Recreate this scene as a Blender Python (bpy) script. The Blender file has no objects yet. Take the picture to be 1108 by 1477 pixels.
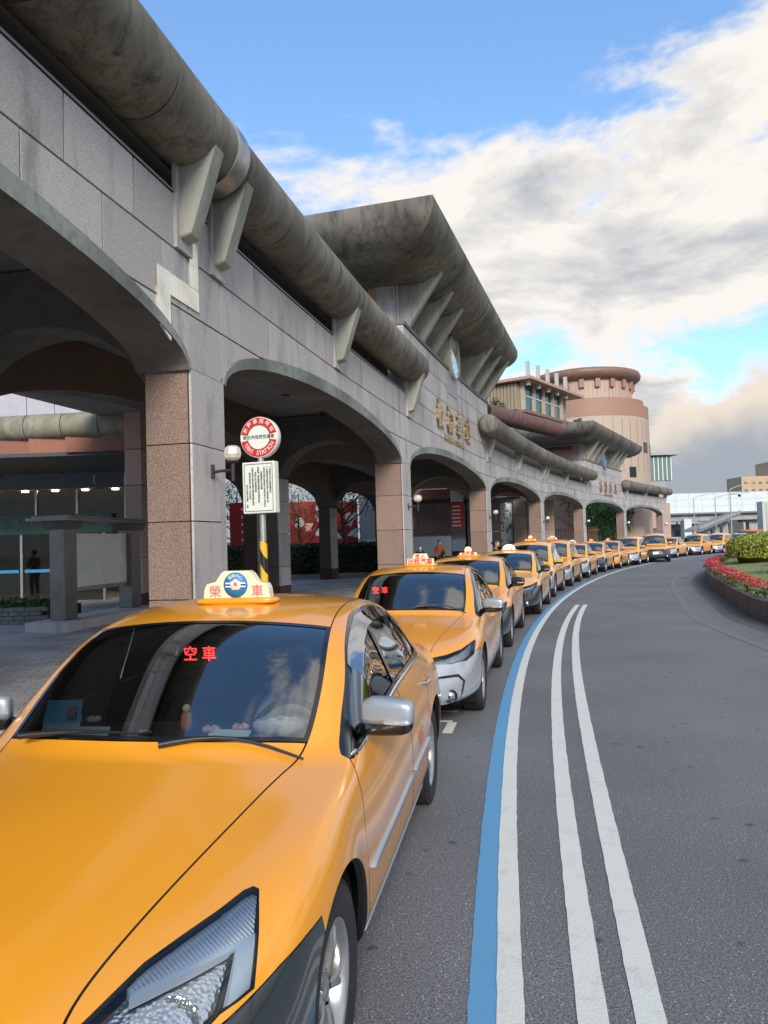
import bpy, bmesh, math, random
import numpy as np
from mathutils import Vector, Matrix, Euler
PI = math.pi
R = math.radians
random.seed(7)
S = bpy.context.scene
COL = S.collection

# ------------------------------------------------------------------ camera, world, sun, exposure
cam = bpy.data.cameras.new('camera')
camo = bpy.data.objects.new('camera', cam)
COL.objects.link(camo)
S.camera = camo
cam.sensor_fit = 'VERTICAL'
cam.sensor_height = 24.0
cam.lens = 24.0 * 1100.0 / 1477.0
cam.clip_start = 0.05
cam.clip_end = 6000
_pit, _rol = R(2.25), R(1.75)
_f = Vector((0, math.cos(_pit), math.sin(_pit)))
_u = Vector((0, -math.sin(_pit), math.cos(_pit)))
_r = Vector((1, 0, 0))
_r2 = _r * math.cos(_rol) - _u * math.sin(_rol)
_u2 = _u * math.cos(_rol) + _r * math.sin(_rol)
_M = Matrix((_r2, _u2, -_f)).transposed().to_4x4()
_M.translation = Vector((0, 0, 1.75))
camo.matrix_world = _M

S.view_settings.view_transform = 'Standard'
S.view_settings.look = 'None'
S.view_settings.gamma = 1.0
S.view_settings.exposure = 1.4
S.view_settings.use_curve_mapping = False
S.render.engine = 'CYCLES'
S.cycles.max_bounces = 8
S.cycles.transparent_max_bounces = 12

SUN_AZ = R(176)      # compass heading the light comes from: behind the camera
SUN_EL = R(27)
w = bpy.data.worlds.new('World')
S.world = w
w.use_nodes = True
def world_nodes():
    nt = w.node_tree
    nt.nodes.clear()
    N, L = nt.nodes.new, nt.links.new
    out = N('ShaderNodeOutputWorld'); bg = N('ShaderNodeBackground'); L(bg.outputs[0], out.inputs[0])
    bg.inputs[1].default_value = 0.13
    sky = N('ShaderNodeTexSky'); sky.sky_type = 'NISHITA'; sky.sun_disc = False
    sky.sun_elevation = SUN_EL; sky.sun_rotation = SUN_AZ
    sky.air_density = 1.0; sky.dust_density = 0.6; sky.ozone_density = 1.6
    tc = N('ShaderNodeTexCoord')
    sep = N('ShaderNodeSeparateXYZ'); L(tc.outputs['Generated'], sep.inputs[0])
    def m(op, a, b=None, c=None, clamp=False):
        n = N('ShaderNodeMath'); n.operation = op; n.use_clamp = clamp
        for i, v in enumerate((a, b, c)):
            if v is None: continue
            if isinstance(v, (int, float)): n.inputs[i].default_value = v
            else: L(v, n.inputs[i])
        return n.outputs[0]
    X, Y, Z = sep.outputs
    # cloud layer coordinates: direction projected on a plane high above
    zz = m('ADD', m('MAXIMUM', Z, 0.0), 0.22)
    u = m('DIVIDE', X, zz); v = m('DIVIDE', Y, zz)
    comb = N('ShaderNodeCombineXYZ'); L(u, comb.inputs[0]); L(v, comb.inputs[1]); L(m('MULTIPLY', Z, 2.2), comb.inputs[2])
    n1 = N('ShaderNodeTexNoise'); n1.inputs['Scale'].default_value = 1.35; n1.inputs['Detail'].default_value = 12; n1.inputs['Roughness'].default_value = 0.60
    n1.inputs['Distortion'].default_value = 0.25
    mp = N('ShaderNodeMapping'); mp.inputs['Location'].default_value = (3.3, 1.9, 0.4)
    L(comb.outputs[0], mp.inputs[0]); L(mp.outputs[0], n1.inputs[0])
    n2 = N('ShaderNodeTexNoise'); n2.inputs['Scale'].default_value = 0.6; n2.inputs['Detail'].default_value = 7; n2.inputs['Roughness'].default_value = 0.62
    mp2 = N('ShaderNodeMapping'); mp2.inputs['Location'].default_value = (7.1, -4.0, 2.0)
    L(comb.outputs[0], mp2.inputs[0]); L(mp2.outputs[0], n2.inputs[0])
    # coverage: more cloud low in the sky, thinning upwards within the view; right of view cloudier
    cov = m('SUBTRACT', 0.97, m('MULTIPLY', Z, 1.10))
    cov = m('ADD', cov, m('MULTIPLY', X, 0.42))
    gap = m('DIVIDE', m('SUBTRACT', Z, 0.215), 0.055); gap = m('MULTIPLY', m('EXPONENT', m('MULTIPLY', m('MULTIPLY', gap, gap), -1.0)), 0.26)
    cov = m('SUBTRACT', cov, gap)
    cov = m('MINIMUM', cov, 0.66); cov = m('MAXIMUM', cov, m('MULTIPLY', m('MAXIMUM', m('SUBTRACT', Z, 0.56), 0.0), 1.75))  # extra cloud overhead, out of view, added to brighten the windscreen reflections
    dens = m('ADD', m('ADD', m('MULTIPLY_ADD', m('SUBTRACT', n1.outputs[0], 0.5), 1.7, 0.47), m('MULTIPLY', m('SUBTRACT', n2.outputs[0], 0.5), 1.0)), m('SUBTRACT', cov, 1.02))
    cl = N('ShaderNodeMapRange'); cl.interpolation_type = 'SMOOTHSTEP'
    L(dens, cl.inputs[0]); cl.inputs[1].default_value = -0.03; cl.inputs[2].default_value = 0.13
    # brightness: thin edges bright cream, thicker parts modelled grey by a finer noise
    n3 = N('ShaderNodeTexNoise'); n3.inputs['Scale'].default_value = 2.1; n3.inputs['Detail'].default_value = 9; n3.inputs['Roughness'].default_value = 0.6; n3.inputs['Distortion'].default_value = 0.4
    mp3 = N('ShaderNodeMapping'); mp3.inputs['Location'].default_value = (1.7, 8.2, 5.0); L(comb.outputs[0], mp3.inputs[0]); L(mp3.outputs[0], n3.inputs[0])
    th = m('ADD', m('MULTIPLY', m('MINIMUM', dens, 0.30), 1.1), m('MULTIPLY', m('SUBTRACT', n3.outputs[0], 0.5), 1.5))
    thick = N('ShaderNodeMapRange'); L(th, thick.inputs[0]); thick.inputs[1].default_value = 0.18; thick.inputs[2].default_value = 0.56
    lit = N('ShaderNodeMix'); lit.data_type = 'RGBA'
    L(thick.outputs[0], lit.inputs[0])
    lit.inputs[6].default_value = (2.85, 2.72, 2.55, 1); lit.inputs[7].default_value = (1.30, 1.42, 1.60, 1)
    # low bank: grey blue below, cream heads on top
    n4 = N('ShaderNodeTexNoise'); n4.inputs['Scale'].default_value = 5.5; n4.inputs['Detail'].default_value = 8; n4.inputs['Roughness'].default_value = 0.55; L(tc.outputs['Generated'], n4.inputs[0])
    bz = m('ADD', Z, m('MULTIPLY', m('SUBTRACT', n4.outputs[0], 0.5), -0.30))
    bd = N('ShaderNodeMapRange'); bd.interpolation_type = 'SMOOTHSTEP'; L(bz, bd.inputs[0]); bd.inputs[1].default_value = 0.175; bd.inputs[2].default_value = 0.135
    bc = N('ShaderNodeMapRange'); bc.interpolation_type = 'SMOOTHSTEP'; L(m('ADD', m('MULTIPLY', bz, 0.6), m('MULTIPLY', Z, 0.4)), bc.inputs[0]); bc.inputs[1].default_value = 0.07; bc.inputs[2].default_value = 0.145
    bcol = N('ShaderNodeMix'); bcol.data_type = 'RGBA'; L(bc.outputs[0], bcol.inputs[0]); bcol.inputs[6].default_value = (1.15, 1.27, 1.45, 1); bcol.inputs[7].default_value = (2.6, 2.3, 1.95, 1)
    hz = N('ShaderNodeMix'); hz.data_type = 'RGBA'; hz.blend_type = 'ADD'; hz.inputs[0].default_value = 1.0; hz.inputs[7].default_value = (0.14, 0.27, 0.42, 1)
    bank = N('ShaderNodeMix'); bank.data_type = 'RGBA'; L(bd.outputs[0], bank.inputs[0]); L(lit.outputs[2], bank.inputs[6]); L(bcol.outputs[2], bank.inputs[7])
    sat = N('ShaderNodeMix'); sat.data_type = 'RGBA'; sat.blend_type = 'MULTIPLY'; sat.inputs[0].default_value = 1.0
    L(sky.outputs[0], sat.inputs[6]); sat.inputs[7].default_value = (0.50, 0.60, 0.70, 1)
    fin = N('ShaderNodeMix'); fin.data_type = 'RGBA'; L(m('MAXIMUM', cl.outputs[0], bd.outputs[0]), fin.inputs[0]); L(sat.outputs[2], hz.inputs[6]); L(hz.outputs[2], fin.inputs[6]); L(bank.outputs[2], fin.inputs[7])
    L(fin.outputs[2], bg.inputs[0])
world_nodes()
sun = bpy.data.lights.new('sun', 'SUN')
sun.energy = 1.45; sun.angle = R(18); sun.color = (1.0, 0.93, 0.83)
suno = bpy.data.objects.new('sun', sun); COL.objects.link(suno)
_sd = Vector((math.sin(SUN_AZ) * math.cos(SUN_EL), math.cos(SUN_AZ) * math.cos(SUN_EL), math.sin(SUN_EL)))
suno.rotation_euler = (-_sd).to_track_quat('-Z', 'Y').to_euler()

# ------------------------------------------------------------------ helpers
def tag(o, label=None, cat=None, group=None, kind=None):
    if label: o['label'] = label
    if cat: o['category'] = cat
    if group: o['group'] = group
    if kind: o['kind'] = kind
    return o
def empty(name, loc=(0, 0, 0), rz=0.0, parent=None):
    o = bpy.data.objects.new(name, None); COL.objects.link(o)
    o.location = loc; o.rotation_euler = (0, 0, rz); o.empty_display_size = 0.2
    if parent: o.parent = parent
    return o
def thing(name, label, cat, loc=(0, 0, 0), rz=0.0, group=None):
    return tag(empty(name, loc, rz), label, cat, group)
def link(name, me, parent=None):
    o = bpy.data.objects.new(name, me); COL.objects.link(o)
    if parent: o.parent = parent
    return o
class MB:
    """collects shapes, links them as one mesh object"""
    def __init__(s): s.v = []; s.f = []; s.mi = []; s.sm = []
    def add(s, V, F, mi=0, sm=False):
        b = len(s.v); s.v += [tuple(p) for p in V]
        for f in F: s.f.append([b + i for i in f]); s.mi.append(mi); s.sm.append(sm)
        return s
    def box(s, c, d, M=None, mi=0, taper=1.0, bev=0.0):
        x, y, z = d[0] / 2, d[1] / 2, d[2] / 2
        if bev > 0:
            bm = bmesh.new(); bmesh.ops.create_cube(bm, size=1)
            bmesh.ops.scale(bm, vec=d, verts=bm.verts)
            bmesh.ops.bevel(bm, geom=bm.edges[:], offset=bev, segments=2, affect='EDGES', profile=0.6)
            V = [Vector(c) + v.co for v in bm.verts]; bm.verts.index_update()
            F = [[v.index for v in f.verts] for f in bm.faces]; bm.free()
        else:
            V = [Vector((c[0] + a * x * (taper if e > 0 else 1), c[1] + b * y * (taper if e > 0 else 1), c[2] + e * z)) for e in (-1, 1) for a, b in ((-1, -1), (1, -1), (1, 1), (-1, 1))]
            F = [(0, 3, 2, 1), (4, 5, 6, 7), (0, 1, 5, 4), (1, 2, 6, 5), (2, 3, 7, 6), (3, 0, 4, 7)]
        if M is not None: V = [M @ v for v in V]
        return s.add(V, F, mi)
    def prism(s, poly, M, t0, t1, mi=0):
        """poly in local (x,y) extruded along local z from t0 to t1"""
        n = len(poly)
        V = [M @ Vector((a, b, t0)) for a, b in poly] + [M @ Vector((a, b, t1)) for a, b in poly]
        ar = sum(poly[i][0] * poly[(i + 1) % n][1] - poly[(i + 1) % n][0] * poly[i][1] for i in range(n))
        fl = (ar > 0) == (t1 > t0)
        top = list(range(n, 2 * n)); bot = list(range(n))[::-1]
        F = [top if fl else top[::-1], bot if fl else bot[::-1]]
        for i in range(n):
            q = (i, (i + 1) % n, n + (i + 1) % n, n + i); F.append(q if fl else q[::-1])
        return s.add(V, F, mi)
    def tube(s, pts, r, n=10, cap=True, mi=0, sm=True, closed=False):
        pts = [Vector(p) for p in pts]; m = len(pts)
        rs = r if isinstance(r, (list, tuple)) else [r] * m
        V = []; up = None
        for i, p in enumerate(pts):
            if closed: t = pts[(i + 1) % m] - pts[i - 1]
            else: t = pts[min(i + 1, m - 1)] - pts[max(i - 1, 0)]
            t.normalize()
            if up is None: up = t.orthogonal().normalized()
            up = (up - t * up.dot(t)).normalized(); w_ = t.cross(up)
            for k in range(n):
                a = 2 * PI * k / n; V.append(p + (up * math.cos(a) + w_ * math.sin(a)) * rs[i])
        F = []
        for i in range(m if closed else m - 1):
            j = (i + 1) % m
            for k in range(n):
                F.append((i * n + k, i * n + (k + 1) % n, j * n + (k + 1) % n, j * n + k))
        s.add(V, F, mi, sm)
        if cap and not closed:
            s.add(V[:n][::-1], [tuple(range(n))], mi); s.add(V[-n:], [tuple(range(n))], mi)
        return s
    def lathe(s, prof, n=20, M=None, mi=0, sm=True):
        """profile (r,z) about local z"""
        M = M or Matrix.Identity(4); V = []
        for r_, z_ in prof:
            for k in range(n):
                a = 2 * PI * k / n; V.append(M @ Vector((r_ * math.cos(a), r_ * math.sin(a), z_)))
        F = []
        for i in range(len(prof) - 1):
            for k in range(n):
                F.append((i * n + k, i * n + (k + 1) % n, (i + 1) * n + (k + 1) % n, (i + 1) * n + k))
        return s.add(V, F, mi, sm)
    def ball(s, c, r, n=10, mi=0):
        rr = r if isinstance(r, (tuple, list)) else (r, r, r)
        prof = [(max(1e-4, math.sin(PI * i / n)), -math.cos(PI * i / n)) for i in range(n + 1)]
        return s.lathe(prof, n * 2, Matrix.Translation(c) @ Matrix.Diagonal((*rr, 1)), mi)
    def mesh(s, name, mats):
        me = bpy.data.meshes.new(name); me.from_pydata(s.v, [], s.f)
        for m_ in (mats if isinstance(mats, (list, tuple)) else [mats]): me.materials.append(m_)
        me.polygons.foreach_set('material_index', s.mi); me.polygons.foreach_set('use_smooth', s.sm)
        me.update(); return me
    def build(s, name, mats, parent=None):
        return link(name, s.mesh(name, mats), parent)
def copy_tree(o, parent=None):
    c = o.copy(); COL.objects.link(c); c.parent = parent
    if parent is not None: c.matrix_parent_inverse = o.matrix_parent_inverse.copy()
    for ch in KIDS.get(o.name, []) or list(o.children): copy_tree(ch, c)
    return c
KIDS = {}
def text_mesh(txt, size, ext=0.0, align='CENTER', bevel=0.0, res=3):
    cu = bpy.data.curves.new('txt', 'FONT'); cu.body = txt; cu.size = size; cu.extrude = ext
    cu.align_x = align; cu.align_y = 'CENTER'; cu.resolution_u = res; cu.offset = bevel
    o = bpy.data.objects.new('txt', cu); COL.objects.link(o)
    dg = bpy.context.evaluated_depsgraph_get(); dg.update()
    me = bpy.data.meshes.new_from_object(o.evaluated_get(dg))
    bpy.data.objects.remove(o); bpy.data.curves.remove(cu)
    return me
def text_obj(name, txt, size, M, mat, parent=None, ext=0.002, align='CENTER', fat=0.0, squash=1.0, res=3):
    me = text_mesh(txt, size, ext, align, fat, res)
    me.transform(M @ Matrix.Diagonal((squash, 1, 1, 1))); me.materials.clear(); me.materials.append(mat)
    me.name = name
    return link(name, me, parent)
def frame(o, xdir, ydir):
    """matrix with local x,y along the given directions"""
    x = Vector(xdir).normalized(); y = Vector(ydir); y = (y - x * y.dot(x)).normalized(); z = x.cross(y)
    M = Matrix((x, y, z)).transposed().to_4x4(); M.translation = Vector(o); return M

# ------------------------------------------------------------------ materials
MATS = {}
def mat(name, col, rough=0.6, metal=0.0, coat=0.0, noise=None, bump=None, spec=0.5, coord='Object', trans=0.0, emit=None, fn=None):
    """noise=(scale, amount, detail[, col2]) mottles the colour; bump=(scale, strength)"""
    if name in MATS: return MATS[name]
    m_ = bpy.data.materials.new(name); m_.use_nodes = True; nt = m_.node_tree
    b = nt.nodes['Principled BSDF']; N, L = nt.nodes.new, nt.links.new
    b.inputs['Base Color'].default_value = (*col, 1); b.inputs['Roughness'].default_value = rough
    b.inputs['Metallic'].default_value = metal; b.inputs['Coat Weight'].default_value = coat
    b.inputs['Coat Roughness'].default_value = 0.04
    b.inputs['Specular IOR Level'].default_value = spec
    if trans: b.inputs['Transmission Weight'].default_value = trans
    if emit: b.inputs['Emission Color'].default_value = (*emit[:3], 1); b.inputs['Emission Strength'].default_value = emit[3]
    tc = N('ShaderNodeTexCoord')
    if noise:
        n = N('ShaderNodeTexNoise'); n.inputs['Scale'].default_value = noise[0]; n.inputs['Detail'].default_value = noise[2] if len(noise) > 2 else 5
        n.inputs['Roughness'].default_value = 0.65
        L(tc.outputs[coord], n.inputs[0])
        mr = N('ShaderNodeMapRange'); L(n.outputs[0], mr.inputs[0]); mr.inputs[1].default_value = 0.3; mr.inputs[2].default_value = 0.7
        mx = N('ShaderNodeMix'); mx.data_type = 'RGBA'; L(mr.outputs[0], mx.inputs[0])
        c2 = noise[3] if len(noise) > 3 else tuple(min(1, c * (1 + noise[1])) for c in col)
        c1 = tuple(c * (1 - noise[1]) for c in col) if len(noise) <= 3 else col
        mx.inputs[6].default_value = (*c1, 1); mx.inputs[7].default_value = (*c2, 1)
        L(mx.outputs[2], b.inputs['Base Color'])
    if bump:
        n = N('ShaderNodeTexNoise'); n.inputs['Scale'].default_value = bump[0]; n.inputs['Detail'].default_value = 4
        L(tc.outputs[coord], n.inputs[0]); bp = N('ShaderNodeBump'); bp.inputs['Strength'].default_value = bump[1]; bp.inputs['Distance'].default_value = 0.02
        L(n.outputs[0], bp.inputs['Height']); L(bp.outputs[0], b.inputs['Normal'])
    MATS[name] = m_
    if fn: fn(m_, nt, b, N, L, tc)
    return m_
# ------------------------------------------------------------------ car materials
def paint(name, col, rough=0.32):
    def fn(m_, nt, b, N, L, tc):
        n = N('ShaderNodeTexNoise'); n.inputs['Scale'].default_value = 1.3; n.inputs['Detail'].default_value = 6
        L(tc.outputs['Object'], n.inputs[0])
        mr = N('ShaderNodeMapRange'); L(n.outputs[0], mr.inputs[0]); mr.inputs[3].default_value = 0.06; mr.inputs[4].default_value = 0.14
        L(mr.outputs[0], b.inputs['Coat Roughness'])
        # dust film: slightly paler low on the body
        geo = N('ShaderNodeNewGeometry'); 
        n3 = N('ShaderNodeTexNoise'); n3.inputs['Scale'].default_value = 700; n3.inputs['Detail'].default_value = 1
        L(tc.outputs['Object'], n3.inputs[0])
        bp = N('ShaderNodeBump'); bp.inputs['Strength'].default_value = 0.02; bp.inputs['Distance'].default_value = 0.001
        L(n3.outputs[0], bp.inputs['Height']); L(bp.outputs[0], b.inputs['Normal'])
        # inside faces are dark trim
        dk = N('ShaderNodeBsdfDiffuse'); dk.inputs[0].default_value = (0.015, 0.015, 0.016, 1)
        mx = N('ShaderNodeMixShader'); L(geo.outputs['Backfacing'], mx.inputs[0]); L(b.outputs[0], mx.inputs[1]); L(dk.outputs[0], mx.inputs[2])
        out = [x for x in nt.nodes if x.type == 'OUTPUT_MATERIAL'][0]; L(mx.outputs[0], out.inputs[0])
    return mat(name, col, rough, 0.0, 1.0, fn=fn)
ORANGE = paint('taxi paint', (0.79, 0.315, 0.013))
ORANGE2 = paint('taxi paint yellow', (0.82, 0.375, 0.025))
SILVER = mat('silver paint', (0.52, 0.55, 0.60), 0.28, 0.55, 1.0)
DARKP = mat('dark grey paint', (0.035, 0.045, 0.052), 0.3, 0.3, 1.0)
BLACKP = mat('black plastic', (0.012, 0.012, 0.013), 0.4)
TRIM = mat('black trim', (0.008, 0.009, 0.010), 0.22, coat=0.5)
GAP = mat('panel gap', (0.01, 0.008, 0.006), 0.9)  # near-black colour standing in for the shade inside the gaps
RUBBER = mat('tyre rubber', (0.018, 0.018, 0.019), 0.75, noise=(6, 0.4), bump=(60, 0.2))
ALLOY = mat('alloy', (0.50, 0.49, 0.47), 0.32, 0.85, noise=(9, 0.12))
CHROME = mat('chrome', (0.72, 0.72, 0.72), 0.08, 1.0)
SATIN = mat('satin silver', (0.34, 0.38, 0.42), 0.36, 0.45, 0.5)
INTER = mat('interior grey', (0.022, 0.022, 0.024), 0.75, bump=(180, 0.1))
SEAT = mat('seat cloth', (0.03, 0.03, 0.032), 0.9, bump=(90, 0.2))
CREAM = mat('cream plastic', (0.78, 0.70, 0.46), 0.3, coat=0.3)
WHITEP = mat('white plastic', (0.78, 0.77, 0.72), 0.35)
REDP = mat('red print', (0.62, 0.03, 0.03), 0.5)
BLUEP = mat('blue print', (0.02, 0.20, 0.42), 0.5)
LEDRED = mat('red led', (0.6, 0.02, 0.02), 0.5, emit=(1.0, 0.035, 0.03, 1.7))
PINKP = mat('pink petals', (0.88, 0.50, 0.42), 0.5)
PAPERC = mat('pale paper', (0.78, 0.86, 0.76), 0.6)
CYANP = mat('cyan card', (0.16, 0.62, 0.78), 0.5)
LAMPON = mat('lit roof lamp', (0.85, 0.78, 0.9), 0.4, emit=(0.85, 0.7, 1.0, 0.9))
def glass(name, tint, ior=1.5, boost=1.0):
    m_ = bpy.data.materials.new(name); m_.use_nodes = True; nt = m_.node_tree; nt.nodes.clear()
    N, L = nt.nodes.new, nt.links.new
    out = N('ShaderNodeOutputMaterial'); tr = N('ShaderNodeBsdfTransparent'); tr.inputs[0].default_value = (*tint, 1)
    gl = N('ShaderNodeBsdfGlossy'); gl.inputs['Roughness'].default_value = 0.015; gl.inputs[0].default_value = (0.93, 0.97, 1, 1)
    fr = N('ShaderNodeFresnel'); fr.inputs[0].default_value = ior
    mu = N('ShaderNodeMath'); mu.operation = 'MULTIPLY'; mu.use_clamp = True; mu.inputs[1].default_value = boost; L(fr.outputs[0], mu.inputs[0])
    mx = N('ShaderNodeMixShader'); L(mu.outputs[0], mx.inputs[0]); L(tr.outputs[0], mx.inputs[1]); L(gl.outputs[0], mx.inputs[2]); L(mx.outputs[0], out.inputs[0])
    MATS[name] = m_; return m_
WSGLASS = glass('windscreen glass', (0.80, 0.88, 0.86), 2.1, 1.7)
SIDEGLASS = glass('tinted side glass', (0.36, 0.40, 0.38), 1.7, 1.5)
LENS = glass('lamp lens', (0.86, 0.90, 0.93), 1.45, 1.3)
def refl_fn(m_, nt, b, N, L, tc):
    v = N('ShaderNodeTexVoronoi'); v.inputs['Scale'].default_value = 85; L(tc.outputs['Object'], v.inputs[0])
    bp = N('ShaderNodeBump'); bp.inputs['Strength'].default_value = 0.5; bp.inputs['Distance'].default_value = 0.006
    L(v.outputs[0], bp.inputs['Height']); L(bp.outputs[0], b.inputs['Normal'])
def ridge_fn(m_, nt, b, N, L, tc):
    v = N('ShaderNodeTexWave'); v.inputs['Scale'].default_value = 38; v.bands_direction = 'DIAGONAL'; L(tc.outputs['Object'], v.inputs[0])
    bp = N('ShaderNodeBump'); bp.inputs['Strength'].default_value = 0.3; bp.inputs['Distance'].default_value = 0.003
    L(v.outputs[0], bp.inputs['Height']); L(bp.outputs[0], b.inputs['Normal'])
RIDGED = mat('ridged lamp', (0.80, 0.82, 0.84), 0.22, 0.6, fn=ridge_fn)
HLBAND = mat('lamp bezel', (0.62, 0.68, 0.74), 0.25, 0.4)
REFLECT = mat('lamp reflector', (0.82, 0.83, 0.84), 0.2, 0.9, fn=refl_fn)

# ------------------------------------------------------------------ body cage
# columns run along the car from the front centre round the corner, down the side and round to the rear centre
HERO = dict(
 r0=[(0,.06,.17),(.33,.07,.17),(.62,.16,.17),(.79,.33,.18),(.855,.50,.19),(.865,.60,.19),(.87,.66,.19),(.87,.97,.19),(.87,1.28,.19),(.868,1.345,.19),(.868,1.50,.18),(.87,1.78,.18),(.872,2.08,.18),(.872,2.58,.18),(.872,3.0,.18),(.868,3.335,.19),(.868,3.4,.19),(.868,3.71,.19),(.865,4.02,.19),(.86,4.085,.19),(.84,4.42,.20),(.76,4.66,.21),(.60,4.76,.21),(.33,4.80,.21),(0,4.81,.21)],
 r1=[(0,-.01,.28),(.34,0,.28),(.65,.10,.28),(.825,.285,.28),(.888,.49,.29),(.897,.59,.32),(.895,.66,.32),(.895,.97,.32),(.895,1.28,.32),(.894,1.35,.32),(.892,1.50,.29),(.892,1.78,.29),(.894,2.08,.29),(.894,2.58,.29),(.894,3.0,.29),(.893,3.33,.32),(.895,3.4,.32),(.895,3.71,.32),(.89,4.02,.32),(.882,4.09,.32),(.862,4.42,.32),(.79,4.69,.32),(.62,4.79,.32),(.34,4.825,.32),(0,4.835,.32)],
 r2=[(0,-.015,.40),(.34,-.005,.40),(.65,.10,.40),(.83,.285,.42),(.897,.49,.44),(.905,.61,.46),(.905,.68,.46),(.905,.97,.46),(.905,1.26,.46),(.902,1.33,.46),(.898,1.50,.44),(.900,1.78,.43),(.902,2.08,.43),(.902,2.58,.43),(.902,3.0,.44),(.903,3.345,.46),(.905,3.42,.46),(.905,3.71,.46),(.90,4.0,.46),(.892,4.075,.46),(.872,4.42,.45),(.80,4.70,.44),(.63,4.80,.44),(.34,4.838,.44),(0,4.845,.44)],
 r3=[(0,0,.52),(.33,.02,.52),(.63,.12,.52),(.81,.30,.545),(.89,.49,.575),(.905,.66,.585),(.908,.79,.66),(.908,.97,.69),(.908,1.15,.66),(.905,1.28,.585),(.902,1.50,.60),(.905,1.78,.60),(.907,2.08,.60),(.907,2.58,.61),(.907,3.0,.61),(.907,3.40,.60),(.908,3.53,.66),(.908,3.71,.69),(.905,3.89,.66),(.90,4.02,.60),(.878,4.42,.62),(.805,4.69,.62),(.635,4.79,.62),(.34,4.83,.62),(0,4.835,.62)],
 r4=[(0,.02,.62),(.32,.05,.625),(.60,.155,.64),(.775,.33,.67),(.865,.52,.705),(.885,.64,.73),(.89,.78,.755),(.892,.97,.77),(.892,1.16,.775),(.89,1.30,.78),(.888,1.50,.785),(.890,1.78,.79),(.892,2.08,.795),(.893,2.58,.80),(.893,3.0,.805),(.893,3.38,.81),(.892,3.53,.815),(.892,3.71,.82),(.888,3.89,.82),(.882,4.04,.82),(.86,4.42,.82),(.785,4.67,.81),(.62,4.765,.80),(.34,4.80,.80),(0,4.805,.80)],
 r5=[(0,.09,.695),(.30,.115,.70),(.56,.21,.72),(.72,.37,.755),(.80,.53,.795),(.825,.64,.82),(.84,.78,.845),(.85,.97,.868),(.853,1.16,.882),(.852,1.32,.892),(.848,1.50,.905),(.838,1.78,.92),(.833,2.10,.93),(.83,2.58,.945),(.83,3.0,.955),(.83,3.36,.965),(.828,3.54,.97),(.82,3.75,.97),(.81,3.95,.968),(.80,4.1,.965),(.775,4.42,.955),(.71,4.62,.945),(.56,4.70,.94),(.30,4.735,.94),(0,4.74,.94)],
 r5b=[(.735,.47,.81),(.765,.62,.84),(.785,.78,.867),(.80,.97,.892),(.803,1.16,.908),(.800,1.32,.922),(.805,1.56,.945),(.762,1.86,1.135),(.675,2.20,1.325),(.615,2.62,1.392),(.618,3.0,1.375),(.64,3.31,1.31),(.685,3.51,1.21),(.745,3.70,1.07),(.762,3.92,1.005),(.755,4.09,.985),(.735,4.42,.975)],
 r6=[(.615,.40,.815),(.65,.58,.85),(.672,.75,.877),(.692,.97,.905),(.708,1.16,.93),(.72,1.32,.955),(.735,1.46,.985),(.665,1.78,1.18),(.575,2.10,1.36),(.545,2.60,1.425),(.545,3.0,1.415),(.555,3.33,1.375),(.58,3.56,1.285),(.62,3.80,1.16),(.655,4.02,1.065),(.68,4.14,1.01),(.67,4.42,.995)],
 r7=[(.33,.31,.815),(.34,.50,.858),(.35,.70,.892),(.36,.92,.925),(.365,1.10,.95),(.37,1.24,.972),(.375,1.34,.99),(.345,1.69,1.205),(.30,2.03,1.395),(.28,2.56,1.452),(.28,3.0,1.442),(.28,3.35,1.40),(.295,3.6,1.305),(.315,3.85,1.185),(.33,4.06,1.09),(.345,4.2,1.035),(.34,4.43,1.01)],
 r8=[(0,.28,.815),(0,.48,.86),(0,.68,.896),(0,.90,.93),(0,1.08,.955),(0,1.21,.977),(0,1.30,.993),(0,1.66,1.215),(0,2.00,1.405),(0,2.55,1.46),(0,3.0,1.45),(0,3.36,1.405),(0,3.62,1.31),(0,3.88,1.19),(0,4.08,1.095),(0,4.23,1.04),(0,4.44,1.015)],
)
T_SIDE, T_HOOD, T_WS, T_ROOF, T_RG, T_TRUNK = 0, 1, 2, 3, 4, 5
T_TRIMW, T_FG, T_RGL, T_FD, T_RD, T_HL, T_BUMP, T_GAP, T_SEAL, T_GRILLE, T_TAIL, T_FOG, T_QG, T_GRSUR, T_PLATE = range(6, 21)
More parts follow.
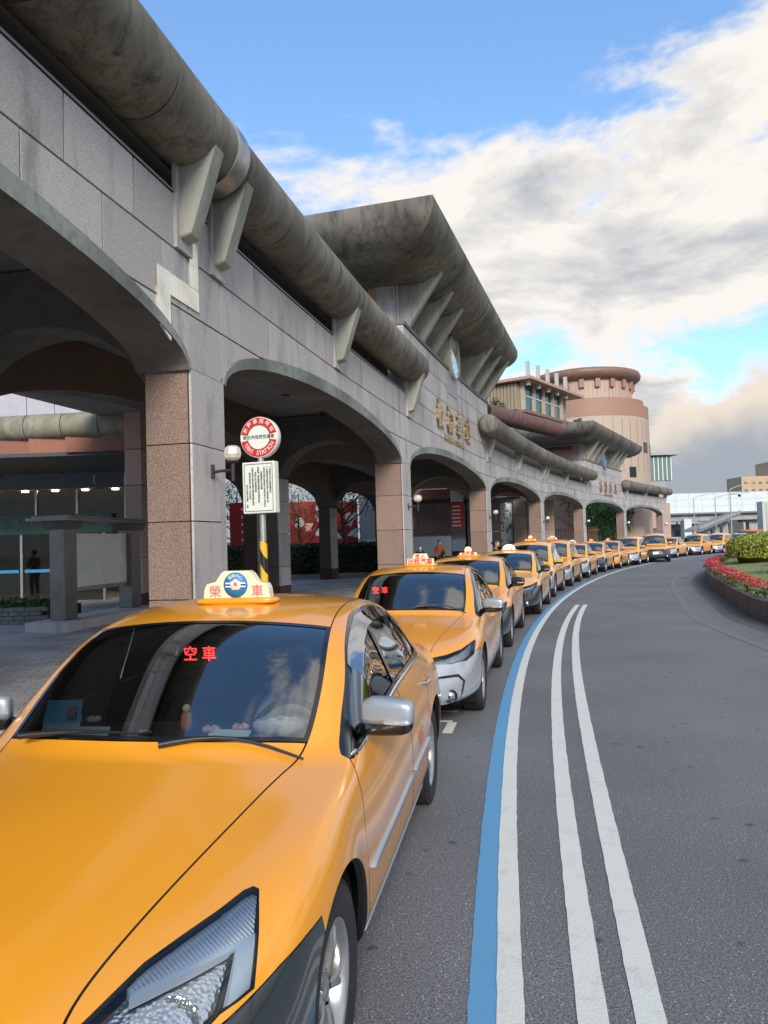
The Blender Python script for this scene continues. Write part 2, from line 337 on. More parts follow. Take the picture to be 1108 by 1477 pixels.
def cage_mesh(D):
    rows = ['r0', 'r1', 'r2', 'r3', 'r4', 'r5', 'r5b', 'r6', 'r7', 'r8']
    idx = {}; V = []
    for r in rows:
        off = 0 if len(D[r]) == 25 else 4
        for i, p in enumerate(D[r]): idx[r, i + off] = len(V); V.append(p)
    F = []; T = []
    for a in range(9):
        ra, rb = rows[a], rows[a + 1]
        for c in range(24):
            if all((q in idx) for q in ((ra, c), (ra, c + 1), (rb, c), (rb, c + 1))):
                if a < 3 and (5 <= c < 9 or 15 <= c < 19): continue
                t = T_SIDE
                if a >= 7:
                    t = T_HOOD if c < 10 else T_WS if c < 12 else T_ROOF if c < 16 else T_RG if c < 19 else T_TRUNK
                F.append((idx[ra, c], idx[ra, c + 1], idx[rb, c + 1], idx[rb, c])); T.append(t)
    def q(l, t): F.append([idx[k] for k in l]); T.append(t)
    q([('r5', 0), ('r5', 1), ('r7', 4), ('r8', 4)], T_HOOD); q([('r5', 1), ('r5', 2), ('r6', 4), ('r7', 4)], T_HOOD)
    q([('r5', 2), ('r5', 3), ('r5b', 4), ('r6', 4)], T_SIDE); q([('r5', 3), ('r5', 4), ('r5b', 4)], T_SIDE)
    q([('r5', 23), ('r5', 24), ('r8', 20), ('r7', 20)], T_TRUNK); q([('r5', 22), ('r5', 23), ('r7', 20), ('r6', 20)], T_TRUNK)
    q([('r5', 21), ('r5', 22), ('r6', 20), ('r5b', 20)], T_SIDE); q([('r5', 20), ('r5', 21), ('r5b', 20)], T_SIDE)
    me = bpy.data.meshes.new('cage'); me.from_pydata(V, [], F); me.polygons.foreach_set('material_index', T)
    for i in range(8): me.materials.append(None)
    return me
def dense_half(D, level):
    me = cage_mesh(D); o = bpy.data.objects.new('cage', me); COL.objects.link(o)
    mi = o.modifiers.new('m', 'MIRROR'); mi.use_clip = True
    ss = o.modifiers.new('s', 'SUBSURF'); ss.levels = level; ss.render_levels = level
    dg = bpy.context.evaluated_depsgraph_get(); dg.update()
    m2 = bpy.data.meshes.new_from_object(o.evaluated_get(dg)); bpy.data.objects.remove(o)
    bm = bmesh.new(); bm.from_mesh(m2); bpy.data.meshes.remove(m2)
    bmesh.ops.recalc_face_normals(bm, faces=bm.faces)
    if sum(f.normal.z for f in bm.faces if f.calc_center_median().z > 1.2) < 0: bmesh.ops.reverse_faces(bm, faces=bm.faces)
    bm.normal_update()
    nl = bm.verts.layers.float_vector.new('nrm')
    for v in bm.verts: v[nl] = v.normal
    bmesh.ops.delete(bm, geom=[f for f in bm.faces if f.calc_center_median().x < 0], context='FACES')
    for v in bm.verts:
        if abs(v.co.x) < 1e-4: v.co.x = 0
    return bm
PR = {'side': (Vector((0, 1, 0)), Vector((0, 0, 1))), 'front': (Vector((1, 0, 0)), Vector((0, 0, 1))), 'top': (Vector((1, 0, 0)), Vector((0, 1, 0)))}
def inpoly(p, poly):
    c = False; n = len(poly); x, y = p
    for i in range(n):
        x1, y1 = poly[i]; x2, y2 = poly[i - 1]
        if (y1 > y) != (y2 > y) and x < (x2 - x1) * (y - y1) / (y2 - y1) + x1: c = not c
    return c
def smooth_poly(P, k=4):
    out = []; n = len(P)
    for i in range(n):
        p0, p1, p2, p3 = [Vector((*P[(i + j) % n], 0)) for j in (-1, 0, 1, 2)]
        for t in range(k):
            t = t / k
            q = 0.5 * ((2 * p1) + (-p0 + p2) * t + (2 * p0 - 5 * p1 + 4 * p2 - p3) * t * t + (-p0 + 3 * p1 - 3 * p2 + p3) * t ** 3)
            out.append((q.x, q.y))
    return out
def cut_region(bm, poly, proj, newtag, allow, filt):
    """cuts the outline into the surface and tags the faces inside"""
    U, Vv = PR[proj]; D_ = U.cross(Vv)
    def pr(p): return (U.dot(p), Vv.dot(p))
    n = len(poly)
    for i in range(n):
        a, b = poly[i], poly[(i + 1) % n]
        lo = (min(a[0], b[0]) - 1e-4, min(a[1], b[1]) - 1e-4); hi = (max(a[0], b[0]) + 1e-4, max(a[1], b[1]) + 1e-4)
        fs = []
        for f in bm.faces:
            if f.material_index not in allow: continue
            if not filt(f.calc_center_median()): continue
            ps = [pr(v.co) for v in f.verts]
            if min(p[0] for p in ps) > hi[0] or max(p[0] for p in ps) < lo[0] or min(p[1] for p in ps) > hi[1] or max(p[1] for p in ps) < lo[1]: continue
            fs.append(f)
        if not fs: continue
        A = U * a[0] + Vv * a[1]; B = U * b[0] + Vv * b[1]
        nn = (B - A).cross(D_)
        if nn.length < 1e-9: continue
        g = set(fs)
        for f in fs: g.update(f.edges); g.update(f.verts)
        bmesh.ops.bisect_plane(bm, geom=list(g), dist=1e-5, plane_co=A, plane_no=nn.normalized())
    for f in bm.faces:
        if f.material_index in allow:
            c = f.calc_center_median()
            if filt(c) and inpoly(pr(c), poly): f.material_index = newtag
def groove(bm, t, width=0.003, depth=0.007, gaptag=T_GAP):
    """leaves a gap round a panel; its floor lies deeper"""
    ring(bm, t, width, gaptag)
def ring(bm, t, width, newtag):
    fs = [f for f in bm.faces if f.material_index in (t if isinstance(t, tuple) else (t,))]
    if not fs: return
    r = bmesh.ops.inset_region(bm, faces=fs, thickness=width, use_even_offset=True, use_boundary=False)
    for f in r['faces']: f.material_index = newtag
def extract(bm, tags, name, m_, parent, sides='both', push=0.0, wall=0.0, wallmat=None):
    """makes a mesh of the tagged faces: 'both' halves joined, 'R' the x>0 side, 'L' the mirrored one"""
    nl = bm.verts.layers.float_vector['nrm']
    fs = [f for f in bm.faces if f.material_index in tags]
    if not fs: return None
    vi = {}; V = []; NN = []
    F = []
    def vert(v, s):
        k = (v.index, s if v.co.x > 1e-4 else 1)
        if k not in vi:
            n = v[nl].normalized() if v[nl].length > 0 else v.normal
            co = v.co - n * push
            if v.co.x <= 1e-4: n = Vector((0, n.y, n.z)).normalized(); co = Vector((0, co.y, co.z))
            vi[k] = len(V); V.append((co.x * s, co.y, co.z)); NN.append((n.x * s, n.y, n.z))
        return vi[k]
    bm.verts.index_update()
    for s in ((1, -1) if sides == 'both' else (1,) if sides == 'R' else (-1,)):
        for f in fs:
            q = [vert(v, s) for v in f.verts]
            F.append(q if s == 1 else q[::-1])
    nf_ = len(F)
    if wall > 0:
        cnt = {}
        for q in F:
            for i in range(len(q)):
                e = (q[i], q[(i + 1) % len(q)]); cnt[e] = 1
        ne = {}
        for (a, b) in list(cnt):
            if (b, a) not in cnt:
                for x in (a, b):
                    if x not in ne:
                        ne[x] = len(V); p = Vector(V[x]) - Vector(NN[x]) * wall; V.append(tuple(p)); NN.append(NN[x])
                F.append([b, a, ne[a], ne[b]])
    me = bpy.data.meshes.new(name); me.from_pydata(V, [], F); me.materials.append(m_)
    if wall > 0: me.materials.append(wallmat or GAP); me.polygons.foreach_set('material_index', [0] * nf_ + [1] * (len(F) - nf_))
    me.polygons.foreach_set('use_smooth', [True] * len(F))
    me.update(); me.normals_split_custom_set_from_vertices(NN)
    return link(name, me, parent)

def wheel_mesh(style, hero=False):
    """wheel about local x axis, outer face towards +x; returns (tyre mesh, rim mesh)"""
    RR = Matrix.Rotation(R(90), 4, 'Y')
    n = 64 if hero else 32
    ty = MB()
    prof = [(.205, -.10), (.215, -.105), (.27, -.112), (.305, -.108), (.318, -.092), (.322, -.05), (.322, .05), (.318, .086), (.307, .102), (.285, .110), (.262, .112), (.25, .109), (.226, .104), (.214, .100), (.205, .094)]
    ty.lathe(prof, n, RR)
    if hero:
        for k in range(72):
            a = 2 * PI * k / 72
            ty.box((0.0, 0, 0), (.012, .008, .006), Matrix.Rotation(a, 4, 'X') @ Matrix.Translation((.09, 0, .3195)), 0)
    tm = ty.mesh('tyre', [RUBBER])
    rm = MB()
    rm.lathe([(.204, -.095), (.196, -.07), (.19, 0), (.192, .075), (.204, .088), (.2105, .096), (.206, .098), (.198, .09), (.186, .074), (.180, .02), (.178, -.06)], n, RR)
    rm.lathe([(.18, -.02), (.0, -.02)], n, RR, mi=1)
    rm.lathe([(.135, -.01), (.135, .0), (.04, .0)], 32, RR, mi=2)   # brake disc
    ns = 5 if style != 'multi' else 10
    for k in range(ns):
        A = Matrix.Rotation(2 * PI * k / ns, 4, 'X')
        if style == 'multi':
            rm.add(*spoke(.014, .012, 0.0), mi=0, sm=True) if False else None
            V, F = spoke(.013, .011, 0.0); rm.add([A @ v for v in V], F, 0, False)
        elif style == 'double':
            for o_ in (-.19, .19):
                V, F = spoke(.016, .013, o_); rm.add([A @ v for v in V], F, 0, False)
        else:
            V, F = spoke(.034, .022, 0.0); rm.add([A @ v for v in V], F, 0, False)
    rm.lathe([(.001, .074), (.028, .073), (.035, .068), (.062, .062), (.066, .05), (.066, .02)], 24, RR)
    for k in range(5):
        a = 2 * PI * (k + .5) / 5; rm.box((.066, math.cos(a) * .05, math.sin(a) * .05), (.012, .014, .014), None, 3)
    return tm, rm.mesh('rim', [ALLOY, BLACKP, SATIN, CHROME])
def spoke(w0, w1, off):
    """tapering spoke from hub to rim in the plane x=const, along +z; off = angle offset of the outer end"""
    V = []; n = 6
    for i in range(n):
        t = i / (n - 1); r_ = .045 + t * .147; a = off * t; w_ = w0 * (1 - t) + w1 * t
        x = .068 + .012 * math.sin(t * PI) - .0 * t; d = .022
        for dx, dw in ((0, -1), (.006, -.45), (.006, .45), (0, 1), (-d, 1), (-d, -1)):
            th = a + dw * w_ / r_
            V.append(Vector((x + dx, r_ * math.sin(th), r_ * math.cos(th))))
    F = []
    for i in range(n - 1):
        for k in range(6): F.append((i * 6 + k, (i + 1) * 6 + k, (i + 1) * 6 + (k + 1) % 6, i * 6 + (k + 1) % 6))
    return V, F

def scale_data(D, fn):
    return {k: [tuple(fn(*p)) for p in v] for k, v in D.items()}
_hd = Vector((-.4, .7, -.6)).normalized(); _hu = Vector((_hd.y, -_hd.x, 0)).normalized(); PR['hl'] = (_hu, _hu.cross(_hd).normalized())
WHEELS = {}
def get_wheel(style, hero=False):
    if (style, hero) not in WHEELS: WHEELS[style, hero] = wheel_mesh(style, hero)
    return WHEELS[style, hero]
def add_wheels(root, style, axles, track, rad, hero=False):
    for y in axles:
        for s in (1, -1):
            w_ = empty('wheel', (0, 0, 0), 0, root)
            w_.location = (s * track, y, rad)
            k = rad / .322
            w_.scale = (1, k, k)
            if s < 0: w_.rotation_euler = (0, 0, PI)
            tm, rm = get_wheel(style, hero)
            link('tyre', tm, w_); link('rim', rm, w_)
            w_.rotation_euler.x = random.uniform(0, 6)
def hlpts(L):
    U, V = PR['hl']; return [(U.dot(Vector(p)), V.dot(Vector(p))) for p in L]
def superq(c, d, n=14, e=0.5, zmin=-2, zmax=2, shear=0.0):
    """rounded box as V,F; e small = boxy"""
    V = []; F = []
    def sg(v, p): return math.copysign(abs(v) ** p, v)
    for i in range(n + 1):
        ph = -PI / 2 + PI * i / n; 
        for k in range(2 * n):
            th = 2 * PI * k / (2 * n)
            x = sg(math.cos(ph), e) * sg(math.cos(th), e); y = sg(math.cos(ph), e) * sg(math.sin(th), e); z = sg(math.sin(ph), e)
            z = min(max(z, zmin), zmax)
            V.append(Vector((c[0] + x * d[0] / 2 + shear * z * d[2] / 2, c[1] + y * d[1] / 2, c[2] + z * d[2] / 2)))
    for i in range(n):
        for k in range(2 * n):
            F.append((i * 2 * n + k, i * 2 * n + (k + 1) % (2 * n), (i + 1) * 2 * n + (k + 1) % (2 * n), (i + 1) * 2 * n + k))
    return V, F
def mirrors(root, pos, cap, arm=TRIM, size=(.225, .10, .15), signal=True, rot=8):
    for s in (1, -1):
        m_ = empty('door_mirror', (s * pos[0], pos[1], pos[2]), 0, root)
        m_.rotation_euler = (0, 0, R(-rot) * s)
        b = MB(); V, F = superq((0.0, 0, 0), size, 12, .48, -.35, 2, .06)
        V = [Vector((s * v.x * (1 - .16 * (v.y / size[1])), v.y, v.z * (1 - .18 * (s * 0 + v.x / size[0])))) for v in V]
        b.add(V, F if s > 0 else [f[::-1] for f in F], 0, True); b.build('mirror_cap', [cap], m_)
        b = MB(); V, F = superq((0.0, 0.004, -.012), (size[0] * .985, size[1] * .97, size[2] * .93), 12, .5, -2, .1, .06)
        V = [Vector((s * v.x * (1 - .16 * (v.y / size[1])), v.y, v.z * (1 - .18 * (v.x / size[0])))) for v in V]
        b.add(V, F if s > 0 else [f[::-1] for f in F], 0, True)
        # foot joining the mirror to the door sail
        b.tube([(-s * size[0] * .38, .01, -size[2] * .36), (-s * size[0] * .6, .03, -size[2] * .5), (-s * (size[0] * .78), .07, -size[2] * .58), (-s * (size[0] * .95), .12, -size[2] * .45)], [.03, .032, .036, .045], 10)
        b.build('mirror_base', [arm], m_)
        if signal:
            b = MB(); b.add([Vector((s * v.x, v.y, v.z)) for v in superq((.045, -size[1] * .40, -size[2] * .13), (size[0] * .55, .03, .022), 8, .6)[0]], superq((0, 0, 0), (1, 1, 1), 8)[1], 0, True)
            b.build('turn_signal', [LENS_W], m_)
LENS_W = mat('turn lens', (0.52, 0.56, 0.60), 0.12, 0.5, 1.0)
def interior(root, W=.70, z0=.42, dash=.86, yd=1.75, full=True):
    b = MB()
    b.box((0, 2.6, .26), (1.66, 2.3, .04)); b.box((0, 1.2, .5), (1.5, .08, .6)); b.box((0, 3.75, .62), (1.4, .06, .7)); b.box((0, 3.95, .93), (1.35, .5, .04))
    b.build('cabin_floor', [INTER], root)
    b = MB(); V, F = superq((0, yd, dash), (1.42, .62, .24), 12, .45); b.add(V, F, 0, True)
    V, F = superq((.37, yd + .05, dash + .10), (.40, .28, .12), 8, .7); b.add(V, F, 0, True)
    b.build('dashboard', [INTER], root)
    b = MB(); c = Vector((.37, yd + .37, dash - .0)); pts = []
    for k in range(24):
        a = 2 * PI * k / 24; pts.append(c + Vector((.185 * math.cos(a), .07 * math.sin(a), .17 * math.sin(a))))
    b.tube(pts, .016, 8, closed=True); b.tube([c + Vector((-.17, 0, 0)), c + Vector((.17, 0, 0))], .02, 6); b.tube([c + Vector((0, -.06, -.15)), c], .02, 6); b.ball(c, (.055, .03, .05), 6)
    b.build('steering_wheel', [TRIM], root)
    for x in (.37, -.37):
        b = MB()
        V, F = superq((x, 2.35, .52), (.5, .52, .16), 8, .5); b.add(V, F, 0, True)
        Mx = Matrix.Translation((x, 2.62, .62)) @ Matrix.Rotation(R(-16), 4, 'X')
        V, F = superq((0, 0, .22), (.48, .13, .62), 8, .5); b.add([Mx @ v for v in V], F, 0, True)
        V, F = superq((0, 0, .63), (.27, .10, .17), 8, .55); b.add([Mx @ v for v in V], F, 0, True)
        b.build('seat', [SEAT], root)
    b = MB(); V, F = superq((0, 3.3, .55), (1.3, .5, .18), 8, .5); b.add(V, F, 0, True); V, F = superq((0, 3.58, .82), (1.3, .14, .5), 8, .5); b.add(V, F, 0, True)
    for x in (-.4, .4): V, F = superq((x, 3.62, 1.1), (.25, .1, .13), 8, .5); b.add(V, F, 0, True)
    b.build('rear_bench', [SEAT], root)
def arch_liners(root, axles, track, rad):
    for y in axles:
        for s in (1, -1):
            b = MB(); V = []; n = 20; r_ = rad + .075
            for k in range(n + 1):
                a = R(-25) + R(230) * k / n
                for x in (track - .30, track + .075): V.append(Vector((s * x, y + r_ * math.cos(a), rad + r_ * math.sin(a))))
            b.add(V, [(2 * k, 2 * k + 1, 2 * k + 3, 2 * k + 2) for k in range(n)], 0, True)
            b.add([v for v in V[0::2]], [list(range(n + 1))]); b.build('wheel_arch_liner', [BLACKP], root)
    b = MB(); ymin, ymax = axles[0] + .42, axles[1] - .42
    b.box((0, (ymin + ymax) / 2, .235), (1.66, ymax - ymin, .05)); b.box((0, (axles[0] - .9 + axles[0]) / 2 - 0.0, .25), (1.0, .85, .05)); b.box((0, axles[1] + .4, .28), (1.0, .8, .05))
    b.build('underbody', [BLACKP], root)
def roof_sign(root, pos, text_top=None, text=None, kind='hero', col=CREAM, z=1.46, w=.40):
    t = empty('roof_sign', (pos[0], pos[1], z), 0, root)
    k = w / .40
    b = MB(); V, F = superq((0, 0, .012), (w * 1.12, .15, .035), 8, .4); b.add(V, F, 0, True); b.build('sign_base', [ORANGE], t)
    if kind in ('hero', 'step'):
        P = [(-.185, .02), (-.178, .075), (-.165, .10), (-.115, .112), (-.085, .155), (-.068, .168), (.068, .168), (.085, .155), (.115, .112), (.165, .10), (.178, .075), (.185, .02)]
    elif kind == 'trap':
        P = [(-.18, .02), (-.17, .095), (-.105, .10), (-.08, .16), (.08, .16), (.105, .10), (.17, .095), (.18, .02)]
    elif kind == 'dome':
        P = [(-.16, .02)] + [(-.15 * math.cos(a), .06 + .10 * math.sin(a)) for a in [PI * i / 12 for i in range(13)]] + [(.16, .02)]
    elif kind == 'knob':
        P = [(-.17, .02), (-.165, .07), (-.08, .075)] + [(-.07 * math.cos(a), .12 + .07 * math.sin(a)) for a in [R(-20) + R(220) * i / 10 for i in range(11)]] + [(.08, .075), (.165, .07), (.17, .02)]
    else:
        P = [(-.12, .02), (-.10, .09), (-.05, .14), (.05, .14), (.10, .09), (.12, .02)]
    P = [(x * k, y_ * k) for x, y_ in P]
    M = Matrix(((1, 0, 0, 0), (0, 0, -1, 0), (0, 1, 0, 0), (0, 0, 0, 1)))  # local x->x, y->z, z->-y
    bm = bmesh.new(); vs = [bm.verts.new((x, -.035, z_)) for x, z_ in P[::-1]]; f = bm.faces.new(vs)
    r = bmesh.ops.extrude_face_region(bm, geom=[f]); nv = [e for e in r['geom'] if isinstance(e, bmesh.types.BMVert)]
    for v in nv: v.co.y = .045; 
    bmesh.ops.recalc_face_normals(bm, faces=bm.faces)
    bmesh.ops.bevel(bm, geom=[e for e in bm.edges if abs(e.verts[0].co.y - e.verts[1].co.y) < 1e-5], offset=.008, segments=3, affect='EDGES')
    me = bpy.data.meshes.new('sign_shell'); bm.to_mesh(me); bm.free(); me.materials.append(col)
    for p in me.polygons: p.use_smooth = False
    link('sign_shell', me, t)
    Mt = Matrix.Translation((0, -.0375, 0)) @ Matrix.Rotation(R(90), 4, 'X')
    return t, Mt
def led_board(root, pos, s=1.0, rz=0):
    b = MB(); b.box(pos, (.26 * s, .03, .10 * s), None, 0, 1, .006); o = b.build('led_board', [BLACKP], root)
    M = Matrix.Translation((pos[0], pos[1] - .0165, pos[2])) @ Matrix.Rotation(R(90), 4, 'X')
    text_obj('led_text', '空 車', .085 * s, M, LEDRED, o, .0005, fat=.0004)
def bar_along(name, root, pts, w_, h_, m_, off=.006):
    """thin moulding following points on the side (x,y,z)"""
    b = MB(); b.tube([(p[0] + off, p[1], p[2]) for p in pts], [w_] * len(pts), 8); V = b.v
    return b
def dist_surface(bm, y, z, tags=None):
    """x of the body side at (y,z)"""
    best = None
    for f in bm.faces:
        c = f.calc_center_median()
        if c.x < .45: continue
        d = (c.y - y) ** 2 + (c.z - z) ** 2
        if best is None or d < best[0]: best = (d, c.x)
    return best[1]
def surf_bvh(bm):
    from mathutils.bvhtree import BVHTree
    return BVHTree.FromBMesh(bm)
def side_hit(bv, y, z):
    h = bv.ray_cast(Vector((3, y, z)), Vector((-1, 0, 0))); return h[0].x if h[0] else .88
def top_hit(bv, x, y):
    h = bv.ray_cast(Vector((x, y, 3)), Vector((0, 0, -1))); return h[0].z if h[0] else 1.0
def shape_cuts(bm, sp):
    W = lambda c: c.x > .45 and c.z > .86
    S1 = lambda c: c.x > .55
    cut_region(bm, sp['dlo'], 'side', T_TRIMW, (T_SIDE,), W)
    for poly, t in sp['glass']: cut_region(bm, poly, 'side', t, (T_TRIMW,), W)
    for poly, t in sp.get('front_cuts', []): cut_region(bm, poly, 'front', t, (T_SIDE, T_BUMP, T_HL), lambda c: c.y < 1.0)
    if 'headlight' in sp: cut_region(bm, sp['headlight'], sp.get('hlproj', 'hl'), T_HL, (T_SIDE, T_BUMP), lambda c: c.y < 1.35 and c.z > .45)
    if 'taillight' in sp: cut_region(bm, sp['taillight'], 'side', T_TAIL, (T_SIDE,), lambda c: c.y > 4.0)
    for poly in sp.get('bumper', []): cut_region(bm, poly, 'side', T_BUMP, (T_SIDE,), lambda c: True)
    for poly, t in sp.get('front_details', []): cut_region(bm, poly, 'front', t, (T_SIDE, T_BUMP), lambda c: c.y < .75)
    cut_region(bm, sp['fdoor'], 'side', T_FD, (T_SIDE,), S1)
    cut_region(bm, sp['rdoor'], 'side', T_RD, (T_SIDE,), S1)
    if 'cowl' in sp: cut_region(bm, sp['cowl'], 'top', T_SEAL, (T_WS,), lambda c: True)
def build_taxi(sp):
    root = thing('taxi', 'taxi', 'taxi')
    hero = sp.get('hero', False); WALL = .014 if sp['level'] > 2 else .012
    bm = dense_half(sp['D'], sp['level'])
    bv = surf_bvh(bm)
    shape_cuts(bm, sp)
    if sp['level'] >= 2:
        ring(bm, T_WS, .022, T_SEAL); ring(bm, T_RG, .02, 34)
        g = .0045 if hero else .004
        groove(bm, T_HOOD, .0075 if hero else .005, .008); groove(bm, T_FD, .007, .008); groove(bm, T_RD, .007, .008); groove(bm, T_ROOF, .006, .005)
        if sp.get('bumper_groove', True): groove(bm, T_BUMP, g, .006)
        ring(bm, T_HL, .005, T_GAP); groove(bm, T_TAIL, .003, .006); groove(bm, T_TRUNK, g, .008)
    # fold the free edges (arches, sills) inwards so that the shell has thickness
    nl = bm.verts.layers.float_vector['nrm']
    be = [e for e in bm.edges if len(e.link_faces) == 1 and not (abs(e.verts[0].co.x) < 1e-4 and abs(e.verts[1].co.x) < 1e-4)]
    P = sp['paint']; B = sp.get('bumper_mat', P)
    bmf = {}
    r = bmesh.ops.extrude_edge_only(bm, edges=be)
    for v in [x for x in r['geom'] if isinstance(x, bmesh.types.BMVert)]:
        v.co.x = max(0, v.co.x - .035)
        if v.co.z < .25: v.co.z += .01
    for f in [x for x in r['geom'] if isinstance(x, bmesh.types.BMFace)]:
        for e in f.edges:
            for g_ in e.link_faces:
                if g_ is not f and g_ not in r['geom']: f.material_index = 35
    bm.normal_update()
    extract(bm, (35,), 'arch_edge', BLACKP, root)
    two = lambda tags, name, m_, **k: [extract(bm, tags, name, m_, root, sides=s, **k) for s in ('R', 'L')]
    extract(bm, (T_SIDE,), 'body_shell', P, root, wall=WALL)
    extract(bm, (T_HOOD,), 'bonnet', P, root, wall=WALL); extract(bm, (T_ROOF,), 'roof', P, root, wall=WALL); extract(bm, (T_TRUNK,), 'boot_lid', P, root, wall=WALL)
    extract(bm, (T_GAP,), 'panel_gap', GAP, root, push=WALL); extract(bm, (T_SEAL,), 'window_seal', TRIM, root); extract(bm, (34,), 'window_seal', TRIM, root)
    extract(bm, (T_WS,), 'windscreen', WSGLASS, root, push=.003); extract(bm, (T_RG,), 'rear_window', SIDEGLASS, root, push=.003)
    two((T_FD,), 'front_door', P, wall=WALL); two((T_RD,), 'rear_door', P, wall=WALL)
    two((T_TRIMW,), 'window_frame', TRIM)
    two((T_FG,), 'side_window', SIDEGLASS, push=.006); two((T_RGL,), 'side_window', SIDEGLASS, push=.006); two((T_QG,), 'side_window', SIDEGLASS, push=.005)
    if any(f.material_index == T_BUMP for f in bm.faces): extract(bm, (T_BUMP,), 'bumper', B, root, wall=WALL)
    if any(f.material_index == T_GRILLE for f in bm.faces): extract(bm, (T_GRILLE,), 'grille', BLACKP, root, push=.02)
    if any(f.material_index == T_GRSUR for f in bm.faces): extract(bm, (T_GRSUR,), 'grille_surround', BLACKP, root)
    two((T_TAIL,), 'tail_light', mat('tail lens', (.35, .01, .01), .1, coat=1), push=.001)
    for poly, t in sp.get('hl_zones', []): cut_region(bm, poly, 'hl', t, (T_HL,), lambda c: True)
    for s in ('R', 'L'):
        h = extract(bm, (T_HL, 30, 31, 32, 33), 'headlight', LENS, root, sides=s, push=.001)
        if h:
            extract(bm, (T_HL,), 'reflector', sp.get('hl_mat', REFLECT), h, sides=s, push=.05, wall=-.047, wallmat=HLBAND)
            extract(bm, (30,), 'turn_lamp', RIDGED, h, sides=s, push=.022, wall=.03, wallmat=HLBAND); extract(bm, (31,), 'divider', HLBAND, h, sides=s, push=.014, wall=.03, wallmat=HLBAND)
            extract(bm, (32,), 'bezel', HLBAND, h, sides=s, push=.012, wall=.03, wallmat=HLBAND); extract(bm, (33,), 'dark_bezel', TRIM, h, sides=s, push=.03, wall=.03)
    bm.free()
    axles = sp['axles']; rad = sp.get('rad', .322); track = sp.get('track', .79)
    add_wheels(root, sp['wheel'], axles, track, rad, hero)
    arch_liners(root, axles, track - .0, rad)
    interior(root, yd=sp.get('yd', 1.75), dash=sp.get('dash', .86))
    mirrors(root, sp['mirror'], sp['mirror_mat'], size=sp.get('mirror_size', (.225, .10, .15)))
    return root, bv
def side_strip(name, root, bv, pts, w_, t_, m_, n=14, both=True):
    """flat moulding w_ high and t_ proud, following the body between (y,z) points"""
    for s in ((1, -1) if both else (1,)):
        Q = []
        for i in range(n + 1):
            t = i / n * (len(pts) - 1); k = min(int(t), len(pts) - 2); u = t - k
            y = pts[k][0] * (1 - u) + pts[k + 1][0] * u; z = pts[k][1] * (1 - u) + pts[k + 1][1] * u
            Q.append((y, z))
        V = []
        for i, (y, z) in enumerate(Q):
            e = .35 if i in (0, n) else 1
            xs = [side_hit(bv, y, z + dz * w_ * e / 2) for dz in (-1, 1)]
            V += [(s * (xs[0] - .004), y, z - w_ * e / 2), (s * (xs[0] + t_), y, z - w_ * e * .3), (s * (xs[1] + t_), y, z + w_ * e * .3), (s * (xs[1] - .004), y, z + w_ * e / 2)]
        F = []
        for i in range(n):
            for k in range(3):
                q = (4 * i + k, 4 * i + 4 + k, 4 * i + 5 + k, 4 * i + 1 + k); F.append(q if s > 0 else q[::-1])
        F.append((0, 1, 2, 3)); F.append((4 * n + 3, 4 * n + 2, 4 * n + 1, 4 * n))
        MB().add(V, F, 0, True).build(name, [m_], root)
def handles(root, bv, ys, z, m_=CHROME):
    for y in ys:
        for s in (1, -1):
            x = side_hit(bv, y, z)
            b = MB(); b.tube([(s * (x - .005), y - .085, z), (s * (x + .028), y - .06, z), (s * (x + .032), y, z + .003), (s * (x + .028), y + .06, z), (s * (x - .005), y + .085, z)], [.011, .013, .014, .013, .011], 8)
            b.build('door_handle', [m_], root)
def wipers(root, bv, L=((.62, 1.43), (-.05, 1.33))):
    for (x, y) in ((.10, 1.33), (-.52, 1.36)):
        b = MB(); pts = []
        for i in range(9):
            t = i / 8; xx = x + t * .56; yy = y - .005 + .03 * math.sin(t * PI) + (.02 * t if x > 0 else .0) + (0.03 if x < 0 else .035) * t
            pts.append((xx, yy, top_hit(bv, xx, yy) + .012 + .010 * math.sin(t * PI)))
        b.tube(pts, [.016, .014, .011, .009, .008, .007, .007, .006, .005], 6)
        b.build('wiper', [BLACKP], root)

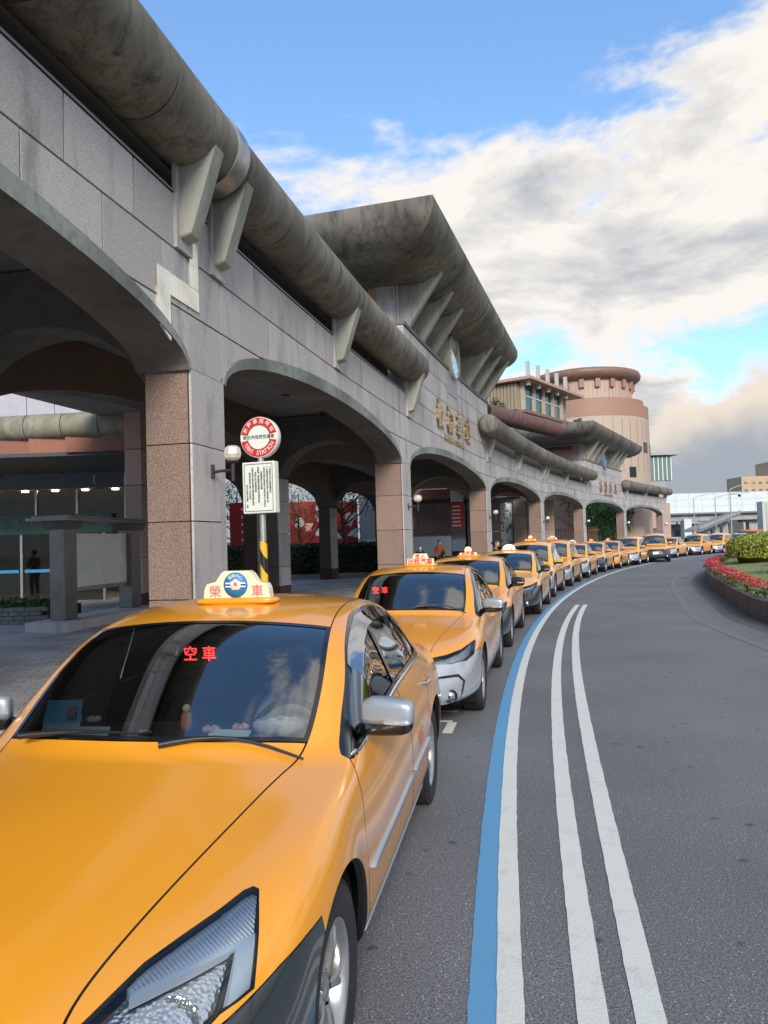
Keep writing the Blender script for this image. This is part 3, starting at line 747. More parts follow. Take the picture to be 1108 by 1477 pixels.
# --- the near taxi
def _fit(D):
    D = {k: list(v) for k, v in D.items()}
    for k, v in D.items():
        off = 0 if len(v) == 25 else 4
        for i, (x, y, z) in enumerate(v):
            c = i + off
            if y < .55: y -= .13 * (1 - max(y, 0) / .55)
            if c <= 2: y -= .11
            if c == 3: y -= .04
            if c == 4 and k in ('r7', 'r8'): y -= .05
            if k in ('r5', 'r5b', 'r6', 'r7', 'r8') and 3 <= c <= 10: z -= .03 if k != 'r6' else .038
            if k in ('r5b', 'r6') and c == 10: z -= .012
            if k in ('r5', 'r5b') and c == 11: z -= .025
            if k == 'r6':
                if c in (10,): x -= .02
                if 12 <= c <= 16: x += .06
                if c == 11: x += .035
                if c in (17, 18): x += .02
            if k == 'r5b' and 12 <= c <= 16: x += .035
            if k == 'r5b' and c in (17, 18): x += .015
            if k == 'r5b' and c in (16, 17, 18): z += .015
            if k in ('r7', 'r8') and 12 <= c <= 15: z += .018
            if k == 'r6' and 12 <= c <= 15: z += .008
            if k in ('r4', 'r5', 'r5b') and c >= 16: z -= .02
            if k == 'r5' and c == 2: x -= .05
            if k == 'r3' and c in (7, 17): z += .025
            if k == 'r3' and c in (6, 8, 16, 18): z += .02
            if k in ('r1', 'r2', 'r3') and c in (5, 15): y -= .02
            if k in ('r1', 'r2', 'r3') and c in (9, 19): y += .02
            if k == 'r6' and 4 <= c <= 10: x = (.49, .52, .55, .585, .615, .64, .69)[c - 4]
            if k == 'r5b' and 4 <= c <= 8: x -= .02
            if k == 'r7' and 4 <= c <= 8: x -= .05
            if k == 'r5' and c == 2: x = .44
            if k == 'r0': z += .07; x -= .02 if x > .7 else 0
            if k == 'r1' and 9 < c < 15: z += .03
            v[i] = (x, y, z)
    return D
HERO = _fit(HERO)
SP_HERO = dict(hero=True, D=HERO, level=3, paint=ORANGE,
 dlo=smooth_poly([(1.50, .905), (1.60, .98), (1.82, 1.13), (2.02, 1.262), (2.2, 1.338), (2.4, 1.385), (2.62, 1.398), (2.9, 1.392), (3.12, 1.362), (3.32, 1.30), (3.49, 1.20), (3.62, 1.09), (3.70, 1.005), (3.4, .998), (3.0, .99), (2.6, .98), (2.1, .955), (1.8, .93)], 3),
 glass=[([(1.62, .935), (1.68, 1.00), (1.88, 1.135), (2.06, 1.245), (2.2, 1.305), (2.36, 1.35), (2.53, 1.37), (2.575, 1.18), (2.60, 1.000), (2.2, .982), (1.9, .96)], T_FG),
        ([(2.665, 1.004), (2.64, 1.18), (2.60, 1.372), (2.8, 1.37), (3.0, 1.36), (3.14, 1.335), (3.28, 1.285), (3.325, 1.16), (3.35, 1.02)], T_RGL),
        ([(3.375, 1.022), (3.355, 1.15), (3.315, 1.265), (3.42, 1.20), (3.53, 1.10), (3.60, 1.028)], T_QG)],
 fdoor=[(1.44, .30), (1.39, .42), (1.375, .60), (1.37, .72), (1.43, .84), (1.51, .912), (1.70, .965), (2.0, 1.0), (2.6, 1.02), (2.615, .98), (2.61, .6), (2.60, .30)],
 rdoor=[(2.60, .30), (2.61, .6), (2.615, .98), (2.62, 1.03), (3.3, 1.03), (3.62, 1.02), (3.60, .93), (3.50, .82), (3.38, .72), (3.30, .60), (3.25, .45), (3.20, .30)],
 headlight=hlpts([(.507, .131, .704), (.57, .291, .756), (.623, .388, .776), (.68, .496, .793), (.716, .581, .806), (.736, .605, .808), (.755, .60, .803), (.768, .56, .79), (.795, .475, .742), (.814, .379, .659), (.791, .33, .654), (.763, .282, .65), (.70, .17, .60), (.60, .03, .57), (.50, -.05, .56), (.42, -.05, .60), (.43, .03, .67)]),
 hl_zones=[(hlpts([(.566, .235, .722), (.787, .484, .748), (.82, .56, .80), (.74, .68, .83), (.6, .47, .80), (.50, .28, .76)]), 30),
  (hlpts([(.566, .235, .722), (.787, .484, .748), (.788, .476, .733), (.569, .221, .713)]), 31),
  (hlpts([(.756, .428, .742), (.80, .49, .742), (.84, .40, .66), (.80, .29, .63), (.776, .31, .65)]), 32),
  (hlpts([(.756, .430, .742), (.746, .424, .742), (.766, .291, .645), (.776, .30, .645)]), 33)],
 bumper=[[(-.4, .1), (-.4, .60), (.1, .632), (.28, .648), (.47, .672), (.60, .68), (.72, .68), (.75, .1)]],
 bumper_mat=DARKP, wheel='double', axles=(.97, 3.71), track=.768, mirror=(.935, 1.72, 1.025), mirror_mat=SATIN,
 dash=.815, cowl=[(0, 1.2), (0, 1.345), (.2, 1.352), (.4, 1.378), (.6, 1.43), (.8, 1.50), (.8, 1.2)],
)

def petals(root, c, r, col, name='dashboard_ornament'):
    b = MB()
    for k in range(5):
        a = 2 * PI * k / 5; b.ball((c[0] + math.cos(a) * r, c[1] + math.sin(a) * r * .7, c[2]), r * .62, 5)
    b.build(name, [col], root)
def make_hero():
    root, bv = build_taxi(SP_HERO)
    tag(root, 'nearest orange taxi with cream roof sign and grey lower bumper, filling the left foreground', 'taxi', 'taxis queuing along the kerb')
    side_strip('side_moulding', root, bv, [(1.44, .515), (2.58, .528)], .034, .016, SATIN); side_strip('side_moulding', root, bv, [(2.63, .528), (3.33, .528)], .034, .016, SATIN)
    side_strip('window_chrome', root, bv, [(1.54, .912), (1.8, .928), (2.1, .95), (2.6, .974), (3.1, .986), (3.66, .998)], .016, .006, CHROME, 24)
    side_strip('sill_trim', root, bv, [(1.42, .285), (3.2, .285)], .02, .006, SATIN, 20)
    handles(root, bv, (2.44, 3.42), .855)
    wipers(root, bv)
    # smoked rain guards over the side windows
    for s in (1, -1):
        for P in ([(1.94, 1.195), (2.05, 1.258), (2.2, 1.315), (2.4, 1.36), (2.58, 1.372)], [(2.64, 1.372), (2.85, 1.372), (3.05, 1.355), (3.2, 1.32), (3.33, 1.26)]):
            V = []
            for y, z in P:
                x = side_hit(bv, y, z + .012); x2 = side_hit(bv, y + .01, z - .055)
                V += [(s * (x + .006), y, z + .012), (s * (x + .024), y, z - .008), (s * (x2 + .028), y + .012, z - .044)]
            F = []
            for i in range(len(P) - 1):
                for k in (0, 1):
                    q = (3 * i + k, 3 * i + 3 + k, 3 * i + 4 + k, 3 * i + 1 + k); F.append(q if s > 0 else q[::-1])
            MB().add(V, F, 0, True).build('rain_guard', [SMOKE], root)
    # bowl and bulb inside the lamp
    for s in (1, -1):
        b = MB(); M = Matrix.Translation((s * .66, .30, .60)) @ Matrix.Rotation(R(62), 4, 'X')
        b.lathe([(.012, -.0), (.03, .006), (.05, .022), (.066, .05), (.070, .066)], 24, M); b.build('lamp_bowl', [CHROME], root)
        b = MB(); b.ball((s * .66, .285, .61), .016, 8); b.build('bulb', [CREAM], root)
    # the things on the dashboard
    z = .985
    def card(name, x, y, zc, w_, h_, m_, tilt=60, rz=0):
        b = MB(); b.box((0, 0, 0), (w_, .004, h_), Matrix.Translation((x, y, zc)) @ Matrix.Rotation(R(rz), 4, 'Z') @ Matrix.Rotation(R(-tilt), 4, 'X')); return b.build(name, [m_], root)
    c = card('licence_card', -.50, 1.63, 1.045, .16, .11, CYANP, 30, 8)
    card('licence_card', -.49, 1.60, .995, .16, .09, PAPERC, 40, 8)
    b = MB(); b.box((0, -.004, 0), (.04, .004, .05), Matrix.Translation((-.455, 1.622, 1.048)) @ Matrix.Rotation(R(8), 4, 'Z') @ Matrix.Rotation(R(-30), 4, 'X')); b.build('portrait', [SKIN], root)
    card('number_plaque', -.33, 1.52, .985, .21, .055, PAPERC, 35, 3)
    petals(root, (-.31, 1.56, 1.035), .02, CREAM)
    b = MB(); V, F = superq((.10, 1.58, 1.025), (.05, .035, .08), 8, .7); b.add(V, F, 0, True); b.build('dashboard_figure', [mat('terracotta', (.7, .2, .07), .5)], root)
    b = MB(); b.ball((.10, 1.58, 1.078), .018, 8); b.build('figure_head', [CREAM], root)
    petals(root, (.22, 1.55, 1.0), .025, PINKP); petals(root, (.34, 1.57, 1.005), .024, PINKP); petals(root, (-.08, 1.55, .985), .014, CREAM)
    card('paper_card', .31, 1.51, .985, .18, .06, PAPERC, 55, -6)
    b = MB(); V, F = superq((.50, 1.58, 1.01), (.22, .09, .07), 10, .8)
    b.add([(v.x, v.y, v.z + .006 * math.sin(v.x * 90) * math.cos(v.y * 110)) for v in V], F, 0, False); b.build('plastic_bag', [mat('clear bag', (.6, .62, .63), .2, coat=1)], root)
    led_board(root, (-.005, 1.98, 1.245), .86)
    t, Mt = roof_sign(root, (0.02, 2.42), z=top_hit(bv, .02, 2.42) - .004, w=.40)
    Md = Mt @ Matrix.Translation((0, .095, .0))
    b = MB(); b.lathe([(.0, .002), (.066, .002), (.066, .0), ], 40, Md); b.build('sign_disc', [BLUEP], t)
    b = MB(); b.box((0, 0, .003), (.112, .024, .0015), Md); b.build('disc_bar', [WHITEP], t)
    b = MB(); b.box((0, 0, .004), (.112, .009, .0015), Md); b.build('disc_stripe', [mat('navy', (.01, .03, .2), .5)], t)
    for k in range(5):
        a = PI / 2 + 2 * PI * k / 5; b = MB(); b.lathe([(0, .0065 + .0003 * k), (.0155, .006), (.0155, .004)], 14, Md @ Matrix.Translation((.016 * math.cos(a), .016 * math.sin(a), 0))); b.build('petal', [mat('petal white', (.8, .72, .6), .5)], t)
    text_obj('disc_emblem', '榮', .026, Md @ Matrix.Translation((0, 0, .0082)), REDP, t, .0002)
    for k, ch in enumerate('服務中心'):
        a = R(38 - 25.3 * k); text_obj('disc_text', ch, .022, Md @ Matrix.Rotation(a, 4, 'Z') @ Matrix.Translation((0, .047, .003)), WHITEP, t, .0003)
    text_obj('sign_text', '榮', .068, Mt @ Matrix.Translation((-.115, .058, .001)), mat('rose print', (.72, .10, .18), .5), t, .0004)
    text_obj('sign_text', '車', .068, Mt @ Matrix.Translation((.118, .058, .001)), mat('rose print', (.72, .10, .18), .5), t, .0004)
    M = frame((side_hit(bv, 2.95, .62) + .003, 2.95, .62), (0, 1, 0), (0, 0, 1))
    text_obj('door_text', '榮民', .11, M, mat('faded red print', (.62, .16, .03), .5), root, .0002)
    return root, bv
SMOKE = glass('smoked guard', (0.14, 0.15, 0.16), 1.4, .5)
SKIN = mat('skin', (.48, .28, .19), .5)

# --- other taxi models, all on the same cage
def warp(D, fn):
    return {k: [tuple(fn(k, i + (0 if len(v) == 25 else 4), *p)) for i, p in enumerate(v)] for k, v in D.items()}
def wagon(D, h=1.0):
    D = {k: list(v) for k, v in D.items()}
    D['r5b'][9:] = [(.645, 2.62, 1.46), (.645, 3.0, 1.465), (.645, 3.4, 1.455), (.648, 3.6, 1.45), (.65, 3.8, 1.435), (.655, 4.0, 1.40), (.665, 4.2, 1.31), (.72, 4.45, 1.0)]
    D['r5b'][7] = (.76, 1.72, 1.13); D['r5b'][8] = (.67, 2.08, 1.39)
    D['r6'][7] = (.69, 1.60, 1.17); D['r6'][8] = (.62, 2.0, 1.44)
    D['r6'][9:] = [(.60, 2.6, 1.53), (.60, 3, 1.54), (.60, 3.4, 1.535), (.60, 3.65, 1.525), (.60, 3.9, 1.50), (.605, 4.08, 1.465), (.61, 4.28, 1.38), (.64, 4.5, 1.0)]
    D['r7'][7] = (.36, 1.52, 1.21); D['r7'][8] = (.32, 1.94, 1.485)
    D['r7'][9:] = [(.30, 2.6, 1.575), (.30, 3, 1.585), (.30, 3.4, 1.58), (.30, 3.65, 1.565), (.30, 3.9, 1.54), (.30, 4.1, 1.50), (.30, 4.32, 1.41), (.32, 4.56, 1.0)]
    D['r8'][7] = (0, 1.49, 1.225); D['r8'][8] = (0, 1.91, 1.50)
    D['r8'][9:] = [(0, 2.6, 1.585), (0, 3, 1.595), (0, 3.4, 1.59), (0, 3.65, 1.575), (0, 3.9, 1.55), (0, 4.1, 1.51), (0, 4.34, 1.42), (0, 4.58, 1.0)]
    return D
def upright(k, c, x, y, z):
    """fuller nose: higher fascia, blunter front"""
    if c <= 4 and k in ('r3', 'r4', 'r5'): z += .03
    return x, y, z
SEDAN = warp(HERO, lambda k, c, x, y, z: (x * .98, y * .955 + .0, z * .99))
MPV = warp(wagon(HERO), lambda k, c, x, y, z: (x * .97, (y * .95 if y > .5 else y * .95), z * (1.0 if z < .6 else 1.04)))
SUV = warp(wagon(HERO), lambda k, c, x, y, z: (x * 1.0, y * .94, (z * 1.10 + .03)))
HLA = [(.50, -.02, .685), (.62, .10, .70), (.74, .28, .735), (.80, .45, .765), (.84, .60, .79), (.852, .60, .77), (.86, .40, .69), (.80, .22, .645), (.66, .04, .62), (.50, -.06, .615), (.33, -.10, .625), (.33, -.08, .66)]
def front_set(zk=1.0, grille='wide', lift=0.0):
    G = {'wide': [(-.1, .27), (.40, .27), (.53, .33), (.42, .52), (.30, .57), (-.1, .585)],
         'small': [(-.1, .30), (.42, .30), (.48, .36), (.42, .44), (-.1, .45)],
         'tall': [(-.1, .42), (.40, .42), (.50, .50), (.50, .66), (.40, .74), (-.1, .75)]}[grille]
    return [([(x, z * zk + lift) for x, z in G], T_GRILLE)]
def scaled(poly, ky, kz, lift=0): return [(y * ky, z * kz + lift) for y, z in poly]
def variant(D, name, ky, kz, lift, bump_mat, paint_, grille='wide', wag=False, wheel='double', mirror_mat=None, rad=.315, zt=0.655, hl_scale=1.0, hlpos=HLA):
    H = SP_HERO; P = lambda L: scaled(L, ky, kz, lift)
    if wag:
        dlo = smooth_poly([(1.46, .91), (1.60, 1.02), (1.80, 1.21), (2.0, 1.36), (2.25, 1.43), (2.62, 1.465), (3.0, 1.47), (3.4, 1.46), (3.8, 1.44), (4.05, 1.37), (4.18, 1.15), (4.12, 1.0), (3.6, .995), (3.0, .99), (2.6, .98), (2.1, .955), (1.8, .93)], 2)
        gl = [([(1.58, .94), (1.66, 1.03), (1.85, 1.21), (2.05, 1.35), (2.3, 1.405), (2.56, 1.43), (2.60, 1.0), (2.2, .982)], T_FG), ([(2.66, 1.0), (2.63, 1.435), (3.0, 1.44), (3.36, 1.43), (3.38, 1.02)], T_RGL), ([(3.44, 1.02), (3.43, 1.42), (3.78, 1.40), (3.98, 1.34), (4.08, 1.15), (4.04, 1.03)], T_QG)]
    else: dlo, gl = H['dlo'], H['glass']
    bt = zt
    sp = dict(D=D, level=2, paint=paint_, dlo=P(dlo), glass=[(P(a), t) for a, t in gl], fdoor=P(H['fdoor']), rdoor=P(H['rdoor']),
        cowl=[(x, y * ky) for x, y in H['cowl']], axles=(.97 * ky, 3.71 * ky), track=.765, rad=rad, wheel=wheel,
        mirror=(.94, 1.70 * ky, 1.02 * kz + lift), mirror_mat=mirror_mat or paint_, bumper_mat=bump_mat,
        headlight=hlpts([(x, y * ky, z * kz + lift) for x, y, z in hlpos]), front_details=front_set(kz, grille, lift),
        bumper=[[(-.5, .1), (-.5, bt * kz + lift), (.0, bt * kz + lift), (.35 * ky, (bt + .01) * kz + lift), (.66 * ky, (bt + .03) * kz + lift), (.75 * ky, bt * kz + lift), (.75 * ky, .1)]], yd=1.75 * ky, dash=.86 * kz + lift)
    root, bv = build_taxi(sp)
    handles(root, bv, (2.44 * ky, 3.42 * ky), .84 * kz + lift, paint_ if not wag else CHROME)
    wipers(root, bv)
    def fh(x, z):
        h = bv.ray_cast(Vector((x, -3, z)), Vector((0, 1, 0))); return h[0].y if h[0] else 0
    z0 = .30 * kz + lift
    for i in range(5 if grille == 'wide' else 3):
        z = (.31 + .05 * i) * kz + lift if grille == 'wide' else ((.34 + .035 * i) * kz + lift if grille == 'small' else (.48 + .09 * i) * kz + lift)
        w_ = .40 - .02 * i
        b = MB(); b.tube([(x, fh(x, z) + .008, z) for x in (-w_, -w_ * .5, 0, w_ * .5, w_)], .008, 6); b.build('grille_bar', [BLACKP if grille == 'wide' else SATIN], root)
    zb = (.61 if grille == 'wide' else .60) * kz + lift
    if grille != 'tall':
        b = MB(); b.tube([(x, fh(x, zb) - .004, zb) for x in (-.48, -.3, -.15, 0, .15, .3, .48)], .011, 6); b.build('chrome_bar', [CHROME], root)
        b = MB(); b.lathe([(0, .02), (.045, .018), (.05, .0)], 20, Matrix.Translation((0, fh(0, zb), zb)) @ Matrix.Rotation(R(90), 4, 'X')); b.build('badge', [CHROME], root)
    for s in (1, -1):
        zf = .325 * kz + lift; y = fh(.66, zf)
        M = Matrix.Translation((s * .66, y, zf)) @ Matrix.Rotation(R(90 + 0), 4, 'X') @ Matrix.Rotation(R(20 * s), 4, 'Y')
        b = MB(); b.lathe([(.062, -.02), (.062, .008), (.05, .012), (.045, .004)], 20, M); b.build('fog_lamp_bezel', [BLACKP], root)
        b = MB(); b.lathe([(.046, .0), (.03, .014), (0, .018)], 20, M); b.build('fog_lamp', [CHROME], root)
        if grille == 'wide':
            b = MB(); pts = [(s * x, fh(x, z * kz + lift) - .004, z * kz + lift) for x, z in ((.48, .50), (.60, .505), (.72, .50), (.765, .44), (.75, .36), (.73, .28))]
            b.tube(pts, [.006, .012, .014, .013, .012, .006], 8); b.build('bumper_fin', [BLACKP], root)
    b = MB(); zp = (.36 if grille != 'tall' else .50) * kz + lift; b.box((0, fh(0, zp) - .012, zp), (.34, .012, .16), None, 0, 1, .003); b.build('number_plate', [WHITEP], root)
    return root, bv
# ------------------------------------------------------------------ setting materials
def stone(name, c1, c2, scale=120, stain=0.35, rough=0.7, big=(0.9, 0.75), dark=(.06, .055, .05)):
    """speckled granite with broad grime"""
    def fn(m_, nt, b, N, L, tc):
        n = N('ShaderNodeTexNoise'); n.inputs['Scale'].default_value = scale; n.inputs['Detail'].default_value = 2; n.inputs['Roughness'].default_value = .9
        L(tc.outputs['Object'], n.inputs[0])
        r = N('ShaderNodeMapRange'); L(n.outputs[0], r.inputs[0]); r.inputs[1].default_value = .44; r.inputs[2].default_value = .56
        mx = N('ShaderNodeMix'); mx.data_type = 'RGBA'; L(r.outputs[0], mx.inputs[0]); mx.inputs[6].default_value = (*c1, 1); mx.inputs[7].default_value = (*c2, 1)
        mp = N('ShaderNodeMapping'); mp.inputs['Scale'].default_value = (1.6, 1.6, .35); L(tc.outputs['Object'], mp.inputs[0])
        g = N('ShaderNodeTexNoise'); g.inputs['Scale'].default_value = 1.1; g.inputs['Detail'].default_value = 8; g.inputs['Roughness'].default_value = .7; L(mp.outputs[0], g.inputs[0])
        gr = N('ShaderNodeMapRange'); L(g.outputs[0], gr.inputs[0]); gr.inputs[1].default_value = .52; gr.inputs[2].default_value = .70; gr.inputs[4].default_value = stain
        m2 = N('ShaderNodeMix'); m2.data_type = 'RGBA'; L(gr.outputs[0], m2.inputs[0]); L(mx.outputs[2], m2.inputs[6]); m2.inputs[7].default_value = (*dark, 1)
        ob = N('ShaderNodeObjectInfo'); hv = N('ShaderNodeHueSaturation'); rr = N('ShaderNodeMapRange'); L(ob.outputs['Random'], rr.inputs[0]); rr.inputs[3].default_value = .88; rr.inputs[4].default_value = 1.10
        L(rr.outputs[0], hv.inputs['Value']); L(m2.outputs[2], hv.inputs['Color']); L(hv.outputs[0], b.inputs['Base Color'])
        bp = N('ShaderNodeBump'); bp.inputs['Strength'].default_value = .25; bp.inputs['Distance'].default_value = .004; L(n.outputs[0], bp.inputs['Height']); L(bp.outputs[0], b.inputs['Normal'])
    return mat(name, c1, rough, fn=fn)
def concrete(name, c1, c2=None, streak=0.75, rough=.85, sc=(3.0, 3.0, .5), moss=(.10, .11, .05)):
    def fn(m_, nt, b, N, L, tc):
        mp = N('ShaderNodeMapping'); mp.inputs['Scale'].default_value = sc; L(tc.outputs['Object'], mp.inputs[0])
        g = N('ShaderNodeTexNoise'); g.inputs['Scale'].default_value = 1.5; g.inputs['Detail'].default_value = 10; g.inputs['Roughness'].default_value = .72; g.inputs['Distortion'].default_value = .6; L(mp.outputs[0], g.inputs[0])
        gr = N('ShaderNodeMapRange'); L(g.outputs[0], gr.inputs[0]); gr.inputs[1].default_value = .47; gr.inputs[2].default_value = .70; gr.inputs[4].default_value = streak
        n = N('ShaderNodeTexNoise'); n.inputs['Scale'].default_value = .7; n.inputs['Detail'].default_value = 6; L(tc.outputs['Object'], n.inputs[0])
        nr = N('ShaderNodeMapRange'); L(n.outputs[0], nr.inputs[0]); nr.inputs[1].default_value = .4; nr.inputs[2].default_value = .65
        mx = N('ShaderNodeMix'); mx.data_type = 'RGBA'; L(nr.outputs[0], mx.inputs[0]); mx.inputs[6].default_value = (*c1, 1); mx.inputs[7].default_value = (*(c2 or tuple(c * .7 for c in c1)), 1)
        m2 = N('ShaderNodeMix'); m2.data_type = 'RGBA'; L(gr.outputs[0], m2.inputs[0]); L(mx.outputs[2], m2.inputs[6]); m2.inputs[7].default_value = (*moss, 1)
        L(m2.outputs[2], b.inputs['Base Color'])
        f = N('ShaderNodeTexNoise'); f.inputs['Scale'].default_value = 60; f.inputs['Detail'].default_value = 6; L(tc.outputs['Object'], f.inputs[0])
        bp = N('ShaderNodeBump'); bp.inputs['Strength'].default_value = .35; bp.inputs['Distance'].default_value = .01; L(f.outputs[0], bp.inputs['Height']); L(bp.outputs[0], b.inputs['Normal'])
    return mat(name, c1, rough, fn=fn)
GRANITE = stone('grey granite', (.54, .51, .50), (.33, .31, .305), 95, .75, dark=(.12, .115, .11))
GRANITE_B = stone('brown granite', (.345, .235, .185), (.11, .075, .06), 75, .3)
GRANITE_D = stone('dark brown granite', (.13, .085, .065), (.075, .05, .04), 60, .3)
PINKSTONE = stone('pink stone', (.46, .31, .25), (.38, .25, .20), 40, .15)
REDBASE = stone('dark red stone', (.085, .03, .022), (.05, .02, .016), 60, .2)
BRICKRED = stone('brick red panel', (.30, .12, .07), (.24, .09, .055), 30, .25)
PIPE = concrete('weathered concrete', (.205, .19, .16), (.115, .105, .088), .95, moss=(.03, .028, .021))
PIPE2 = concrete('mossy concrete', (.30, .28, .21), (.20, .18, .12), .8, moss=(.07, .075, .03))
PATINA = concrete('patina rim', (.27, .30, .275), (.14, .16, .145), .6, sc=(5, 5, 5), moss=(.05, .055, .05))
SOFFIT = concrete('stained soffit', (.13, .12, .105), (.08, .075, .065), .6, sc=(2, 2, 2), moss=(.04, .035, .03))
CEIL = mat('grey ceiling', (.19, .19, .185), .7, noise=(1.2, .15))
JOINT = mat('joint shadow', (.03, .028, .027), .9)
STEEL = mat('brushed steel', (.36, .355, .34), .35, .85, noise=(7, .2))
GREENM = mat('grey green metal', (.17, .165, .145), .32, .6, noise=(4, .2))
GOLD = mat('bronze letters', (.52, .36, .18), .32, .9, noise=(12, .3))
IRON = mat('black iron', (.02, .02, .022), .5)
DARKGLASS = mat('dark glass', (.012, .02, .017), .08, spec=.7)
WHITEW = mat('off white board', (.62, .63, .60), .45, noise=(5, .06))
def asphalt_fn(m_, nt, b, N, L, tc):
    n = N('ShaderNodeTexNoise'); n.inputs['Scale'].default_value = 95; n.inputs['Detail'].default_value = 3; n.inputs['Roughness'].default_value = .8; L(tc.outputs['Object'], n.inputs[0])
    v = N('ShaderNodeTexVoronoi'); v.inputs['Scale'].default_value = 75; L(tc.outputs['Object'], v.inputs[0])
    vr = N('ShaderNodeMapRange'); L(v.outputs[0], vr.inputs[0]); vr.inputs[1].default_value = .0; vr.inputs[2].default_value = .45
    big = N('ShaderNodeTexNoise'); big.inputs['Scale'].default_value = .45; big.inputs['Detail'].default_value = 7; L(tc.outputs['Object'], big.inputs[0])
    mx = N('ShaderNodeMix'); mx.data_type = 'RGBA'; r = N('ShaderNodeMapRange'); L(n.outputs[0], r.inputs[0]); r.inputs[1].default_value = .40; r.inputs[2].default_value = .60; L(r.outputs[0], mx.inputs[0])
    mx.inputs[6].default_value = (.052, .054, .060, 1); mx.inputs[7].default_value = (.205, .21, .22, 1)
    # pale chips
    wv = N('ShaderNodeTexVoronoi'); wv.inputs['Scale'].default_value = 62; L(tc.outputs['Object'], wv.inputs[0])
    wr = N('ShaderNodeMapRange'); L(wv.outputs[0], wr.inputs[0]); wr.inputs[1].default_value = .22; wr.inputs[2].default_value = .12
    rn = N('ShaderNodeMath'); rn.operation = 'GREATER_THAN'; rn.inputs[1].default_value = .72; sc = N('ShaderNodeSeparateColor'); L(wv.outputs['Color'], sc.inputs[0]); L(sc.outputs[0], rn.inputs[0])
    ml = N('ShaderNodeMath'); ml.operation = 'MULTIPLY'; L(wr.outputs[0], ml.inputs[0]); L(rn.outputs[0], ml.inputs[1])
    m2 = N('ShaderNodeMix'); m2.data_type = 'RGBA'; L(ml.outputs[0], m2.inputs[0]); L(mx.outputs[2], m2.inputs[6]); m2.inputs[7].default_value = (.60, .60, .60, 1)
    # dark oil drips
    ov = N('ShaderNodeTexVoronoi'); ov.inputs['Scale'].default_value = 4.5; dn = N('ShaderNodeTexNoise'); dn.inputs['Scale'].default_value = 9; L(tc.outputs['Object'], dn.inputs[0])
    am = N('ShaderNodeMix'); am.data_type = 'VECTOR'; am.inputs[0].default_value = .10; L(tc.outputs['Object'], am.inputs[4]); L(dn.outputs[1], am.inputs[5]); L(am.outputs[1], ov.inputs[0])
    orr = N('ShaderNodeMapRange'); L(ov.outputs[0], orr.inputs[0]); orr.inputs[1].default_value = .15; orr.inputs[2].default_value = .05
    os_ = N('ShaderNodeSeparateColor'); L(ov.outputs['Color'], os_.inputs[0]); og = N('ShaderNodeMath'); og.operation = 'GREATER_THAN'; og.inputs[1].default_value = .30; L(os_.outputs[1], og.inputs[0])
    om = N('ShaderNodeMath'); om.operation = 'MULTIPLY'; L(orr.outputs[0], om.inputs[0]); L(og.outputs[0], om.inputs[1]); oq = N('ShaderNodeMath'); oq.operation = 'MULTIPLY'; oq.inputs[1].default_value = .8; L(om.outputs[0], oq.inputs[0])
    m3 = N('ShaderNodeMix'); m3.data_type = 'RGBA'; L(oq.outputs[0], m3.inputs[0]); L(m2.outputs[2], m3.inputs[6]); m3.inputs[7].default_value = (.035, .035, .038, 1)
    hv = N('ShaderNodeHueSaturation'); br = N('ShaderNodeMapRange'); L(big.outputs[0], br.inputs[0]); br.inputs[1].default_value = .3; br.inputs[2].default_value = .7; br.inputs[3].default_value = .82; br.inputs[4].default_value = 1.2
    L(br.outputs[0], hv.inputs['Value']); L(m3.outputs[2], hv.inputs['Color']); L(hv.outputs[0], b.inputs['Base Color'])
    bp = N('ShaderNodeBump'); bp.inputs['Strength'].default_value = .12; bp.inputs['Distance'].default_value = .003; L(vr.outputs[0], bp.inputs['Height']); L(bp.outputs[0], b.inputs['Normal'])
ASPHALT = mat('asphalt', (.06, .06, .065), .78, fn=asphalt_fn)
def roadpaint(name, c, dirt=(.12, .12, .12)):
    def fn(m_, nt, b, N, L, tc):
        n = N('ShaderNodeTexNoise'); n.inputs['Scale'].default_value = 6; n.inputs['Detail'].default_value = 12; n.inputs['Roughness'].default_value = .78; L(tc.outputs['Object'], n.inputs[0])
        r = N('ShaderNodeMapRange'); L(n.outputs[0], r.inputs[0]); r.inputs[1].default_value = .52; r.inputs[2].default_value = .78; r.inputs[4].default_value = .65
        mx = N('ShaderNodeMix'); mx.data_type = 'RGBA'; L(r.outputs[0], mx.inputs[0]); mx.inputs[6].default_value = (*c, 1); mx.inputs[7].default_value = (*dirt, 1); L(mx.outputs[2], b.inputs['Base Color'])
        v = N('ShaderNodeTexVoronoi'); v.inputs['Scale'].default_value = 75; L(tc.outputs['Object'], v.inputs[0])
        bp = N('ShaderNodeBump'); bp.inputs['Strength'].default_value = .3; bp.inputs['Distance'].default_value = .004; L(v.outputs[0], bp.inputs['Height']); L(bp.outputs[0], b.inputs['Normal'])
    return mat(name, c, .7, fn=fn)
LINEW = roadpaint('white road paint', (.60, .62, .58), (.30, .30, .29)); LINEB = roadpaint('blue road paint', (.10, .29, .50), (.12, .20, .28)); LINER = roadpaint('faded red paint', (.17, .14, .145), (.13, .13, .135))
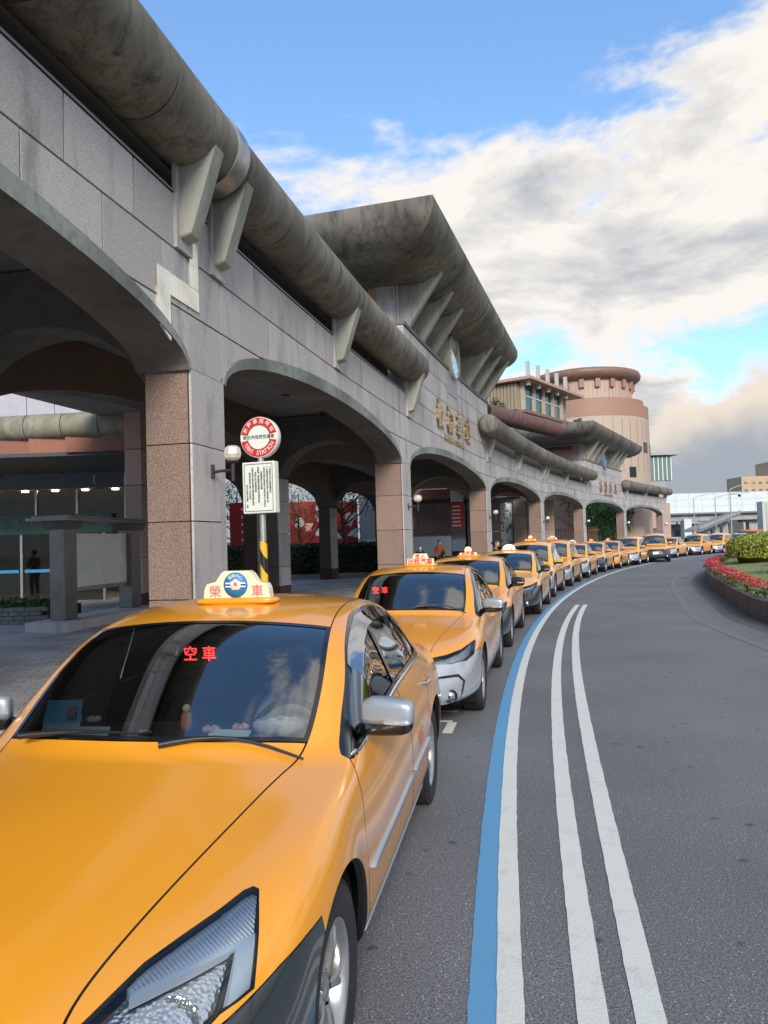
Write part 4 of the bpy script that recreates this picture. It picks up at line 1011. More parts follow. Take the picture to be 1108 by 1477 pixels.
def paver_fn(m_, nt, b, N, L, tc):
    mp = N('ShaderNodeMapping'); mp.inputs['Rotation'].default_value = (0, 0, R(-14)); L(tc.outputs['Object'], mp.inputs[0])
    br = N('ShaderNodeTexBrick'); br.inputs['Scale'].default_value = 1.0; br.inputs['Brick Width'].default_value = .30; br.inputs['Row Height'].default_value = .15; br.inputs['Mortar Size'].default_value = .006
    br.inputs['Color1'].default_value = (.46, .43, .40, 1); br.inputs['Color2'].default_value = (.37, .35, .33, 1); br.inputs['Mortar'].default_value = (.12, .11, .105, 1); L(mp.outputs[0], br.inputs[0])
    n = N('ShaderNodeTexNoise'); n.inputs['Scale'].default_value = 1.2; n.inputs['Detail'].default_value = 8; L(tc.outputs['Object'], n.inputs[0])
    hv = N('ShaderNodeHueSaturation'); r = N('ShaderNodeMapRange'); L(n.outputs[0], r.inputs[0]); r.inputs[1].default_value = .3; r.inputs[2].default_value = .7; r.inputs[3].default_value = .7; r.inputs[4].default_value = 1.25; L(r.outputs[0], hv.inputs['Value']); L(br.outputs[0], hv.inputs['Color']); L(hv.outputs[0], b.inputs['Base Color'])
    bp = N('ShaderNodeBump'); bp.inputs['Strength'].default_value = .5; bp.inputs['Distance'].default_value = .01; bp.invert = True; L(br.outputs[1], bp.inputs['Height']); L(bp.outputs[0], b.inputs['Normal'])
PAVER = mat('pavers', (.2, .19, .18), .75, fn=paver_fn)

# ------------------------------------------------------------------ curves the place is laid out on
_S0, _DS = -34.0, 0.1
_tab = []
def _heading(s): return R(12 + .30 * s - .0005 * s * s) if s > 0 else R(12 + .30 * s * .6)
def _mk():
    x, y = -2.23, 8.84; fw = []; s = 0
    while s < 100: fw.append((x, y)); x += math.sin(_heading(s)) * _DS; y += math.cos(_heading(s)) * _DS; s += _DS
    x, y = -2.23, 8.84; bw = []; s = 0
    while s > _S0: x -= math.sin(_heading(s)) * _DS; y -= math.cos(_heading(s)) * _DS; s -= _DS; bw.append((x, y))
    return bw[::-1] + fw
_tab = _mk(); _n0 = len(_tab)
_off0 = next(i for i, p in enumerate(_tab) if abs(p[0] + 2.23) < 1e-9 and abs(p[1] - 8.84) < 1e-9)
def FP(s, off=0.0, z=0.0):
    """point on the arcade front: s along it, off outwards (to the road), z up"""
    i = s / _DS + _off0; k = max(0, min(_n0 - 2, int(math.floor(i)))); u = i - k
    x = _tab[k][0] * (1 - u) + _tab[k + 1][0] * u; y = _tab[k][1] * (1 - u) + _tab[k + 1][1] * u; h = _heading(s)
    return Vector((x + math.cos(h) * off, y - math.sin(h) * off, z))
def FT(s): h = _heading(s); return Vector((math.sin(h), math.cos(h), 0))
def FN(s): h = _heading(s); return Vector((math.cos(h), -math.sin(h), 0))
def catmull(P, n):
    out = []
    for i in range(len(P) - 1):
        p0 = Vector(P[max(i - 1, 0)]); p1 = Vector(P[i]); p2 = Vector(P[i + 1]); p3 = Vector(P[min(i + 2, len(P) - 1)])
        for k in range(n):
            t = k / n; out.append(0.5 * ((2 * p1) + (-p0 + p2) * t + (2 * p0 - 5 * p1 + 4 * p2 - p3) * t * t + (-p0 + 3 * p1 - 3 * p2 + p3) * t ** 3))
    out.append(Vector(P[-1])); return out
def offset_path(P, d):
    out = []
    for i, p in enumerate(P):
        t = (P[min(i + 1, len(P) - 1)] - P[max(i - 1, 0)]).normalized(); out.append(p + Vector((t.y, -t.x)) * d)
    return out
def polyline(P, deg, y0, y1, step=.5):
    c = np.polyfit([p[1] for p in P], [p[0] for p in P], deg); n = int((y1 - y0) / step)
    return [Vector((float(np.polyval(c, y0 + step * k)), y0 + step * k)) for k in range(n + 1)]
_lp = polyline([(-.62, -8), (-.30, -4), (.04, 0), (.36, 2.8), (.645, 4.6), (1.02, 6.6), (1.45, 8.66), (2.34, 12.5), (3.98, 18.3), (5.9, 24.2), (8.15, 29.9), (10.8, 36)], 4, -9, 34)
LANE = [Vector((-1.4, -16)), Vector((-2.2, -24))][::-1] + _lp + catmull([tuple(_lp[-1]), (12.6, 39.6), (18.0, 49.0), (27.5, 62), (40, 75.5), (58, 91), (90, 113)], 12)[1:]
def ribbon(name, A, B, z, m_, kind='structure', parent=None, thick=0.0):
    mb = MB(); V = []
    for a, b_ in zip(A, B): V += [(a.x, a.y, z), (b_.x, b_.y, z)]
    mb.add(V, [(2 * i, 2 * i + 1, 2 * i + 3, 2 * i + 2) for i in range(len(A) - 1)]); o = mb.build(name, [m_], parent)
    if kind: o['kind'] = kind
    return o
def jag(P, amp, sc=5.0):
    out = []
    for i, p in enumerate(P): out.append(p + Vector((random.uniform(-amp, amp), 0)))
    return out
def dense(P, step=.08, upto=24, far=.8):
    out = [P[0]]
    for a, b_ in zip(P, P[1:]):
        n = max(1, int((b_ - a).length / (step if -2 < a.y < upto else far)))
        for k in range(1, n + 1): out.append(a + (b_ - a) * k / n)
    return out

# ground sheet, road, pavement
mb = MB(); mb.add([(-900, -400, -.02), (1200, -400, -.02), (1200, 1500, -.02), (-900, 1500, -.02)], [(0, 1, 2, 3)]); g = mb.build('ground', [mat('far ground', (.10, .10, .095), .9, noise=(.02, .3))]); g['kind'] = 'structure'
mb = MB(); mb.add([(-60, -60, 0), (150, -60, 0), (150, 160, 0), (-60, 160, 0)], [(0, 1, 2, 3)]); g = mb.build('road', [ASPHALT]); g['kind'] = 'structure'
ROAD = g
LD = dense(LANE)
ribbon('white_line', jag(offset_path(LD, -.05), .0025), jag(offset_path(LD, .052), .0025), .009, LINEW, parent=ROAD)
ribbon('blue_line', jag(offset_path(LD, -.158), .003), jag(offset_path(LD, -.042), .002), .005, LINEB, parent=ROAD)
for P in ([(.26, .2), (.645, 2.8), (1.035, 4.57), (1.91, 8.6), (2.95, 13.2), (4.9, 19.6)], [(.38, .2), (.895, 2.8), (1.255, 4.57), (2.14, 8.57), (3.22, 13.2), (5.13, 19.7)]):
    c = dense(polyline(P, 3, .2, 19.65, .35)); ribbon('white_line', jag(offset_path(c, -.055), .0025), jag(offset_path(c, .055), .0025), .005, LINEW, parent=ROAD)
for (x, y, w_, l_, a) in ((.20, 7.93, 1.0, .06, 12), (.42, 7.45, .36, .08, 12), (.55, 7.17, .09, .42, 12)):
    mb = MB(); M = Matrix.Translation((x, y, .006)) @ Matrix.Rotation(R(-a), 4, 'Z'); mb.add([M @ Vector(v) for v in ((-w_ / 2, -l_ / 2, 0), (w_ / 2, -l_ / 2, 0), (w_ / 2, l_ / 2, 0), (-w_ / 2, l_ / 2, 0))], [(0, 1, 2, 3)]); o = mb.build('bay_line', [LINEW], ROAD); o['kind'] = 'structure'
# pavement: from the kerb to far left, raised
KERB = offset_path(LANE, -2.55)
PZ = .14
mb = MB(); V = []
for k_ in KERB: V += [(k_.x, k_.y, PZ), (-70, k_.y * 1.0, PZ)]
mb.add(V, [(2 * i, 2 * i + 2, 2 * i + 3, 2 * i + 1) for i in range(len(KERB) - 1)])
g = mb.build('pavement', [PAVER]); g['kind'] = 'structure'
kd = dense(KERB, .5, 30, 1.0); acc = 0
KS = []
for a, b_ in zip(kd, kd[1:]):
    KS.append((a, b_))
mb0 = MB(); kerbw = .16
kroot = MB()
mb = MB(); V = []
A_ = offset_path(kd, -.0); B_ = offset_path(kd, kerbw)
for a, b_ in zip(A_, B_): V += [(a.x, a.y, PZ + .004), (b_.x, b_.y, PZ + .002), (b_.x + .012, b_.y, -.01)]
mb.add(V, [q for i in range(len(A_) - 1) for q in ((3 * i, 3 * i + 1, 3 * i + 4, 3 * i + 3), (3 * i + 1, 3 * i + 2, 3 * i + 5, 3 * i + 4))])
g = mb.build('kerb', [concrete('kerb stone', (.30, .29, .27), (.22, .21, .2), .4)]); g['kind'] = 'structure'

# ------------------------------------------------------------------ the arcade
PIERS = [-12.6, 0.0, 11.5, 24.6, 38.6, 52.6, 68.4, 84.9]
WP = .93
HS, HT = 3.85, 5.8
ARC = thing('station_arcade', 'long curving grey granite arcade of wide arches with concrete pipe cornices beside the taxi queue', 'station arcade', tuple(FP(0)))
ARC.location = (0, 0, 0)
def rim_z(s, a, b_, rise, spring=HS):
    c = (a + b_) / 2; h = (b_ - a) / 2; u = (s - c) / h
    return spring + rise * math.sqrt(max(0, 1 - u * u)) if abs(u) < 1 else spring
BAYS = []
for i in range(len(PIERS) - 1): BAYS.append((PIERS[i] + WP, PIERS[i + 1], .95 if i != 0 else 1.0))
BAYS.insert(0, (-24.2, -12.6, 1.0))
def arch_lo(s):
    for a, b_, r_ in BAYS:
        if a < s < b_: return rim_z(s, a, b_, r_)
    return HS - (.0 if s < 85.9 else 0)
# cladding panels
NP = 0
PANEL_T = .035
def granite_panel(sa, sb, z0, z1, m_=GRANITE, off=0.0, parent=ARC, lo=None):
    lo = lo or arch_lo
    n = 7; V = []; F = []; g_ = .012
    S = [sa + g_ + (sb - sa - 2 * g_) * k / (n - 1) for k in range(n)]
    L_ = [min(max(z0 + g_, lo(s) + .004), z1 - g_) for s in S]
    if max(z1 - g_ - l for l in L_) < .03: return
    for s, l in zip(S, L_):
        V += [FP(s, off, l), FP(s, off, z1 - g_), FP(s, off - PANEL_T, l), FP(s, off - PANEL_T, z1 - g_)]
    for k in range(n - 1):
        if L_[k] > z1 - g_ - 1e-4 and L_[k + 1] > z1 - g_ - 1e-4: continue
        a = 4 * k; F += [(a, a + 4, a + 5, a + 1), (a + 1, a + 5, a + 7, a + 3), (a, a + 2, a + 6, a + 4)]
    if L_[0] < z1 - g_ - .002: F.append((0, 1, 3, 2))
    if L_[-1] < z1 - g_ - .002: F.append((4 * n - 4, 4 * n - 2, 4 * n - 1, 4 * n - 3))
    us = sorted({i for f in F for i in f}); mp_ = {u: i for i, u in enumerate(us)}
    MB().add([V[u] for u in us], [[mp_[i] for i in f] for f in F]).build('granite_panel', [m_], parent)
ROWS = [(HS, 4.50), (4.50, 5.16), (5.16, HT)]
GABLES = [(12.2, 25.6, 18.9), (54.4, 68.2, 61.2)]
def cols(sa, sb, w_, phase):
    s = sa; out = []; first = w_ * phase
    cur = sa + (first if first > .1 else w_)
    out.append(sa)
    while cur < sb - .25: out.append(cur); cur += w_
    out.append(sb); return out
for r, (z0, z1) in enumerate(ROWS):
    edges = []
    segs = [-24.2, -12.6, -11.67] + [x for p in PIERS[1:] for x in (p, p + WP)]
    for a, b_ in zip(segs, segs[1:]):
        if b_ - a < 1.2: granite_panel(a, b_, z0, z1)
        else:
            n_ = max(1, round((b_ - a) / 1.12)); w_ = (b_ - a) / n_; c_ = cols(a, b_, w_, .5 if r % 2 else 1.0)
            for x, y in zip(c_, c_[1:]): granite_panel(x, y, z0, z1)
for ga, gb, gc in GABLES:
    for r, (z0, z1) in enumerate([(HT, 6.43), (6.43, 7.07), (7.07, 7.7)]):
        n_ = round((gb - ga) / 1.12); c_ = cols(ga, gb, (gb - ga) / n_, .5 if r % 2 == 0 else 1.0)
        for x, y in zip(c_, c_[1:]): granite_panel(x, y, z0, z1, lo=lambda s: 0)
# backing wall behind the cladding, with the arch soffits
def strip_wall(name, sa, sb, off0, off1, zt, lo, m_, parent, step=.3, soffit=True, mi2=None):
    n = max(2, int((sb - sa) / step)); V = []; F = []; M_ = []
    S = [sa + (sb - sa) * k / n for k in range(n + 1)]
    for s in S:
        l = lo(s); V += [FP(s, off0, l), FP(s, off0, zt), FP(s, off1, l), FP(s, off1, zt)]
    mb = MB()
    for k in range(n):
        a = 4 * k; F += [(a, a + 4, a + 5, a + 1), (a + 2, a + 3, a + 7, a + 6), (a + 1, a + 5, a + 7, a + 3)]
    mb.add(V, F, 0)
    if soffit: mb.add(V, [(4 * k, 4 * k + 2, 4 * k + 6, 4 * k + 4) for k in range(n)], 1)
    mb.add(V, [(0, 1, 3, 2), (4 * n, 4 * n + 2, 4 * n + 3, 4 * n + 1)], 0)
    return mb.build(name, [m_, mi2 or SOFFIT], parent)
def bay_lo(a, b_, rise, k=.22, spring=HS):
    def lo(s):
        c = (a + b_) / 2; h = (b_ - a) / 2; u = (s - c) / h
        return spring - .0 + (rise - k) * math.sqrt(max(0, 1 - u * u * .998))
    return lo
for a, b_, r_ in BAYS:
    strip_wall('arch_spandrel', a + .005, b_ - .005, -PANEL_T - .004, -.62, HT - .01, (lambda s, a=a, b_=b_, r_=r_: rim_z(s, a, b_, r_) - .03), JOINT, ARC, soffit=False)
    # rim: band under the panels, slightly proud, and the soffit behind it
    n = 40; V = []; W_ = []
    for k in range(n + 1):
        th = PI * k / n; c = (a + b_) / 2; h = (b_ - a) / 2
        s = c - h * math.cos(th); zo = HS + r_ * math.sin(th); si = c - (h - .05) * math.cos(th); zi = HS - .03 + (r_ - .20) * math.sin(th)
        V += [FP(s, .0, zo), FP(s, .03, zo - .005), FP(si, .03, zi), FP(si, -.64, zi), FP(s, -.64, zo)]
    F0 = [q for k in range(n) for q in ((5 * k, 5 * k + 1, 5 * k + 6, 5 * k + 5), (5 * k + 1, 5 * k + 2, 5 * k + 7, 5 * k + 6))]
    MB().add(V, F0).build('arch_rim', [PATINA], ARC)
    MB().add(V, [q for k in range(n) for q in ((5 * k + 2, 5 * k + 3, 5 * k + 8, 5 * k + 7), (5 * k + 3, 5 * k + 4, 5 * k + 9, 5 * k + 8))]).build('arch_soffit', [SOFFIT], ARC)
for i, p in enumerate(PIERS): strip_wall('pier_head', p + .005, p + WP - .005, -PANEL_T - .004, -.62, HT - .01, lambda s: HS + .005, JOINT, ARC, soffit=True)
for ga, gb, gc in GABLES: strip_wall('gable_core', ga + .01, gb - .01, -PANEL_T - .004, -1.2, 7.69, lambda s: HT - .005, GRANITE, ARC)
strip_wall('parapet_cap', -24.2, 12.15, .015, -.45, HT + .03, lambda s: HT + .002, mat('lead cap', (.22, .2, .195), .5), ARC, soffit=False)
strip_wall('parapet_cap', 25.65, 54.35, .015, -.45, HT + .03, lambda s: HT + .002, MATS['lead cap'], ARC, soffit=False)
strip_wall('parapet_cap', 68.25, 85.8, .015, -.45, HT + .03, lambda s: HT + .002, MATS['lead cap'], ARC, soffit=False)
# piers of stone blocks
def pier(s, off, depth, w_=WP, zs=(.0, 1.15, 2.06, 2.97, HS), front=True, m_=GRANITE_B, base=False, name='pier', fm=GRANITE):
    e = empty(name, tuple(FP(s + w_ / 2, off - depth / 2, 0)), -(_heading(s + w_ / 2)), ARC)
    zs = [PZ] + list(zs[1:])
    if base: zs = [PZ, .62] + list(zs[1:])
    for k, (z0, z1) in enumerate(zip(zs, zs[1:])):
        mm = REDBASE if (base and k == 0) else m_
        b = MB(); b.box((-.012, 0, (z0 + z1) / 2), (depth - .024, w_ - .0, z1 - z0 - .014), None, 0); o = b.build('granite_block', [mm], e)
        if front:
            b = MB(); b.box((depth / 2 + .008, 0, (z0 + z1) / 2), (.03, w_ - .016, z1 - z0 - .014), None, 0); b.build('granite_slab', [fm if not (base and k == 0) else REDBASE], e)
    b = MB(); b.box((-.01, 0, (PZ + HS) / 2), (depth - .07, w_ - .03, HS - PZ - .01)); b.build('pier_core', [JOINT], e)
    return e
for i, p in enumerate(PIERS): pier(p, 0, .56 if i <= 1 else .72)
# inner rows, seen through the arches
ROW2, ROW3 = -3.55, -7.0
def inner_row(off, segs, w_, rise, m_, base=True, thick=.55, spring=3.6, step=.4):
    for s in segs: pier(s, off, .55, w_, zs=(0, 1.15, 2.06, 2.97, spring), m_=m_, base=base, name='inner_pier')
    for a, b_ in zip(segs, segs[1:]):
        A, B = a + w_, b_
        strip_wall('inner_arch', a + .003, b_ - .003, off, off - thick, 5.28, (lambda s, A=A, B=B: spring if s <= A or s >= B else spring + rise * math.sqrt(max(0, 1 - ((s - (A + B) / 2) / ((B - A) / 2)) ** 2))), m_, ARC, step=step, mi2=SOFFIT)
inner_row(ROW2, [PIERS[0] + 0, 0, 11.5, 24.6, 38.6], .80, 1.0, GRANITE_D)
inner_row(ROW3, [11.2, 17.2, 24.0, 31], .8, .95, GRANITE_D, spring=3.35)
# cross beams between the rows, slightly arched
for p in PIERS[:5]:
    for o0, o1 in ((-.6, ROW2), (ROW2 - .5, ROW3)):
        if (p > 30 or p < 5) and o1 == ROW3: continue
        n = 10; V = []
        for k in range(n + 1):
            o_ = o0 + (o1 - o0) * k / n; z = 3.7 + .85 * math.sin(PI * k / n) ** .6
            for ds in (.1, WP - .15): V += [FP(p + ds, o_, z), FP(p + ds, o_, 5.27)]
        F = []
        for k in range(n):
            a = 4 * k; F += [(a, a + 4, a + 5, a + 1), (a + 2, a + 3, a + 7, a + 6), (a, a + 2, a + 6, a + 4)]
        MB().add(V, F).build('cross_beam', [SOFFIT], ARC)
def sheet(name, s0, s1, o0, o1, z, m_, parent=ARC, step=1.0, flip=False):
    n = max(1, int((s1 - s0) / step)); V = []
    for k in range(n + 1): s = s0 + (s1 - s0) * k / n; V += [FP(s, o0, z), FP(s, o1, z)]
    F = [(2 * k, 2 * k + 1, 2 * k + 3, 2 * k + 2) for k in range(n)]
    return MB().add(V, F if not flip else [f[::-1] for f in F]).build(name, [m_], parent)
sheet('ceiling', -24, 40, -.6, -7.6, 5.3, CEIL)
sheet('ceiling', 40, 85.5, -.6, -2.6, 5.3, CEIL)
sheet('roof_deck', 40, 85.5, -.44, -2.6, 5.72, JOINT)
sheet('roof_deck', -24, 40, -.44, -7.6, 5.72, mat('roof felt', (.06, .06, .06), .9))
for s0_ in [x * 2.6 - 12 for x in range(24)]:
    for o_ in (-2.1, -5.2):
        b = MB(); b.lathe([(.11, 5.288), (.11, 5.297)], 14, Matrix.Translation(FP(s0_, o_, 0))); b.lathe([(0, 5.29), (.11, 5.29)], 14, Matrix.Translation(FP(s0_, o_, 0))); b.build('ceiling_vent', [IRON], ARC)
# added wall strip, coloured dark for the shaded void behind the pipes
for a, b_ in ((-24, 12), (25.7, 54.3), (68.3, 85.5)): strip_wall('upper_wall', a, b_, -.42, -.6, 6.62, lambda s: 5.74, mat('dark upstand', (.10, .095, .085), .9), ARC, step=1.5)
# concrete pipe cornices in cast lengths
def pipe(sa, sb, z, r_, off, m_, seg=1.75, name='pipe_segment', capz=True):
    n = max(1, round((sb - sa) / seg)); L_ = (sb - sa) / n
    for k in range(n):
        a = sa + k * L_ + .012; b_ = sa + (k + 1) * L_ - .012
        pts = [FP(a + (b_ - a) * t / 4, off, z) for t in range(5)]
        rs = [r_] * 5
        P2 = [pts[0] + FT(a) * .0] + pts[0:1] + pts[1:4] + [pts[4]] + [pts[4]]
        mb = MB()
        if (k == 0 or k == n - 1) and capz:
            # domed end
            e = []
            for t in range(6):
                an = PI / 2 * t / 5; e.append((math.sin(an) * .34, math.cos(an)))
            if k == n - 1: pts2 = pts + [FP(b_ + d, off, z) for d, _ in e[1:]]; rs2 = rs + [r_ * max(c, .02) for _, c in e[1:]]
            else: pts2 = [FP(a - d, off, z) for d, _ in e[:0:-1]] + pts; rs2 = [r_ * max(c, .02) for _, c in e[:0:-1]] + rs
            mb.tube(pts2, rs2, 36)
        else: mb.tube(pts, rs, 36)
        mb.build(name, [m_], ARC)
    b = MB(); b.tube([FP(sa + (sb - sa) * t / 40, off, z) for t in range(41)], r_ - .02, 20); b.build('pipe_core', [JOINT], ARC)
pipe(-24, 12.75, 6.58, .46, .12, PIPE)
pipe(23.6, 54.8, 6.5, .42, .40, PIPE)
pipe(68.0, 86.8, 6.5, .42, .40, PIPE)
b = MB(); b.tube([FP(.25 + t * .08, .12, 6.58) for t in range(5)], .485, 36); b.build('metal_strap', [STEEL], ARC)
FINC = concrete('fin concrete', (.37, .37, .33), (.25, .25, .22), .55, moss=(.09, .09, .07))
def bracket(s, z0, z1, p0, p1, t=.20, m_=FINC, off=.0, name='bracket'):
    """tapered concrete fin standing out from the wall, deeper at the top"""
    o = FP(s, off, 0); M = frame(o, FN(s), (0, 0, 1))
    P = [(-.05, z0), (p0, z0 + .05), (p0 + .03, z0 + .12), (p1, z1), (-.05, z1)]
    bm = bmesh.new(); f = bm.faces.new([bm.verts.new((x, y, -t / 2)) for x, y in P]); r = bmesh.ops.extrude_face_region(bm, geom=[f])
    for v in [q for q in r['geom'] if isinstance(q, bmesh.types.BMVert)]: v.co.z = t / 2
    bmesh.ops.recalc_face_normals(bm, faces=bm.faces); bmesh.ops.bevel(bm, geom=bm.edges[:], offset=.018, segments=1, affect='EDGES')
    me = bpy.data.meshes.new(name); bm.to_mesh(me); bm.free(); me.transform(M); me.materials.append(m_); o = link(name, me, ARC)
    b = MB(); b.box((0.02, (z0 + z1) / 2 - .02, 0), (.05, z1 - z0 + .18, t * 1.5)); b.v = [tuple(M @ Vector(v)) for v in b.v]; b.build('bracket_plate', [GRANITE], ARC)
for s in (-12.5, -11.9, -6.2, -.12, .80, 6.2, 12.45): bracket(s, 5.28, 6.50, .17, .56, .26)
for s in (24.3 + .9, 32.2, 39.2, 40.1, 46.4, 53.7, 69.2, 77.2, 86.0): bracket(s, 5.22, 6.32, .16, .46, .20)
# rainwater plates on the first pier
def plate(P, off=.012, name='drain_plate', m_=None):
    V = [FP(s, off, z) for s, z in P]; V2 = [FP(s, off - .02, z) for s, z in P]; n = len(P)
    MB().add(V + V2, [tuple(range(n))] + [(i, i + n, (i + 1) % n + n, (i + 1) % n) for i in range(n)]).build(name, [m_ or STEELW], ARC)
STEELW = mat('polished steel', (.80, .74, .60), .24, .85, noise=(3, .2))
plate([(.05, 5.40), (.28, 5.40), (.28, 4.84), (.05, 4.84)]); plate([(-.75, 4.83), (.28, 4.83), (.28, 4.58), (-.75, 4.58)], .016); plate([(-.75, 4.83), (-.45, 4.83), (-.45, 4.06), (-.75, 4.22)], .020)
# big curved canopies over the gables
def canopy(A, B, zt, depth, h, reach, name='canopy', m_=PIPE):
    A, B = Vector(A), Vector(B); t = (B - A).normalized(); n = Vector((t.y, -t.x)); L_ = (B - A).length
    prof = [(.35, zt + .0), (.0, zt), (.0, zt - .22 * h), (.05, zt - .36 * h), (.16, zt - .52 * h), (.34, zt - .68 * h), (.60, zt - .83 * h), (.90, zt - .93 * h), (reach, zt - h), (reach + .4, zt - h)]
    V = []; F = []
    def ringpts(d, z):
        c = []
        for (u, v) in ((d, -d), (L_ - d, -d), (L_ - d, -depth + d), (d, -depth + d)):
            c.append(A + t * u + n * v)
        out = []; K = 14
        for i in range(4):
            for k in range(K): p = c[i] * (1 - k / K) + c[(i + 1) % 4] * (k / K); out.append((p.x, p.y, z))
        return out
    for d, z in prof: V += ringpts(d, z)
    N_ = 56
    for i in range(len(prof) - 1):
        for k in range(N_): F.append((i * N_ + k, (i + 1) * N_ + k, (i + 1) * N_ + (k + 1) % N_, i * N_ + (k + 1) % N_))
    mb = MB(); mb.add(V, F, 0, False); mb.add(V[-N_:], [tuple(range(N_))]); mb.add(V[:N_], [tuple(range(N_))[::-1]])
    o = mb.build(name, [m_], ARC)
    me = o.data; 
    for p in me.polygons: p.use_smooth = True
    bm = bmesh.new(); bm.from_mesh(me); bmesh.ops.remove_doubles(bm, verts=bm.verts, dist=1e-4); bmesh.ops.recalc_face_normals(bm, faces=bm.faces)
    for e in bm.edges:
        if len(e.link_faces) == 2 and e.calc_face_angle(0) > R(38): e.smooth = False
    bm.to_mesh(me); bm.free()
    # cast joints across the eave
    for k in range(1, 4):
        b = MB(); u = L_ * k / 4; pts = []
        for d, z in prof[1:]: p = A + t * u - n * (d - .006); pts.append((p.x, p.y, z - .002))
        b.tube(pts, .012, 4); b.build('canopy_joint', [JOINT], ARC)
    return t, n
def gable_top(ga, gb, gc, A, B, zt, bs, clockm, rim, txt=True):
    canopy(A, B, zt, 7.0, 1.08, 1.0)
    # recessed upper block
    strip_wall('upper_block', ga + .5, gb - .5, -.32, -6.5, zt - 1.06, lambda s: 7.7, GRANITE, ARC)
    strip_wall('ledge', ga - .02, gb + .02, .04, -.34, 7.80, lambda s: 7.70, mat('brown ledge', (.16, .12, .115), .7), ARC)
    # end wall facing along the road: stone and a tall window
    p0, p1 = FP(ga + .5, -.5, 0), FP(ga + .5, -6.4, 0); M = frame((p0.x, p0.y, 0), p1 - p0, (0, 0, 1))
    b = MB(); b.box((.75, 8.05, .02), (1.0, .60, .10), M); b.build('end_panel', [PINKSTONE], ARC)
    for k in range(2): b = MB(); b.box((1.9 + k * 1.12, 8.05, .02), (1.09, .62, .10), M); b.build('end_panel', [PINKSTONE], ARC)
    b = MB(); b.box((2.3, 8.70, .03), (3.4, .62, .08), M); b.build('end_window', [mat('rosy glass', (.28, .15, .12), .15, .3)], ARC)
    b = MB(); b.box((.5, 8.66, .05), (.22, .60, .16), M); b.build('end_post', [PINKSTONE], ARC)
    for s in bs: bracket(s, 7.74, zt - .66, .34, 1.42, .24, FINC, -.30, 'canopy_bracket')
    # clock
    o = FP(gc, .0, 8.28); M = frame(o, FT(gc), (0, 0, 1)) @ Matrix.Rotation(PI, 4, 'Y'); M = frame(o, -FT(gc), (0, 0, 1)) if False else frame(o, FT(gc), (0, 0, 1))
    if M.to_3x3().col[2].dot(FN(gc)) < 0: M = frame(o, -FT(gc), (0, 0, 1))
    ck = MB(); ck.lathe([(.80, -.30), (.80, .12), (.76, .16), (.72, .14)], 48, M); c_ = ck.build('clock', [rim], ARC)
    ck = MB(); ck.lathe([(0, .155), (.3, .150), (.72, .13)], 48, M); ck.build('clock_face', [clockm], c_)
    for a, l_, w_ in ((R(60), .36, .05), (R(-35), .55, .035)):
        ck = MB(); ck.box((0, l_ / 2, .165), (w_, l_, .008), M @ Matrix.Rotation(a, 4, 'Z')); ck.build('clock_hand', [IRON], c_)
    for k in range(12):
        ck = MB(); ck.box((0, .62, .150), (.025, .09, .008), M @ Matrix.Rotation(R(30 * k), 4, 'Z')); ck.build('hour_mark', [IRON], c_)
    b = MB(); b.box((0, -1.0, -.005), (1.5, .82, .05), M); b.build('smooth_panel', [mat('smooth grey', (.27, .265, .27), .5)], ARC)
PALEGLASS = mat('pale clock glass', (.52, .58, .52), .12, coat=.6)
gable_top(*GABLES[0], (1.40, 18.0), (6.15, 33.6), 10.05, (12.9, 14.6, 16.3, 21.9, 23.6, 25.2), PALEGLASS, mat('clock rim cream', (.45, .42, .33), .4))
gable_top(*GABLES[1], (15.5, 55.6), (25.2, 73.6), 10.2, (55.4, 57.2, 59, 63.6, 65.3, 67.0), mat('blue clock glass', (.05, .13, .25), .12, coat=.6), mat('blue rim', (.10, .20, .30), .4))
for ga, gb, gc, sz, d in ((12.2, 25.6, 18.85, .95, 1.52), (54.4, 68.2, 62.4, .95, 1.9)):
    for k, ch in enumerate('板橋車站'):
        s = gc + (k - 1.5) * d * 1.0
        M = frame(FP(s, .03, 5.82), FT(s), (0, 0, 1))
        text_obj('raised_letter', ch, sz, M, GOLD, ARC, .045, fat=.012)
    M = frame(FP(gc, .02, 5.24), FT(gc), (0, 0, 1))
    for k, ch in enumerate('BANQIAO STATION'):
        if ch == ' ': continue
        s = gc + (k - 7) * .215; M = frame(FP(s, .02, 5.22), FT(s), (0, 0, 1)); text_obj('raised_letter', ch, .27, M, GOLD, ARC, .02, fat=.004)
# globe lamps on the piers
LAMPGLASS = mat('lamp globe', (.42, .40, .38), .15, coat=.8, emit=(1, .75, .5, .06))
def wall_lamp(s, z, label, k=1.0):
    t = thing('wall_lamp', label, 'wall lamp', tuple(FP(s, .0, z)), -_heading(s) , 'wall lamps on the arcade piers')
    b = MB(); b.box((.03, 0, 0), (.04, .06, .17), None, 0, 1, .006); b.build('wall_plate', [IRON], t)
    b = MB(); b.tube([(.04, 0, -.01), (.14, 0, 0), (.27, 0, .0), (.30, 0, .0)], [.02, .018, .022, .03], 8); b.tube([(.30, 0, -.13), (.30, 0, .10)], .026, 10); b.lathe([(.03, .085), (.075, .10), (.08, .115)], 12, Matrix.Translation((.30, 0, 0))); b.build('lamp_arm', [IRON], t)
    b = MB(); b.lathe([(.05, .115), (.098, .15), (.112, .20), (.098, .27), (.06, .30), (.0, .305)], 8, Matrix.Translation((.30, 0, 0)), sm=False); b.build('lamp_globe', [LAMPGLASS], t)
    b = MB(); b.lathe([(.0, .14), (.03, .15), (.03, .22), (0, .23)], 8, Matrix.Translation((.30, 0, 0))); b.build('lamp_bulb', [mat('warm bulb', (.9, .8, .6), .5, emit=(1, .85, .6, 1.5))], t)
    return t
